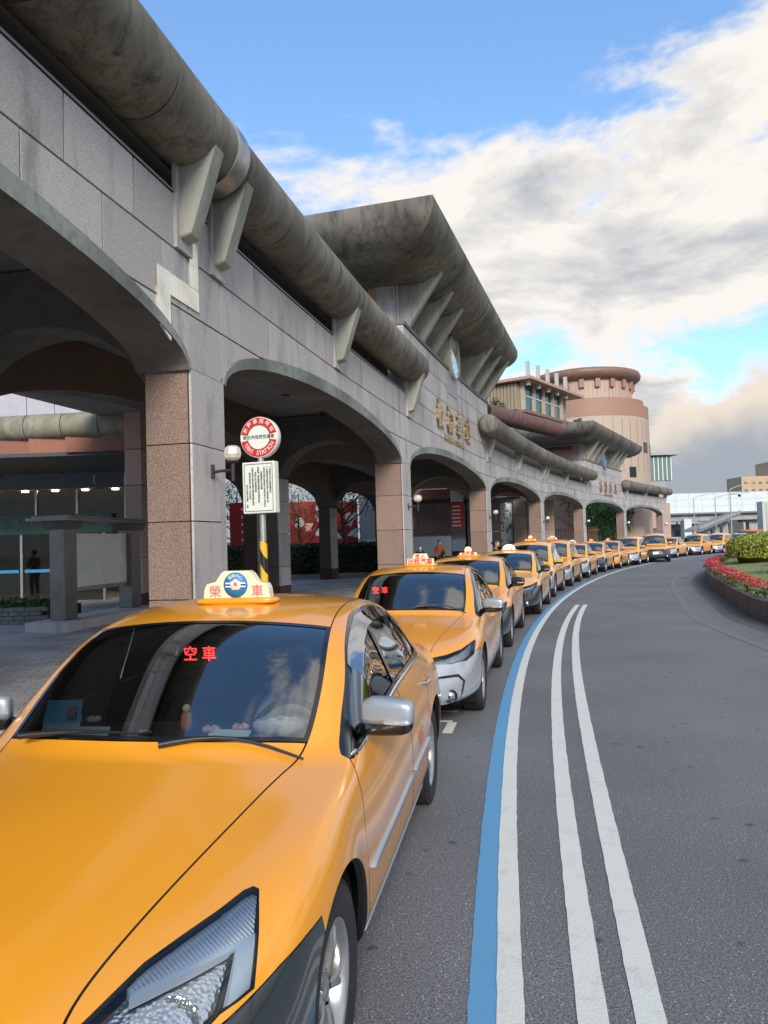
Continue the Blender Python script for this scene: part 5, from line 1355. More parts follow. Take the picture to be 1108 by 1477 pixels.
for p, lb in zip(PIERS[1:], ('black wall lamp with faceted globe on the nearest pier, left of the taxi station sign', 'black globe lamp on the second pier, behind the second taxi', 'black globe lamp on the third pier, right of the gilded letters', 'black globe lamp on the fourth pier, beside the dark arch with the white screen', 'black globe lamp on the fifth pier, left of the green tree', 'black globe lamp on the sixth pier, right of the green tree', 'black globe lamp on the last pier, at the far end of the arcade')):
    wall_lamp(p + .52, 2.68, lb)
# ------------------------------------------------------------------ vegetation
def leafmat(name, c, c2, rough=.6):
    def fn(m_, nt, b, N, L, tc):
        g = N('ShaderNodeNewGeometry'); mx = N('ShaderNodeMix'); mx.data_type = 'RGBA'; L(g.outputs['Random Per Island'], mx.inputs[0]); mx.inputs[6].default_value = (*c, 1); mx.inputs[7].default_value = (*c2, 1); L(mx.outputs[2], b.inputs['Base Color'])
    return mat(name, c, rough, fn=fn)
LEAF = leafmat('leaf green', (.035, .075, .018), (.08, .14, .035)); LEAFD = leafmat('dark leaf', (.018, .04, .014), (.045, .085, .025))
LEAFY = leafmat('yellow green leaf', (.15, .19, .018), (.34, .34, .04)); LEAFR = leafmat('red bract', (.45, .012, .015), (.70, .03, .03)); LEAFP = leafmat('pink bract', (.62, .25, .2), (.75, .4, .33)); GRASS = leafmat('grass blades', (.12, .19, .04), (.26, .30, .09))
BARK = mat('bark', (.07, .055, .04), .9, noise=(8, .4), bump=(20, .6))
def foliage(name, c, r_, n, leaf, m_, parent, lumps=7, seed=0, fill=.55, flat=1.0, bounds=None):
    rnd = random.Random(seed); V = []; F = []
    L_ = [(Vector((rnd.uniform(-1, 1), rnd.uniform(-1, 1), rnd.uniform(-.8, 1))) * fill, rnd.uniform(.38, .62)) for _ in range(lumps)]
    for i in range(n):
        lc, lr = L_[rnd.randrange(lumps)]
        d = Vector((rnd.gauss(0, 1), rnd.gauss(0, 1), rnd.gauss(0, 1))).normalized() * lr * rnd.uniform(.55, 1.05)
        p = lc + d; p = Vector((c[0] + p.x * r_[0], c[1] + p.y * r_[1], c[2] + p.z * r_[2]))
        a = Vector((rnd.gauss(0, 1), rnd.gauss(0, 1), rnd.gauss(0, .7 * flat))).normalized(); b_ = a.cross(Vector((rnd.gauss(0, 1), rnd.gauss(0, 1), rnd.gauss(0, 1)))).normalized(); s = leaf * rnd.uniform(.6, 1.3); w_ = s * .42
        k = len(V); V += [p - a * s, p + b_ * w_, p + a * s, p - b_ * w_]; F.append((k, k + 1, k + 2, k + 3))
    return MB().add(V, F).build(name, [m_], parent)
def boxfoliage(name, x0, x1, y0, y1, z0, z1, n, leaf, m_, parent, seed=0):
    """leaves thickest near the faces of a clipped hedge; coordinates local to the parent"""
    rnd = random.Random(seed); V = []; F = []
    for i in range(n):
        u = [rnd.random() for _ in range(3)]; ax = rnd.randrange(3)
        if rnd.random() < .8: u[ax] = rnd.choice((0, 1)) if ax < 2 else 1.0
        p = Vector((x0 + (x1 - x0) * u[0], y0 + (y1 - y0) * u[1], z0 + (z1 - z0) * u[2])) + Vector((rnd.gauss(0, .04), rnd.gauss(0, .04), rnd.gauss(0, .04) + .06 * math.sin(u[0] * 17 + u[1] * 9)))
        a = Vector((rnd.gauss(0, 1), rnd.gauss(0, 1), rnd.gauss(0, 1))).normalized(); b_ = a.cross(Vector((rnd.gauss(0, 1), rnd.gauss(0, 1), rnd.gauss(0, 1)))).normalized(); s = leaf * rnd.uniform(.6, 1.3)
        k = len(V); V += [p - a * s, p + b_ * s * .45, p + a * s, p - b_ * s * .45]; F.append((k, k + 1, k + 2, k + 3))
    return MB().add(V, F).build(name, [m_], parent)
def tree(loc, h, r_, n, leaf, m_, label, seed, name='tree', trunk_r=.12, bare=0.0, cz=.66, group=None):
    rnd = random.Random(seed); t = thing(name, label, 'tree', loc, 0, group)
    b = MB(); b.tube([(0, 0, -.05), (.05, .03, h * .25), (-.04, .06, h * .5), (.03, 0, h * .75)], [trunk_r, trunk_r * .8, trunk_r * .6, trunk_r * .3], 9)
    b.build('trunk', [BARK], t)
    for k in range(9):
        a = rnd.uniform(0, 2 * PI); z0 = h * rnd.uniform(.28, .6); l = r_ * rnd.uniform(.6, 1.0); e = Vector((math.cos(a) * l, math.sin(a) * l, z0 + h * rnd.uniform(.12, .35)))
        m1 = Vector((math.cos(a + .3) * l * .5, math.sin(a + .3) * l * .5, z0 + h * .08))
        b = MB(); b.tube([(0, 0, z0 - .1), m1, e, e + Vector((rnd.uniform(-.3, .3), rnd.uniform(-.3, .3), .5))], [trunk_r * .5, trunk_r * .32, trunk_r * .16, .01], 6)
        if bare:
            for q in range(5):
                s0 = m1.lerp(e, rnd.random()); b.tube([s0, s0 + Vector((rnd.uniform(-.5, .5), rnd.uniform(-.5, .5), rnd.uniform(.2, .8)))], [trunk_r * .14, .006], 5)
        b.build('limb', [BARK], t)
    foliage('crown', (0, 0, h * cz), (r_, r_, h * (1 - cz) * 1.05), n, leaf, m_, t, 11, seed)
    return t
# ------------------------------------------------------------------ people
def person(name_label, loc, rz, top, bottom, hair=(.012, .010, .009), pose='stand', mask=False, bag=None, h=1.62, bun=False):
    t = thing('person', name_label, 'person', loc, rz)
    k = h / 1.72
    P = {'pel': (0, 0, .95), 'waist': (0, .01, 1.08), 'chest': (0, .0, 1.28), 'neckb': (0, .01, 1.42), 'neck': (0, -.01, 1.50), 'hl': (.10, 0, .90), 'hr': (-.10, 0, .90), 'kl': (.11, -.02, .50), 'kr': (-.10, -.06, .50), 'al': (.12, .03, .09), 'ar': (-.11, .0, .09), 'tl': (.13, -.13, .04), 'tr': (-.12, -.16, .04),
         'sl': (.18, .01, 1.38), 'sr': (-.18, .01, 1.38), 'el': (.24, .02, 1.12), 'er': (-.24, .02, 1.12), 'wl': (.20, -.16, .98), 'wr': (-.20, -.16, .98)}
    if pose == 'phone': P['wr'] = (-.10, -.24, 1.22); P['er'] = (-.24, -.06, 1.12); P['wl'] = (.10, -.22, 1.18); P['el'] = (.24, -.05, 1.12)
    if pose == 'sit':
        P.update(hl=(.11, .0, .92), hr=(-.11, 0, .92), kl=(.17, -.46, .98), kr=(-.17, -.46, .98), al=(.17, -.62, .58), ar=(-.17, -.62, .58), tl=(.17, -.74, .53), tr=(-.17, -.74, .53), wl=(.14, -.36, 1.20), wr=(-.14, -.36, 1.22), el=(.27, -.14, 1.12), er=(-.27, -.14, 1.12))
    def skin(name, keys, edges, rad, m_):
        me = bpy.data.meshes.new(name); idx = {q: i for i, q in enumerate(keys)}
        me.from_pydata([tuple(c * k for c in P[q]) for q in keys], [(idx[a], idx[b_]) for a, b_ in edges], [])
        o = bpy.data.objects.new(name, me); COL.objects.link(o); o.modifiers.new('s', 'SKIN'); sk = me.skin_vertices[0].data
        for q, v in zip(keys, sk): v.radius = (rad[q][0] * k, rad[q][1] * k) if isinstance(rad[q], tuple) else (rad[q] * k, rad[q] * k)
        sk[0].use_root = True
        ss = o.modifiers.new('b', 'SUBSURF'); ss.levels = 2; ss.render_levels = 2
        dg = bpy.context.evaluated_depsgraph_get(); dg.update(); m2 = bpy.data.meshes.new_from_object(o.evaluated_get(dg)); bpy.data.objects.remove(o)
        m2.materials.clear(); m2.materials.append(m_)
        for p_ in m2.polygons: p_.use_smooth = True
        m2.name = name; return link(name, m2, t)
    rad = dict(pel=(.155, .11), waist=(.135, .10), chest=(.165, .115), neckb=(.085, .07), neck=.052, hl=.088, hr=.088, kl=.062, kr=.062, al=.042, ar=.042, tl=.036, tr=.036, sl=.072, sr=.072, el=.050, er=.050, wl=.034, wr=.034)
    ks = list(P); ed = [('pel', 'waist'), ('waist', 'chest'), ('chest', 'neckb'), ('neckb', 'neck'), ('pel', 'hl'), ('pel', 'hr'), ('hl', 'kl'), ('kl', 'al'), ('al', 'tl'), ('hr', 'kr'), ('kr', 'ar'), ('ar', 'tr'), ('neckb', 'sl'), ('neckb', 'sr'), ('sl', 'el'), ('el', 'wl'), ('sr', 'er'), ('er', 'wr')]
    skin('body', ks, ed, rad, SKIN)
    r2 = {q: (tuple(x + .016 for x in v) if isinstance(v, tuple) else v + .014) for q, v in rad.items()}
    kt = ['waist', 'pel', 'chest', 'neckb', 'sl', 'sr', 'el', 'er', 'wl', 'wr']
    skin('jacket', kt, [e for e in ed if e[0] in kt and e[1] in kt], r2, top)
    kb = ['pel', 'hl', 'hr', 'kl', 'kr', 'al', 'ar']; r3 = {q: (tuple(x + .01 for x in v) if isinstance(v, tuple) else v + .012) for q, v in rad.items()}
    skin('trousers', kb, [e for e in ed if e[0] in kb and e[1] in kb], r3, bottom)
    for s in ('l', 'r'):
        p = Vector(P['a' + s]); q = Vector(P['t' + s]); b = MB(); V, F = superq(((p.x + q.x) / 2 * k, (p.y + q.y) / 2 * k, (p.z + q.z) / 2 * k - .02), (.10 * k, .27 * k, .09 * k), 8, .7); b.add(V, F, 0, True); b.build('shoe', [TRIM], t)
        # hand: palm, four fingers and a thumb
        w_ = Vector(P['w' + s]) * k; e_ = Vector(P['e' + s]) * k; d = (w_ - e_).normalized(); up = Vector((0, 0, 1)); sd = d.cross(up).normalized(); b = MB()
        b.tube([w_, w_ + d * .04, w_ + d * .09], [.022, .034, .03], 8)
        for f_ in range(4):
            o_ = w_ + d * .085 + sd * (.024 - .016 * f_); l = (.062, .07, .066, .05)[f_]; b.tube([o_, o_ + d * l * .55, o_ + d * l * .8 - up * l * .5], [.009, .0085, .007], 6)
        b.tube([w_ + d * .03 + sd * .028, w_ + d * .06 + sd * .05 - up * .01, w_ + d * .09 + sd * .045 - up * .02], [.012, .010, .008], 6); b.build('hand', [SKIN], t)
    # head with face
    H = Vector((0, -.025, 1.62)) * k; b = MB()
    n = 18; V = []; F = []
    for i in range(n + 1):
        ph = -PI / 2 + PI * i / n
        for j in range(2 * n):
            th = 2 * PI * j / (2 * n); d = Vector((math.cos(ph) * math.cos(th), math.cos(ph) * math.sin(th), math.sin(ph)))
            x, y, z = d.x * .076, d.y * .098, d.z * .118
            if z < 0: x *= 1 - .32 * (z / -.118) ** 1.3; y = y * (1 - .12 * (z / -.118)) - .012 * (z / -.118)
            if d.y < -.5:
                y -= .024 * math.exp(-((x / .012) ** 2) - ((z + .008) / .022) ** 2)      # nose
                y += .010 * (math.exp(-(((abs(x) - .031) / .014) ** 2) - ((z - .018) / .012) ** 2))  # eye sockets
                y -= .005 * math.exp(-((x / .022) ** 2) - ((z + .052) / .007) ** 2)     # lips
                y -= .008 * math.exp(-((x / .02) ** 2) - ((z + .095) / .016) ** 2)     # chin
            V.append(H + Vector((x, y, z)) * k)
    for i in range(n):
        for j in range(2 * n): F.append((i * 2 * n + j, i * 2 * n + (j + 1) % (2 * n), (i + 1) * 2 * n + (j + 1) % (2 * n), (i + 1) * 2 * n + j))
    b.add(V, F, 0, True)
    for s in (-1, 1): b.ball(H + Vector((s * .077, .008, -.005)) * k, (.010 * k, .02 * k, .03 * k), 6)
    b.build('head', [SKIN], t)
    for s in (-1, 1): b = MB(); b.ball(H + Vector((s * .031, -.079, .018)) * k, .0115 * k, 6); b.build('eye', [IRON], t)
    b = MB(); b.tube([H + Vector((x, -.094 + abs(x) * .35, -.052)) * k for x in (-.024, 0, .024)], .004 * k, 5); b.build('mouth', [mat('lips', (.35, .12, .10), .5)], t)
    b = MB(); V, F = superq(H + Vector((0, .018, .022)) * k, (.172 * k, .205 * k, .218 * k), 12, .95)
    V2 = []
    for v in V:
        q = v - H
        if q.y < -.03 * k and q.z < .06 * k: v = H + Vector((q.x * .92, max(q.y, -.045 * k), q.z))
        if q.z < -.02 * k: v = Vector((v.x, max(v.y, H.y + .015), v.z))
        V2.append(v)
    b.add(V2, F, 0, True)
    if bun: b.ball(H + Vector((0, .12, .03)) * k, .05 * k, 8)
    b.build('hair', [mat('dark hair', hair, .5)], t)
    if mask: b = MB(); V, F = superq(H + Vector((0, -.062, -.045)) * k, (.125 * k, .09 * k, .092 * k), 10, .8); b.add(V, F, 0, True); b.build('face_mask', [WHITEP], t)
    if bag: b = MB(); V, F = superq((.14 * k, -.15, 1.02 * k), (.2, .16, .3), 8, .6); b.add(V, F, 0, True); b.build('shoulder_bag', [bag], t)
    return t
CLB = mat('black cloth', (.02, .02, .024), .85, bump=(60, .2)); CLO = mat('rust jacket', (.42, .13, .06), .8, bump=(60, .2)); CLG = mat('grey cloth', (.16, .17, .19), .85); CLN = mat('navy cloth', (.03, .04, .08), .85); CLW = mat('pale shirt', (.45, .52, .62), .8, bump=(60, .2))
person('person in rust orange jacket and white face mask standing under the third arch', (2.60, 36.6, PZ), R(10), CLO, CLB, mask=True, bag=CLB)
person('person in black with dark tied hair, seen in profile beside the third pier', (3.50, 24.2, PZ - .14), R(75), CLB, CLB, bun=True, h=1.68)
person('short dark haired person half hidden behind the white lit roof sign of the fourth taxi', (4.28, 26.6, PZ - .14), R(-20), CLG, CLN, h=1.50)
person('person in black with a pale face mask, stooping beside the second pier', (1.42, 31.0, PZ), R(0), CLB, CLB, mask=True, h=1.42)
person('person in a dark coat reading a phone at the glass entrance on the far left', (-12.6, 22.6, PZ), R(-70), CLN, CLB, pose='phone', h=1.70)

# ------------------------------------------------------------------ taxis
hero, _ = make_hero()
def place(root, px, py, hd, ky=1.0, tr=.875):
    """put the car so that its front right wheel stands at (px, py)"""
    c, s = math.cos(hd), math.sin(hd); lx, ly = tr, .97 * ky
    root.location = (px - (c * lx + s * ly), py - (-s * lx + c * ly), 0); root.rotation_euler = (0, 0, -hd)
hero.location = (-1.223, 1.69, 0); hero.rotation_euler = (0, 0, -R(9.89))
drv = person('driver in a pale shirt with short hair behind the wheel of the nearest taxi', (0, 0, 0), 0, CLW, CLB, pose='sit', h=1.55, hair=(.05, .05, .05))
Mh = hero.location; hd = R(9.89)
def hero_w(x, y, z): return (Mh.x + math.cos(hd) * x + math.sin(hd) * y, Mh.y - math.sin(hd) * x + math.cos(hd) * y, z)
drv.location = hero_w(.37, 2.42, -.30); drv.rotation_euler = (0, 0, -hd)
KW = {
 'sedan': dict(D=SEDAN, ky=.955, kz=.99, lift=0, wheel='double', grille='wide'),
 'mpv': dict(D=MPV, ky=.95, kz=1.0, lift=0, wag=True, grille='small', wheel='five'),
 'suv': dict(D=SUV, ky=.94, kz=1.1, lift=.03, wag=True, grille='tall', wheel='five', rad=.35),
}
PROTO = {}
def car(model, bump, paint_=None, mm=None, grille=None, label='', at=None, sign=None, scale=None):
    key = (model, bump, paint_.name if paint_ else '', mm.name if mm else '', grille)
    if key not in PROTO:
        kw = dict(KW[model]); 
        if grille: kw['grille'] = grille
        PROTO[key] = variant(kw.pop('D'), 'x', bump_mat={'silver': SILVER, 'black': DARKP, 'body': paint_ or ORANGE}[bump], paint_=paint_ or ORANGE, mirror_mat=mm, **kw)[0]; root = PROTO[key]; ztop = {'sedan': 1.452, 'mpv': 1.585 * 1.04, 'suv': 1.595 * 1.1 + .03}[model]; root['zt'] = ztop
    else: root = copy_tree_nosign(PROTO[key])
    ky = KW[model]['ky']
    px, py, h_ = at; place(root, px, py, h_, ky)
    tag(root, label, 'taxi', 'taxis queuing along the kerb')
    zt = PROTO[key]['zt']
    if sign:
        kind, col, l1, l2, txtc = sign
        t, Mt = roof_sign(root, (0, 2.35), kind=kind, col=col, z=zt - .012, w=.38)
        if l1: text_obj('sign_text', l1, .055, Mt @ Matrix.Translation((0, .115, .0015)), txtc, t, .0004, fat=.001)
        if l2: text_obj('sign_text', l2, .078, Mt @ Matrix.Translation((0, .052, .0015)), txtc, t, .0004, fat=.0015)
    return root
def copy_tree_nosign(o, parent=None):
    c = o.copy(); COL.objects.link(c); c.parent = parent
    for ch in list(o.children):
        if ch.name.startswith('roof_sign') or ch.name.startswith('led_board'): continue
        copy_tree_nosign(ch, c)
    return c
W_ = lambda kind, l1='', l2='', col=CREAM: (kind, col, l1, l2, REDP)
c2 = car('sedan', 'silver', mm=SATIN, grille='wide', label='second taxi, orange with silver lower bumper and red characters lit behind its windscreen', at=(.98, 7.92, R(12.6)), sign=W_('trap', '個 人', '出租汽車'))
led_board(c2, (-.42, 1.90, 1.17), 1.0)
c3 = car('sedan', 'black', mm=BLACKP, grille='wide', label='third taxi, orange with black mirrors and lower bumper, knob shaped roof sign', at=(2.02, 12.4, R(14.2)), sign=W_('knob', '', '計程車'))
c4 = car('sedan', 'black', ORANGE2, mm=BLACKP, grille='small', label='fourth taxi, yellow sedan with black lower bumper and a glowing white roof sign', at=(3.53, 17.5, R(16.5)), sign=('dome', LAMPON, '', '計程車', BLUEP))
LBL = [('mpv', 'silver', ORANGE2, 'small', 'fifth taxi, tall yellow people carrier with plain silver bumper', 'knob', (4.94, 22.3), 18.5, CREAM),
 ('mpv', 'silver', ORANGE, 'wide', 'sixth taxi, orange people carrier with silver bumper right behind the plain silver one', 'trap', (6.58, 26.9), 20.5, CREAM),
 ('sedan', 'silver', ORANGE2, 'small', 'seventh taxi, yellow sedan with silver bumper and a bright white roof sign', 'dome', (8.48, 31.8), 22, WHITEP),
 ('sedan', 'black', ORANGE2, 'small', 'eighth taxi, yellow sedan with shiny black bumper in front of the tree arch', 'small', (10.5, 36.4), 24, CREAM),
 ('sedan', 'body', ORANGE, 'small', 'ninth taxi, small all orange sedan without contrasting bumper', 'small', (12.3, 39.9), 26, CREAM),
 ('mpv', 'silver', ORANGE2, 'small', 'tenth taxi, tall people carrier with silver front just left of the dark fronted car', None, (14.6, 43.8), 28.5, CREAM),
 ('suv', 'black', ORANGE2, 'tall', 'beige yellow taxi with black front pulled out of the queue over the white line', None, (17.6, 47.2), 18, CREAM),
 ('mpv', 'body', ORANGE, 'small', 'orange taxi partly hidden just behind the dark fronted one', None, (18.3, 51.6), 33, CREAM),
 ('sedan', 'silver', ORANGE2, 'small', 'yellow sedan taxi with silver bumper, second after the dark fronted one', 'small', (20.9, 54.6), 35, CREAM),
 ('mpv', 'silver', ORANGE, 'wide', 'orange people carrier with broad silver front, last but one of the visible queue', 'small', (24.4, 58.8), 38, CREAM),
 ('mpv', 'silver', ORANGE2, 'wide', 'last taxi before the yellow hedge, pale people carrier', None, (27.6, 62.2), 40, CREAM)]
for mod, bu, pa, gr, lb, sg, (x, y), h_, cl in LBL:
    r_ = car(mod, bu, pa, None, gr, lb, (x, y, R(h_)), (sg, cl, '', '計程車', REDP) if sg else None)
    if 'tenth' in lb: led_board(r_, (-.42, 1.85, 1.30), 1.1)

# ------------------------------------------------------------------ taxi station sign
SG = thing('taxi_station_sign', 'round red and white taxi station sign over a white notice board on a grey pole', 'bus stop sign', (-1.47, 9.25, 0))
SG.rotation_euler = (0, 0, R(-17)); SG.rotation_euler.y = R(-.4)
SG['category'] = 'taxi sign'
GALV = mat('galvanised pole', (.36, .38, .36), .45, .6, noise=(10, .2))
b = MB(); b.tube([(0, .02, 0), (0, .02, 2.95)], .038, 16); b.build('pole', [GALV], SG)
def stripe_fn(m_, nt, bs, N, L, tc):
    sp = N('ShaderNodeSeparateXYZ'); L(tc.outputs['Object'], sp.inputs[0]); a = N('ShaderNodeMath'); a.operation = 'MULTIPLY_ADD'; L(sp.outputs[0], a.inputs[0]); a.inputs[1].default_value = 1.7; L(sp.outputs[2], a.inputs[2])
    f = N('ShaderNodeMath'); f.operation = 'FRACT'; m2 = N('ShaderNodeMath'); m2.operation = 'MULTIPLY'; m2.inputs[1].default_value = 2.7; L(a.outputs[0], m2.inputs[0]); L(m2.outputs[0], f.inputs[0]); g = N('ShaderNodeMath'); g.operation = 'GREATER_THAN'; g.inputs[1].default_value = .5; L(f.outputs[0], g.inputs[0])
    mx = N('ShaderNodeMix'); mx.data_type = 'RGBA'; L(g.outputs[0], mx.inputs[0]); mx.inputs[6].default_value = (.012, .012, .012, 1); mx.inputs[7].default_value = (.75, .42, .02, 1); L(mx.outputs[2], bs.inputs['Base Color'])
b = MB(); b.tube([(0, .02, .3), (0, .02, 1.80)], .046, 20, cap=True); b.build('striped_sleeve', [mat('hazard stripes', (.7, .4, .02), .4, fn=stripe_fn)], SG)
MS = Matrix.Translation((0, -.02, 3.07)) @ Matrix.Rotation(R(90), 4, 'X')
WSIGN = mat('sign white', (.66, .70, .62), .4); RSIGN = mat('sign red', (.55, .02, .03), .4); KSIGN = mat('sign ink', (.03, .035, .04), .5)
b = MB(); b.lathe([(0, -.11), (.243, -.11), (.25, -.10), (.25, -.005), (.245, .0)], 48, MS); b.lathe([(.245, 0), (0, 0)], 48, MS); dsc = b.build('sign_disc', [WSIGN], SG)
def ring_part(name, a0, a1, r0, r1, z, m_, par, M=MS, n=28):
    V = []
    for k in range(n + 1):
        a = a0 + (a1 - a0) * k / n; V += [M @ Vector((r0 * math.cos(a), r0 * math.sin(a), z)), M @ Vector((r1 * math.cos(a), r1 * math.sin(a), z))]
    MB().add(V, [(2 * k, 2 * k + 1, 2 * k + 3, 2 * k + 2) for k in range(n)]).build(name, [m_], par)
ring_part('red_band', R(11), R(169), .150, .240, .003, RSIGN, dsc); ring_part('red_band', R(191), R(349), .150, .240, .003, RSIGN, dsc)
b = MB(); b.lathe([(.150, .003), (.146, .003)], 40, MS); b.build('inner_ring', [KSIGN], dsc)
for k, ch in enumerate('計程車招呼站'):
    a = R(62 - 24.8 * k); text_obj('sign_letter', ch, .062, MS @ Matrix.Rotation(a, 4, 'Z') @ Matrix.Translation((0, .195, .005)), WSIGN, dsc, .0006, fat=.0008)
text_obj('sign_letters', '新北市政府交通局', .052, MS @ Matrix.Translation((0, .0, .004)), KSIGN, dsc, .0006, fat=.0004)
for k, ch in enumerate('TAXI STATION'):
    if ch == ' ': continue
    a = R(-62 + 11.3 * k); text_obj('sign_letter', ch, .072, MS @ Matrix.Rotation(a, 4, 'Z') @ Matrix.Translation((0, -.195, .005)), WSIGN, dsc, .0006, fat=.0006)
b = MB(); b.box((0, -.0, 2.455), (.43, .12, .625), None, 0, 1, .012); brd = b.build('notice_board', [WSIGN], SG)
MBd = Matrix.Translation((0, -.0625, 2.455)) @ Matrix.Rotation(R(90), 4, 'X')
for (x, y, w_, h_) in ((0, .285, .37, .006), (0, -.285, .37, .006), (.185, 0, .006, .57), (-.185, 0, .006, .57)):
    b = MB(); b.box((x, y, .001), (w_, h_, .002), MBd); b.build('border_line', [KSIGN], brd)
TXT = ['一未經許可非計程車輛請勿', '二計程車排班應依序進入候客區不得', '三排班車輛引擎應熄火並保持車內外清潔及', '服裝整齊不得喧嘩', '四乘客上車後應即駛離不得逗留並依', '規定使用計費器收費', '五違反規定者依道路交通管理處罰條例', '舉發並得禁止進入本站排班', '新北市政府交通局 公告']
for k, col_ in enumerate(TXT):
    n_ = len(col_); x = .155 - .0385 * k; top = .27 if k not in (3, 5, 7) else .20; top = .05 if k == 8 else top
    s = .026; st = min(.030, (top + .26) / n_); 
    text_obj('notice_text', '\n'.join(col_), st * .92, MBd @ Matrix.Translation((x, (top + (top - st * n_)) / 2, .002)) , KSIGN, brd, .0003, fat=.0002, res=1)

# ------------------------------------------------------------------ steel notice kiosk
K = thing('notice_kiosk', 'grey green metal kiosk with an empty pale notice panel standing on a stone plinth', 'notice board', (-6.50, 17.35, PZ)); K.rotation_euler = (0, 0, -R(9))
b = MB(); b.box((0, 0, .10), (.95, 4.1, .20), None, 0, 1, .01); b.build('plinth', [GRANITE], K)
for y in (-1.42, 1.42):
    b = MB(); b.box((0, y, 1.22), (.34, .46, 2.03), None, 0, 1, .012); b.build('post', [GREENM], K)
    b = MB(); b.box((0, y, 2.16), (.44, .56, .16), None, 0, .0 + 1.25, .0); b.build('capital', [GREENM], K)
b = MB(); b.box((0, 0, 1.42), (.07, 2.4, 1.16), None, 0); b.build('notice_panel', [mat('empty panel', (.72, .70, .62), .35, noise=(2, .12))], K)
b = MB(); b.box((.0, 0, .80), (.14, 2.4, .09), None, 0, 1, .006); b.build('bottom_rail', [STEEL], K)
b = MB(); b.box((.0, 0, 2.27), (.95, 4.0, .07), None, 0, 1, .012); b.box((.0, 0, 2.325), (.80, 3.8, .05), None, 0, 1, .0); b.build('roof', [GREENM], K)

# ------------------------------------------------------------------ station building on the left, lit shopfront
ST = thing('station_hall', 'station hall with concrete pipe cornice, brick red band and glazed entrance under downlights, far left', 'station building', (0, 0, 0))
b = MB(); b.box((-17.8, 29, 9.2), (24, 8, 6.6)); b.build('wall_core', [JOINT], ST)
for i in range(26):
    b = MB(); b.box((-29.5 + i * .915, 24.97, 8.3), (.895, .05, 4.9), None, 0); b.build('wall_panel', [mat('white wall panel', (.40, .38, .41), .5, noise=(3, .1))], ST)
for i in range(18):
    xa = -25.0 + i * 1.035; b = MB(); ya = 22.4 - (xa + 25) * .125
    b.tube([(xa + .01, ya, 5.12), (xa + 1.02, ya - .128, 5.12)], .34, 24); b.build('cornice_pipe', [PIPE2], ST)
    b = MB(); b.box((xa + .52, ya + .02, 4.60), (1.01, .30, .42)); b.build('band_panel', [BRICKRED], ST)
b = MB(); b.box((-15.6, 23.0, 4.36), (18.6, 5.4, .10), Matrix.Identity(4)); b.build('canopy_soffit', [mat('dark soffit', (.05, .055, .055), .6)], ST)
for i in range(12):
    b = MB(); b.box((-17.9 + i * 1.0, 24.75, 4.06), (.96, .10, .50)); b.build('fascia_panel', [mat('blue grey fascia', (.06, .085, .105), .4)], ST)
DL = mat('downlight', (.9, .85, .75), .5, emit=(1, .93, .8, 9))
for i in range(8):
    x = -15.2 + i * 1.02
    for y in (25.8,): b = MB(); b.lathe([(.0, 3.80), (.11, 3.80), (.12, 3.83)], 16, Matrix.Translation((x, y, 0))); b.build('downlight', [DL], ST)
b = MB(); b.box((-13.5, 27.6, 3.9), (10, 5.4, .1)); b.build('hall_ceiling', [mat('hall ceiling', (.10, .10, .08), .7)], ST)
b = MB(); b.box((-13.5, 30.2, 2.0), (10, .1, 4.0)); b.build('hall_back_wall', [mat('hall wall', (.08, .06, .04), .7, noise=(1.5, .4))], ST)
b = MB(); b.box((-12.9, 28.4, 2.75), (2.2, .3, .35)); b.build('orange_light_box', [mat('orange box', (.7, .2, .03), .5, emit=(1, .28, .05, 1.0))], ST)
for x in (-16, -14.4, -12.75, -11.45, -10.1, -8.5):
    b = MB(); b.box((x, 25.1, 3.3), (.07, .08, 1.0)); b.build('mullion', [STEEL], ST)
for x0, x1 in ((-16, -14.4), (-14.4, -12.75), (-12.75, -11.45), (-11.45, -10.1), (-10.1, -8.5)):
    b = MB(); b.box(((x0 + x1) / 2, 25.12, 3.3), (x1 - x0 - .08, .02, .98)); b.build('glass_pane', [SIDEGLASS2 if False else glass('shop glass', (.5, .56, .5), 1.45, 1.1) if 'shop glass' not in MATS else MATS['shop glass']], ST)
b = MB(); b.box((-13.0, 24.95, 2.66), (8.2, .12, .62)); sgn = b.build('green_sign', [mat('green sign', (.006, .075, .05), .4)], ST)
M = frame((-12.35, 24.885, 2.66), (1, 0, 0), (0, 0, 1)); text_obj('sign_text', '板橋車站', .47, M @ Matrix.Translation((.77, 0, 0)), mat('sign lettering dark', (.03, .05, .04), .4), sgn, .01, fat=.006)
for x in (-14.6, -13.2, -11.9, -10.5, -9.2):
    b = MB(); b.box((x, 25.0, 1.25), (.08, .08, 2.2)); b.build('door_post', [STEEL], ST)
for x0, x1 in ((-14.6, -13.2), (-13.2, -11.9), (-11.9, -10.5), (-10.5, -9.2)):
    b = MB(); b.box(((x0 + x1) / 2, 25.02, 1.25), (x1 - x0 - .1, .02, 2.18)); d_ = b.build('door', [MATS['shop glass']], ST)
    b = MB(); b.box(((x0 + x1) / 2, 24.98, 1.15), (x1 - x0 - .2, .01, .10)); b.build('door_strip', [BLUEP], d_)
for k in range(9):
    b = MB(); b.box((-8.3 + (k % 3) * .0 + .55, 25.0, .62 + k * .0 + .0), (.01, .01, .01))
for r in range(4):
    for c in range(2):
        b = MB(); b.box((-7.85 + c * 1.0, 24.9, .65 + r * 1.0), (.98, .12, .98)); b.build('stone_tile', [GRANITE_B if r else REDBASE], ST)
for k in range(6):
    z0 = PZ if k == 0 else .62 + (k - 1) * .93
    z1 = .62 if k == 0 else z0 + .92
    b = MB(); b.box((-6.42, 20.2, (z0 + z1) / 2), (.42, 1.3, z1 - z0 - .01)); b.build('corner_block', [REDBASE if k == 0 else PINKSTONE], ST)
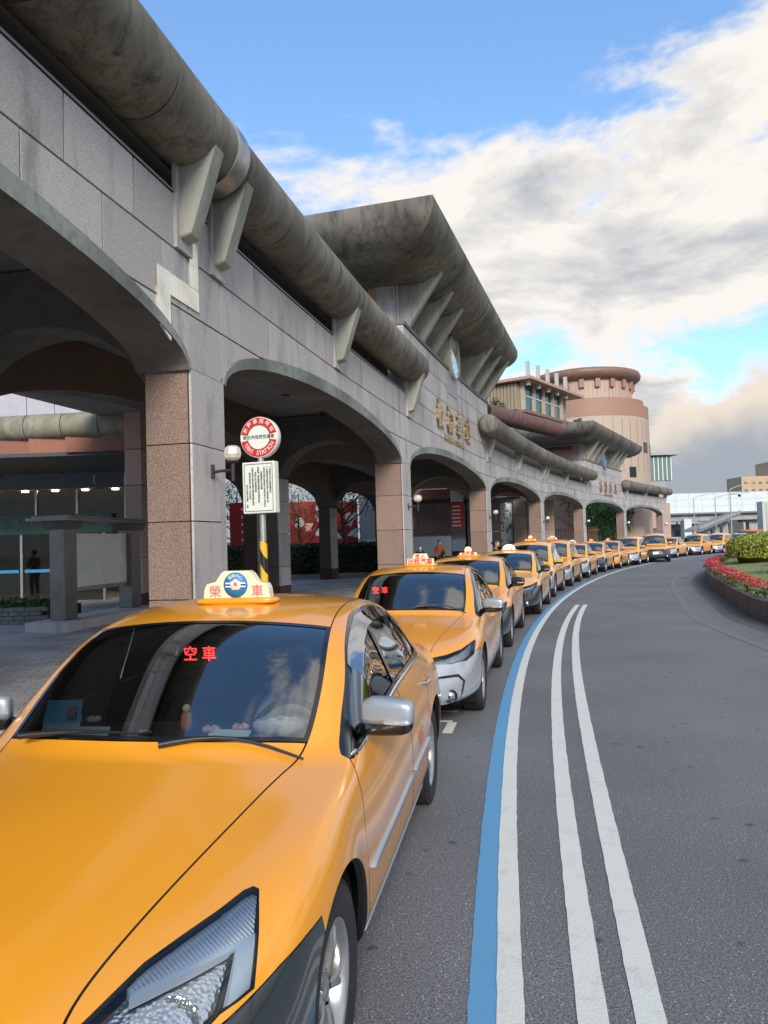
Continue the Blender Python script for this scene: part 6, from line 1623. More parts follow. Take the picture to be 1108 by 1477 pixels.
b = MB(); b.box((-6.42, 20.2, 5.7), (.42, 1.3, .9)); b.build('corner_block', [PINKSTONE], ST)
# planter with brick wall
PL = thing('brick_planter', 'low grey brick planter with leafy ground plants left of the kiosk', 'planter', (-9.4, 18.3, PZ)); PL.rotation_euler = (0, 0, R(-4))
BRK = mat('grey brick', (.17, .15, .14), .8, noise=(5, .3))
for r in range(4):
    for k in range(14):
        x = -1.7 + k * .25 + (.125 if r % 2 else 0)
        b = MB(); b.box((x, -.9, .05 + r * .095), (.24, .12, .085)); b.build('brick', [BRK], PL)
b = MB(); b.box((0, 0, .17), (3.5, 1.7, .32)); b.build('planter_core', [JOINT], PL)
o = foliage('foliage', (0, -.1, .40), (1.9, .9, .16), 1500, .07, LEAF, PL, 14, 3)

# ------------------------------------------------------------------ what is seen through the arches
def billboard(label, x0, x1, y, z0, z1, colr, figs, rz=0, group=None):
    t = thing('billboard', label, 'billboard', ((x0 + x1) / 2, y, 0), rz, group); w_ = x1 - x0
    b = MB(); b.box((0, 0, (z0 + z1) / 2), (w_, .12, z1 - z0)); p_ = b.build('poster_panel', [colr], t)
    for x in (-w_ / 2 + .1, w_ / 2 - .1): b = MB(); b.box((x, .12, z0 / 2 + .4), (.1, .1, z0 + .8)); b.build('post', [STEEL], t)
    rnd = random.Random(int(x0 * 10) + 50)
    for i in range(figs):
        b = MB(); cx, cz = rnd.uniform(-w_ * .35, w_ * .35), rnd.uniform(z0 + .4, z1 - .4); n = 9; P = []
        for k in range(n): a = 2 * PI * k / n; r_ = rnd.uniform(.12, .42); P.append((cx + r_ * math.cos(a), cz + r_ * math.sin(a)))
        M = frame((0, -.061, 0), (1, 0, 0), (0, 0, 1)); b.prism(P, M, .0, .004 + .001 * i); b.build('print_patch', [(WHITEP, PAPERC, PINKP)[i % 3]], p_)
    return t
REDB = mat('red poster', (.36, .015, .015), .5, noise=(1.2, .3)); WHB = mat('white poster', (.58, .60, .60), .5)
t = billboard('narrow red and white striped billboard seen left of the taxi sign pole', -8.5, -6.7, 42, 1.75, 4.15, REDB, 0)
for k in range(5): b = MB(); b.box((.3, -.07, 2.1 + k * .42), (1.1, .02, .12)); b.build('white_bar', [WHITEP], t)
billboard('red billboard with white shapes seen through the left inner arch', -5.2, -3.1, 42, 1.75, 4.1, REDB, 5)
billboard('large red billboard with pale shapes behind the bare tree', -3.0, -1.5, 43, 1.75, 4.1, REDB, 4)
t = billboard('white billboard with red bars next to the second pier', -1.4, .4, 43, 1.9, 4.5, WHB, 0)
for k in range(5): b = MB(); b.box((.25, -.07, 2.1 + k * .40), (.55, .02, .20)); b.build('red_bar', [RSIGN], t)
b = MB(); b.box((-3, 46, 1.4), (14, .2, 1.2)); tag(b.build('low_wall', [WHITEW]), 'pale low wall behind the red billboards', 'wall')
for (x0, x1, y, lb) in ((-9.0, -5.8, 37.5, 'dark clipped hedge seen between the first pier and the sign pole'), (-5.4, -3.2, 38.4, 'clipped green hedge behind the inner columns, left half'), (-2.9, .6, 38.6, 'clipped green hedge beside the second pier under the bare tree')):
    t = thing('hedge', lb, 'hedge', ((x0 + x1) / 2, y, PZ)); w_ = (x1 - x0) / 2
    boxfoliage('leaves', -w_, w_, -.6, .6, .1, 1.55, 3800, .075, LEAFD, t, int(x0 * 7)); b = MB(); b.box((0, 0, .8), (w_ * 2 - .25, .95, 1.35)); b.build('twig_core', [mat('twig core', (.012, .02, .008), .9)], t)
    b = MB(); b.box((0, -.85, .06), (w_ * 2 + .3, .18, .16)); b.build('kerb_edge', [MATS['kerb stone']], t)
tree((-2.2, 40.2, 0), 6.4, 2.2, 1100, .09, LEAF, 'thin leafed tree with forked bare limbs behind the inner arches', 5, trunk_r=.11, bare=1)
tree((-4.6, 41.0, 0), 6.0, 1.6, 500, .08, LEAF, 'slender tree in front of the red billboard with few leaves', 9, trunk_r=.07, bare=1)
tree((-8.4, 43.5, 0), 6.5, 2.0, 900, .09, LEAF, 'tree with sparse branches above the striped billboard', 12, trunk_r=.09, bare=1)
g = MB().add([(-14, 30.5, .142 + .004), (3, 36.5, .146), (3, 45, .146), (-14, 45, .146)], [(0, 1, 2, 3)]).build('back_lane', [ASPHALT]); g['kind'] = 'structure'
# wing of the station seen through the third and fourth arches
WG = thing('station_wing', 'station wing with pipe cornice and brick red band seen through the third arch', 'station building', (0, 0, 0))
for i in range(9):
    b = MB(); b.tube([(-1 + i * 1.1 + .01, 50.0 - i * .0, 5.55), (-1 + i * 1.1 + 1.08, 50.0, 5.55)], .42, 20); b.build('cornice_pipe', [PIPE2], WG)
    b = MB(); b.box((-.45 + i * 1.1, 50.1, 4.80), (1.08, .3, .62)); b.build('band_panel', [BRICKRED], WG)
b = MB(); b.box((4, 55, 4.42), (10, 9.6, .1)); b.build('soffit', [MATS['dark soffit']], WG)
for c in range(7):
    if c in (1, 5): continue
    for r in range(4):
        b = MB(); b.box((-.5 + c * 1.12, 52.2, .65 + r * 1.05), (1.10, .2, 1.03)); b.build('stone_tile', [REDBASE if r == 0 else GRANITE_B], WG)
for c in (1, 5):
    b = MB(); b.box((-.5 + c * 1.12, 52.3, 2.2), (1.1, .1, 4.2)); b.build('window', [DARKGLASS], WG)
b = MB(); b.box((3.0, 53.5, 2.6), (8.5, .1, 5.2)); b.build('back_wall', [DARKGLASS], WG)
PB = thing('poster_stand', 'tall poster stand with white header and red notice, seen through the third arch', 'poster stand', (4.62, 48, PZ))
b = MB(); b.box((0, .1, 2.15), (.95, .12, 4.3)); b.build('stand_frame', [DARKGLASS], PB)
for z0, z1, m_, nm in ((4.0, 4.7, WHB, 'header_sheet'), (2.3, 3.95, RSIGN, 'red_notice'), (.9, 1.65, mat('pale blue sheet', (.45, .52, .52), .5), 'lower_sheet')):
    b = MB(); b.box((0, 0, (z0 + z1) / 2), (.82, .04, z1 - z0)); b.build(nm, [m_], PB)
for k in range(6): b = MB(); b.box((-.06, -.025, 2.5 + k * .24), (.55 - .08 * (k % 2), .01, .09)); b.build('printed_line', [WHITEP], PB)
PV = thing('pavilion_piers', 'dark brown stone piers with a leaf patterned white screen behind the fourth arch', 'building', (0, 0, 0))
for x in (7.0, 8.0, 9.9, 10.9, 11.9):
    for r in range(4): b = MB(); b.box((x, 56, .62 + r * 1.1), (.95, .9, 1.08)); b.build('stone_block', [GRANITE_B if r else REDBASE], PV)
b = MB(); b.box((9.3, 56, 5.2), (6.2, 1.6, .7)); b.build('lintel', [GRANITE_D], PV)
b = MB(); b.box((8.95, 56.1, 2.3), (.9, .06, 4.0)); sc_ = b.build('white_screen', [mat('screen white', (.60, .64, .66), .4)], PV)
rnd = random.Random(4)
for k in range(26):
    b = MB(); x, z = 8.95 + rnd.uniform(-.38, .38), .8 + rnd.random() * 3.3; a = rnd.uniform(0, 6); M = frame((x, 56.06, z), (math.cos(a), 0, math.sin(a)), (-math.sin(a), 0, math.cos(a))); b.prism([(-.16, 0), (0, .05), (.16, 0), (0, -.05)], M, 0, .01); b.v = [(v[0], v[1] if v[1] < 56.07 else 56.065, v[2]) for v in b.v]; b.build('leaf_print', [KSIGN], sc_)
PW = thing('pink_stone_wall', 'plain pinkish stone wall behind the fifth arch', 'wall', (0, 0, 0))
for c in range(5):
    for r in range(5): b = MB(); b.box((13.2 + c * 1.45, 77 + c * .1, .8 + r * 1.5), (1.43, .3, 1.48)); b.build('stone_panel', [PINKSTONE], PW)
FN_ = thing('brown_railing', 'rust brown upright bar railing below the pink wall', 'fence', (0, 0, 0))
for k in range(34): b = MB(); b.box((13.6 + k * .19, 71.5, 1.4), (.06, .06, 2.4)); b.build('bar', [mat('rust rail', (.20, .09, .05), .7)], FN_)
for z in (.5, 2.3): b = MB(); b.box((16.8, 71.5, z), (6.6, .05, .08)); b.build('rail', [MATS['rust rail']], FN_)
tree((18.6, 73.6, 0), 7.2, 2.1, 1500, .12, LEAF, 'young tree against the pink wall, at the right of the fifth arch', 21, trunk_r=.1)
tree((24.0, 84, 0), 8.2, 3.6, 5200, .20, leafmat('fresh leaf', (.03, .10, .025), (.07, .19, .05)), 'dense bright green tree filling the sixth arch', 31, trunk_r=.2, cz=.52)
tree((26.6, 88, 0), 7, 2.6, 2500, .18, LEAFD, 'darker tree behind the bright green one in the sixth arch', 33, trunk_r=.2, cz=.55)
BC = thing('pilaster_block', 'pinkish block with pale upright pilasters behind the last arch', 'building', (0, 0, 0))
b = MB(); b.box((32.6, 103, 2.9), (11, 3, 5.8)); b.build('wall', [PINKSTONE], BC)
for k in range(6): b = MB(); b.box((27.7 + k * 1.8, 101.3, 2.9), (.55, .4, 5.8)); b.build('pilaster', [mat('pale pilaster', (.55, .55, .50), .6)], BC)
for k in range(5): b = MB(); b.box((28.6 + k * 1.8, 101.45, 1.1), (1.2, .1, 2.0)); b.build('shopfront', [REDBASE if k % 2 else DARKGLASS], BC)
BS = thing('green_kiosk', 'small grey green booth below the last arch', 'kiosk', (31.6, 93, PZ)); b = MB(); b.box((0, 0, 1.0), (2.6, 1.5, 2.0)); b.build('booth_body', [GREENM], BS); b = MB(); b.box((0, 0, 2.15), (3.2, 2.0, .22)); b.build('booth_roof', [DARKP], BS); b = MB(); b.box((0, -.77, 1.3), (1.8, .05, .8)); b.build('booth_window', [DARKGLASS], BS)
# ------------------------------------------------------------------ upper buildings behind the arcade
TW = thing('round_tower', 'round pinkish brown tower with a copper brown disc roof behind the far arcade', 'tower', (25.6, 95, 0))
PKT = mat('pink tower tile', (.43, .335, .255), .6, noise=(14, .12)); RBT = mat('reddish tower band', (.32, .18, .125), .6, noise=(10, .12)); COP = mat('copper brown roof', (.20, .115, .08), .5, noise=(2, .2))
b = MB(); b.lathe([(7.4, 0), (7.4, 15.6)], 64); b.build('lower_drum', [PKT], TW)
b = MB(); b.lathe([(7.43, 15.6), (7.43, 17.0), (6.9, 17.0), (6.9, 17.8), (5.6, 17.8)], 64, sm=False); b.build('red_band', [RBT], TW)
b = MB(); b.lathe([(5.6, 17.8), (5.6, 20.6)], 64); b.build('upper_drum', [PKT], TW)
b = MB(); b.lathe([(5.6, 20.2), (6.2, 20.35), (6.65, 20.7), (6.75, 21.1), (6.6, 21.45), (6.0, 21.6), (0, 21.7)], 72); b.build('disc_roof', [COP], TW)
for k in range(72):
    a = 2 * PI * k / 72; b = MB(); b.box((0, 0, 19.0), (.05, .16, 2.3), Matrix.Rotation(a, 4, 'Z') @ Matrix.Translation((5.61, 0, 0)))
    if math.sin(a) < .4: b.build('rib', [PINKSTONE], TW)
for k in range(20):
    a = 2 * PI * k / 20; 
    if math.sin(a) < .5: b = MB(); b.box((0, 0, 19.75), (.5, .55, 1.0), Matrix.Rotation(a, 4, 'Z') @ Matrix.Translation((5.75, 0, 0))); b.build('roof_bracket', [RBT], TW)
for k in range(40):
    a = 2 * PI * k / 40
    if math.sin(a) < .3:
        for z in (9.0, 12.2): b = MB(); b.box((0, 0, z + 1.5), (.04, .04, 3.1), Matrix.Rotation(a, 4, 'Z') @ Matrix.Translation((7.41, 0, 0))); b.build('wall_joint', [RBT], TW)
for a, z in ((R(-40), 12.0), (R(-15), 12.0), (R(-62), 9.0)):
    b = MB(); b.box((0, 0, z), (.12, 1.0, 1.2), Matrix.Rotation(a, 4, 'Z') @ Matrix.Translation((7.4, 0, 0))); w1 = b.build('window', [DARKGLASS], TW)
PH = thing('penthouse', 'beige rooftop block with teal windows and tall fins behind the first gable', 'building', (11.05, 60, 0)); PH.rotation_euler = (0, 0, R(90) - math.atan2(5.0, 7.4) * 0 + R(-34)); PH.rotation_euler.z = math.atan2(7.0, 4.9)
# local x runs along the windowed front (away from the camera), local y to the left
TEAL = mat('teal glass', (.012, .085, .085), .08, spec=.8); BEIGE = mat('beige wall', (.42, .35, .26), .6, noise=(2, .1)); SLATEC = mat('louvre beige', (.30, .235, .16), .7)
b = MB(); b.box((5.0, 2.5, 12.85), (9.8, 4.8, 2.3)); b.build('block_core', [SLATEC], PH)
for i in range(4):
    b = MB(); b.box((1.35 + i * 1.95, .02, 13.0), (1.65, .10, 2.0)); w_ = b.build('window', [TEAL], PH)
    b = MB(); b.box((1.35 + i * 1.95, -.05, 13.1), (1.65, .08, .07)); b.build('window_bar', [WHITEP], w_)
for i in range(5): b = MB(); b.box((.38 + i * 1.95, -.08, 13.0), (.32, .30, 2.3)); b.build('mullion_post', [BEIGE], PH)
for i in range(12): b = MB(); b.box((-.02, .35 + i * .3, 13.0), (.10, .24, 2.1)); b.build('louvre', [SLATEC], PH)
b = MB(); b.box((5.2, 2.0, 14.25), (11.6, 6.4, .22)); b.build('roof_slab', [mat('pink slab', (.42, .27, .20), .6)], PH)
b = MB(); b.box((5.0, 2.2, 11.65), (11.2, 5.9, .22)); b.build('base_ledge', [REDP2 if False else mat('brown edge', (.20, .12, .10), .6)], PH)
b = MB(); b.box((5.0, 2.4, 10.2), (10.4, 5.2, 2.7)); b.build('lower_wall', [mat('pale pink wall', (.40, .33, .28), .6)], PH)
for i in range(5): b = MB(); b.box((.1 + i * 1.95, -.7, 14.7), (.26, .26, 1.9)); b.build('fin_post', [mat('pale fin', (.46, .44, .40), .6)], PH)
b = MB(); b.tube([(x * 1.0, 0, 0) for x in range(2)], .1)
RPF = thing('ribbed_roof', 'dark reddish brown ribbed roof roll below the beige rooftop block', 'roof', (0, 0, 0))
for k in range(26):
    a, b_ = Vector((6.2, 45.5, 9.35)), Vector((12.4, 54.0, 9.35)); p, q = a.lerp(b_, k / 26), a.lerp(b_, (k + .93) / 26); b = MB(); b.tube([p, q], .55, 20); b.build('roof_rib', [mat('red ribbed roof', (.13, .06, .05), .6, noise=(3, .4))], RPF)
b = MB(); b.tube([(6.2, 45.5, 9.35), (12.4, 54, 9.35)], .50, 16); b.build('roof_core', [JOINT], RPF)
# terrace plants between the roofs
for (x, y, z, s, lb) in ((8.6, 55, 11.0, .7, 'small shrub at the foot of the beige rooftop block'), (17.2, 66, 11.2, .5, 'small plant on the ledge right of the teal windows')):
    t = thing('shrub', lb, 'shrub', (x, y, z)); foliage('foliage', (0, 0, .3), (s, s, s), 260, .13, LEAF, t, 5, int(x)); b = MB(); b.tube([(0, 0, -.8), (0, 0, .2)], .04, 5); b.build('stem', [BARK], t)
AT = thing('glass_atrium', 'pale green glass box with a flat roof at the far end of the arcade', 'building', (38.5, 110, 0))
b = MB(); b.box((-.3, 0, 4.6), (3.2, 5.4, 9.2)); b.build('lower_wall', [mat('grey lower wall', (.30, .29, .28), .7)], AT)
b = MB(); b.box((0, 0, 10.9), (4.4, 5.6, 3.4)); b.build('glass_box', [mat('pale green glass', (.16, .25, .23), .12, .2)], AT)
b = MB(); b.box((.2, 0, 12.95), (5.8, 7, .4)); b.build('flat_roof', [mat('grey slab', (.33, .33, .34), .6)], AT)
for k in range(8): b = MB(); b.box((-2.1 + k * .6, -2.85, 10.9), (.10, .10, 3.4)); b.build('glazing_bar', [WHITEP], AT)
# ------------------------------------------------------------------ elevated road and what is beyond
OV = thing('overpass', 'pale elevated road with white panelled parapet crossing the far right', 'bridge', (0, 0, 0))
WPN = mat('white barrier', (.56, .60, .60), .5, noise=(.5, .06)); CONC = concrete('bridge concrete', (.36, .36, .34), (.28, .28, .27), .3)
x0, x1 = 60, 210
for i in range(38):
    for r in range(3):
        xa = x0 + i * 4.0; b = MB(); b.box((xa + 2, 230, 8.6 + r * 2.0), (3.95, .3, 1.95)); b.build('barrier_panel', [WPN], OV)
b = MB(); b.box((135, 231, 7.4), (152, 6, .5)); b.build('deck_edge', [mat('dark deck edge', (.16, .16, .16), .7)], OV)
b = MB(); b.box((135, 233, 6.2), (152, 7, 2.0)); b.build('box_girder', [CONC], OV)
b = MB(); b.box((135, 229.8, 13.7), (152, .12, .12)); b.build('top_rail', [STEEL], OV)
for x in (80, 112, 150, 190):
    b = MB(); b.box((x, 233, 2.6), (2.4, 2.4, 5.4)); b.build('support_pier', [CONC], OV); b = MB(); b.box((x, 233, 4.9), (7, 3, .9)); b.build('pier_head', [CONC], OV)
b = MB(); b.box((90.5, 229, 2.0), (2.2, 3, 7.6)); b.build('white_pylon', [WPN], OV)
RP = thing('ramp_viaduct', 'dark grey ramp viaduct descending under the elevated road', 'bridge', (0, 0, 0))
for i in range(9):
    xa = 74 + i * 2.2; za = 2.4 + i * .46; b = MB(); M = frame((xa, 182 + i * 2.4, za), (2.2, 2.4, .46), (-2.4, 2.2, 0)); b.box((0, 0, 0), (3.35, 3.6, .7), M); b.build('deck_segment', [mat('shaded concrete', (.20, .20, .20), .8)], RP)
    b = MB(); b.box((0, -1.8, .6), (3.3, .2, .7), M); b.build('parapet', [CONC], RP)
for i in (1, 3, 5, 7): b = MB(); b.box((74 + i * 2.2, 184 + i * 2.4, (2.4 + i * .46) / 2), (1.4, 1.4, 2.2 + i * .46)); b.build('column', [CONC], RP)
SB = thing('stair_tower', 'pale grey stair tower rising beside the elevated road at the right edge', 'tower', (99.8, 200, 0))
b = MB(); b.box((0, 0, 4.6), (2.6, 3, 9.4)); b.build('tower_wall', [mat('pale green wall', (.44, .46, .40), .7)], SB); b = MB(); b.box((-.3, -1.52, 5), (.3, .08, 7.6)); b.build('recess', [CONC], SB)
GB = thing('underpass_building', 'low grey building with shopfronts under the elevated road', 'building', (94, 240, 0))
b = MB(); b.box((2, 0, 2.2), (22, 6, 4.6)); b.build('wall', [mat('grey wall far', (.24, .25, .25), .7)], GB)
for k in range(6): b = MB(); b.box((-6 + k * 3.2, -3.05, 1.6), (2.2, .1, 1.8)); b.build('window', [DARKGLASS], GB)
AP = thing('apartment_block', 'tan apartment block with a stepped roof tower behind the elevated road', 'building', (165, 330, 0))
TAN = mat('tan render', (.46, .33, .20), .7, noise=(.3, .08))
b = MB(); b.box((-1, 0, 12.4), (24, 14, 24.8)); b.build('block_wall', [TAN], AP)
b = MB(); b.box((6, -1, 15.4), (14, 12, 30.8)); b.build('roof_tower', [TAN], AP)
for r in range(7):
    for c in range(7): 
        b = MB(); b.box((-11.2 + c * 3.1, -7.05 if c < 3 else -7.06, 3.4 + r * 3.1), (1.3, .15, .9)); b.build('window', [mat('dull window', (.13, .11, .09), .6)], AP)
for r in range(2): b = MB(); b.box((1.5 + r * 5, -7.1, 27.4), (2.0, .3, 1.2)); b.build('window', [DARKGLASS], AP)
rnd = random.Random(11)
HZ = mat('hazy wall', (.36, .37, .39), .8); HZ2 = mat('hazy cream wall', (.44, .40, .36), .8); HZ3 = mat('hazy rose wall', (.42, .30, .28), .8)
for k in range(18):
    x = 165 + k * 10.5 + rnd.uniform(-3, 3); y = 430 + rnd.uniform(-40, 60); h = rnd.uniform(7, 24) if k < 9 else rnd.uniform(8, 16); w_ = rnd.uniform(6, 11)
    t = thing('city_block', ('%s %s block in the distant skyline, %s' % (('pale', 'cream', 'rose')[k % 3], ('low', 'mid height', 'tall')[min(2, int(h / 9))], ('first', 'second', 'third', 'fourth', 'fifth', 'sixth', 'seventh', 'eighth', 'ninth', 'tenth', 'eleventh', 'twelfth', 'thirteenth', 'fourteenth', 'fifteenth', 'sixteenth', 'seventeenth', 'eighteenth')[k] + ' from the left under the elevated road')), 'building', (x, y, 0), 0, 'distant city blocks')
    b = MB(); b.box((0, 0, h / 2), (w_, 8, h)); b.build('wall', [(HZ, HZ2, HZ3)[k % 3]], t)
    for r in range(int(h / 3.2)):
        b = MB(); b.box((0, -4.05, 2 + r * 3.2), (w_ * .85, .1, 1.2)); b.build('window', [mat('hazy glass', (.14, .17, .20), .3)], t)
def street_lamp(x, y, h, rz, label, arm=2.6):
    t = thing('street_lamp', label, 'street lamp', (x, y, 0), rz, 'street lamps along the road')
    b = MB(); b.tube([(0, 0, 0), (0, 0, h)], [.11, .07], 10); b.build('pole', [GALV], t)
    b = MB(); pts = [(0, 0, h - .05)] + [(arm * u, 0, h + .75 * math.sin(u * PI / 2)) for u in (.15, .35, .6, .85, 1)]; b.tube(pts, [.06, .055, .05, .045, .04, .04], 8); b.build('arm', [GALV], t)
    b = MB(); V, F = superq((arm + .3, 0, h + .74), (.8, .25, .13), 8, .6); b.add(V, F, 0, True); b.build('lamp_head', [SATIN], t)
    return t
street_lamp(48.2, 106, 7.6, 0, 'tall grey street lamp nearest the hedge with its arm to the right', 3.0); street_lamp(56.5, 130, 7.6, 0, 'second street lamp with curved arm, left of the tallest one', 5.2); street_lamp(61, 150, 8.5, 0, 'third street lamp, faint, furthest left under the elevated road', 3.4)
cm = thing('camera_pole_box', 'small dark camera dome hanging beside the tallest street lamp', 'camera', (49.6, 106.2, 0)); b = MB(); b.ball((0, 0, 6.7), .2, 8); b.tube([(-1.35, 0, 6.9), (0, 0, 6.9)], .03, 6); b.build('dome', [IRON], cm)
BU = thing('truck', 'red and white truck passing beyond the hedge', 'truck', (38.4, 80, 0), R(-35))
b = MB(); V, F = superq((0, 0, 1.15), (1.9, 4.2, 1.15), 8, .35); b.add(V, F, 0, True); b.build('truck_body', [WHITEP], BU); b = MB(); V, F = superq((0, .2, 1.75), (1.9, 3.9, .30), 8, .35); b.add(V, F, 0, True); b.build('roof_cover', [mat('orange red roof', (.6, .12, .05), .5)], BU)
b = MB(); b.box((0, -2.3, 1.4), (1.8, .1, .6)); b.build('windscreen', [TEAL], BU)
for s in (-1, 1):
    for y in (-1.5, 1.6): b = MB(); b.lathe([(0, -.12), (.4, -.12), (.4, .12), (0, .12)], 20, Matrix.Translation((s * 1.0, y, .4)) @ Matrix.Rotation(R(90), 4, 'Y')); b.build('wheel', [RUBBER], BU)
far_cars = []
for k, (x, y, cl, lb) in enumerate([(44.5, 96, 'white', 'white car far down the road under the lamps'), (40, 92, 'silver', 'silver car far down the road beside the arcade end'), (50, 112, 'red', 'red car far down the road below the bridge'), (55, 125, 'white2', 'second white car furthest down the road'), (36.5, 78, 'pale', 'pale car just behind the last taxi')]):
    t = thing('distant_car', lb, 'car', (x, y, 0), R(-38)); m_ = {'white': WHITEP, 'silver': SATIN, 'red': REDP, 'white2': WHITEP, 'pale': WHITEW}[cl]
    b = MB(); V, F = superq((0, 0, .62), (1.75, 4.4, .75), 8, .45); b.add(V, F, 0, True); b.build('body', [m_], t); b = MB(); V, F = superq((0, .2, 1.12), (1.5, 2.4, .75), 8, .6); b.add(V, F, 0, True); b.build('cabin', [TEAL], t); b = MB(); V, F = superq((0, .25, 1.46), (1.25, 1.6, .12), 8, .6); b.add(V, F, 0, True); b.build('roof', [m_], t)
    for s in (-1, 1):
        for yy in (-1.35, 1.35): b = MB(); b.lathe([(0, -.1), (.32, -.1), (.32, .1), (0, .1)], 16, Matrix.Translation((s * .8, yy, .32)) @ Matrix.Rotation(R(90), 4, 'Y')); b.build('wheel', [RUBBER], t)

# ------------------------------------------------------------------ planted island on the right
ISL = catmull([(6.2, -4), (6.3, 3), (6.45, 9), (7.1, 14.25), (7.62, 16.4), (8.74, 19.8), (10.19, 24.11), (11.9, 28.5), (14.2, 33.2), (17.1, 38.2), (20.3, 42.0), (25.5, 45.2), (33, 46.5), (46, 44)], 8)
ID = dense(ISL, .33, 60, .33)
STW = stone('mossy island stone', (.17, .12, .105), (.10, .075, .065), 30, .6, dark=(.035, .045, .02))
IW = thing('island_wall', 'low brownish stone wall curving round the planted island at the right edge', 'wall', (0, 0, 0))
acc = 0; seg = [ID[0]]; blocks = 0
for a, b_ in zip(ID, ID[1:]):
    seg.append(b_); acc += (b_ - a).length
    if acc > .62:
        p0, p1 = seg[0], seg[-1]; c = (p0 + p1) / 2; d = p1 - p0
        if c.y > 8 and blocks < 120:
            M = frame((c.x + .10 * (d.y / d.length), c.y - .10 * (d.x / d.length), .21 + random.uniform(-.008, .008)), (d.x, d.y, 0), (-d.y, d.x, 0)); b = MB(); b.box((0, 0, 0), (d.length - .012, .20, .42), M, 0, 1, .012); b.build('wall_stone', [STW], IW); blocks += 1
        seg = [b_]; acc = 0
ribbon('red_kerb_line', offset_path(ID, -1.15), offset_path(ID, -1.0), .005, LINER, parent=ROAD)
ribbon('gutter', offset_path(ID, -.45), offset_path(ID, .02), .0045, mat('gutter grit', (.10, .10, .095), .9, noise=(6, .4, 8)), parent=ROAD)
# lawn mound
IN = [offset_path(ID, d) for d in (.1, .6, 1.6, 3.5, 6.0, 10.0, 18.0)]; ZS = (.36, .40, .50, .66, .80, .9, .95)
V = []; n = len(ID)
for k in range(n):
    for j in range(7): p = IN[j][k]; V.append((p.x, p.y, ZS[j]))
V = [(x if x < 60 else 60, max(y, -10), z) for x, y, z in V]
mb = MB(); mb.add(V, [(7 * k + j, 7 * k + j + 1, 7 * k + 8 + j, 7 * k + 7 + j) for k in range(n - 1) for j in range(6)], 0, True)
LAWN = mb.build('lawn', [mat('lawn', (.15, .20, .055), .9, noise=(1.5, .35, 8, (.27, .29, .12)), bump=(40, .5))]); LAWN['kind'] = 'structure'
rnd = random.Random(3); V = []; F = []
for i in range(26000):
    k = rnd.randrange(n - 1)
    if not (8 < ID[k].y < 47): continue
    j = rnd.choice((0, 1, 1, 2, 2, 3, 3, 4)); u = rnd.random(); p = IN[j][k].lerp(IN[j + 1][k], u); q = IN[j][k + 1].lerp(IN[j + 1][k + 1], u); p = p.lerp(q, rnd.random()); z = ZS[j] * (1 - u) + ZS[j + 1] * u
    h = rnd.uniform(.02, .065); a = rnd.uniform(0, PI); w_ = rnd.uniform(.006, .014); m = len(V); V += [(p.x - w_ * math.cos(a), p.y - w_ * math.sin(a), z - .01), (p.x + w_ * math.cos(a), p.y + w_ * math.sin(a), z - .01), (p.x + rnd.uniform(-.03, .03), p.y + rnd.uniform(-.03, .03), z + h)]; F.append((m, m + 1, m + 2))
o = MB().add(V, F).build('grass', [GRASS]); tag(o, 'short green grass covering the mound of the island', 'grass', kind='stuff')
# poinsettias along the wall
EDGE = offset_path(ID, .24); acc = 0; cnt = 0; last = EDGE[0]
ordn = ['nearest', 'second', 'third', 'fourth', 'fifth', 'sixth', 'seventh', 'eighth', 'ninth', 'tenth']
for p in EDGE:
    if (p - last).length < .46: continue
    last = p
    if p.y < 11.5 or cnt > 110: continue
    pink = cnt in (12, 19, 27)
    lb = ('pink poinsettia among the red ones, %s of the pink plants along the island wall' % {12: 'nearest', 19: 'middle', 27: 'furthest'}[cnt]) if pink else 'red poinsettia plant in the row along the top of the island wall'
    t = thing('poinsettia', lb, 'flower', (p.x + rnd.uniform(-.04, .04), p.y, .40), rnd.uniform(0, 6), 'poinsettias along the island wall' if not pink else 'pink poinsettias in the row')
    rad = rnd.uniform(.22, .28); V = []; F = []
    for i in range(90 if p.y < 30 else 45):
        a = rnd.uniform(0, 2 * PI); r_ = rad * math.sqrt(rnd.random()); z = .26 + .07 * (1 - (r_ / rad) ** 2) + rnd.uniform(-.03, .02); d = Vector((math.cos(a), math.sin(a), rnd.uniform(-.5, .2))).normalized(); s = Vector((-math.sin(a), math.cos(a), rnd.uniform(-.2, .2))); c = Vector((r_ * math.cos(a), r_ * math.sin(a), z)); l = .075; m = len(V); V += [c, c + d * l * .5 + s * l * .32, c + d * l * 1.15, c + d * l * .5 - s * l * .32]; F.append((m, m + 1, m + 2, m + 3))
    MB().add(V, F).build('bracts', [LEAFP if pink else LEAFR], t)
    foliage('leaves', (0, 0, .12), (rad * 1.1, rad * 1.1, .13), 50, .05, LEAF, t, 4, cnt)
    cnt += 1
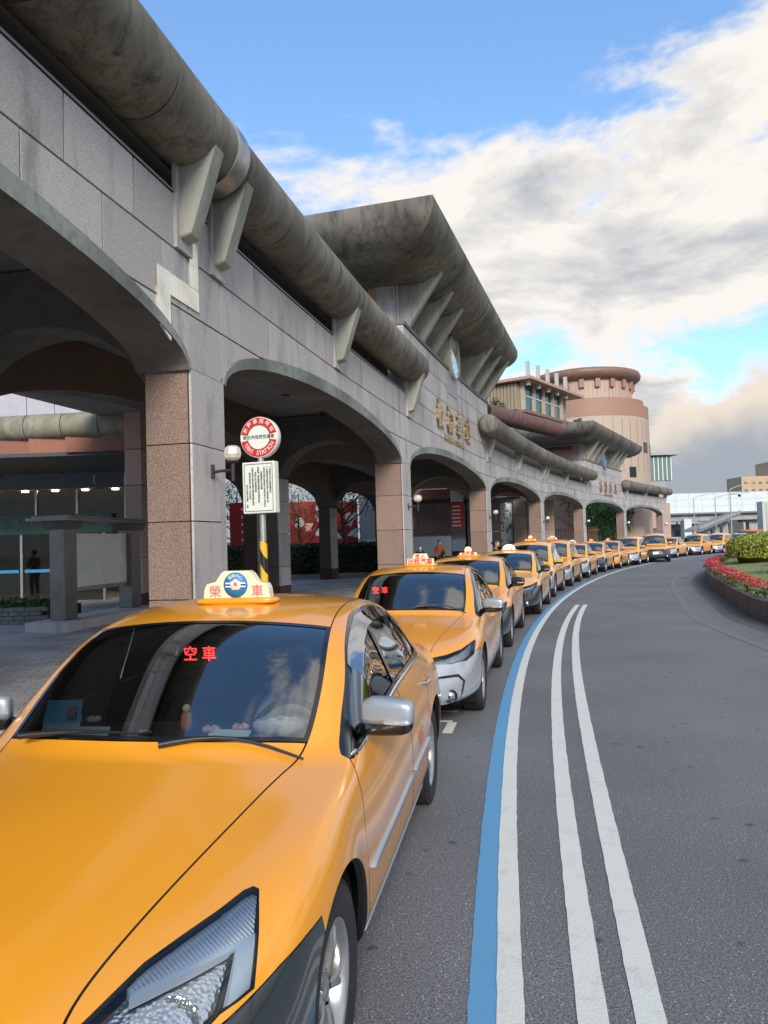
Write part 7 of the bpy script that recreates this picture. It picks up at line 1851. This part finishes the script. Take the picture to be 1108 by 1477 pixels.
# clipped hedge and bushes on the mound
def clipped(name, r_, n, leaf, m_, parent, seed):
    rnd = random.Random(seed); V = []; F = []
    def sg(v, p): return math.copysign(abs(v) ** p, v)
    ph = [(rnd.uniform(0, 6), rnd.uniform(2, 5)) for _ in range(6)]
    for i in range(n):
        a = rnd.uniform(0, 2 * PI); e = math.asin(rnd.uniform(-.15, 1)); d = Vector((sg(math.cos(e), .55) * sg(math.cos(a), .8), sg(math.cos(e), .55) * sg(math.sin(a), .8), sg(math.sin(e), .6)))
        k_ = 1 + .05 * sum(math.sin(p0 + f0 * (a + 2 * e)) for p0, f0 in ph) / 2 - abs(rnd.gauss(0, .035)); p = Vector((d.x * r_[0] * k_, d.y * r_[1] * k_, max(0, d.z) * r_[2] * k_ + .02 + rnd.uniform(0, .05)))
        q = (d + Vector((rnd.gauss(0, .6), rnd.gauss(0, .6), rnd.gauss(0, .6)))).normalized(); u = q.orthogonal().normalized(); w_ = q.cross(u); th = rnd.uniform(0, 6); a1 = u * math.cos(th) + w_ * math.sin(th); b1 = q.cross(a1); s = leaf * rnd.uniform(.6, 1.25)
        m = len(V); V += [p - a1 * s, p + b1 * s * .5, p + a1 * s, p - b1 * s * .5]; F.append((m, m + 1, m + 2, m + 3))
    return MB().add(V, F).build(name, [m_], parent)
def bush(label, loc, r_, n, leaf, m_, seed, name='hedge', cat='hedge', lumps=16, core=(.02, .03, .008)):
    t = thing(name, label, cat, loc); clipped('foliage', r_, n, leaf, m_, t, seed)
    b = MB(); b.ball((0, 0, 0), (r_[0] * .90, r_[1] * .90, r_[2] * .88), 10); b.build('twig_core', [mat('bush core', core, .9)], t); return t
bush('broad yellow green clipped hedge on the island mound', (16.7, 30.2, .72), (3.0, 2.3, .95), 15000, .06, LEAFY, 4, core=(.07, .08, .01))
bush('yellow green hedge further back, running off the right edge', (21.5, 33.5, .8), (4.2, 2.8, 1.2), 14000, .075, LEAFY, 5, core=(.07, .08, .01))
bush('round dark green bush in front of the yellow hedge', (11.9, 21.9, .66), (.80, .75, .60), 4500, .04, LEAFD, 6, 'bush', 'bush')
bush('dark green bush at the right edge behind the round one', (14.1, 24.8, .7), (1.1, 1.0, .8), 4000, .05, LEAFD, 7, 'bush', 'bush')
# trees across the road, outside the frame to the right, mirrored in the cars
for k, (x, y, h) in enumerate([(17, 4, 7), (19, 12, 8), (22, 20, 7.5), (18, -6, 8)]):
    tree((x, y, .8), h, 2.8, 1500, .22, LEAF, 'leafy tree on the island beyond the right edge, number %s from the camera' % ('two', 'three', 'four', 'one')[k], 60 + k, trunk_r=.16, group='trees on the island')
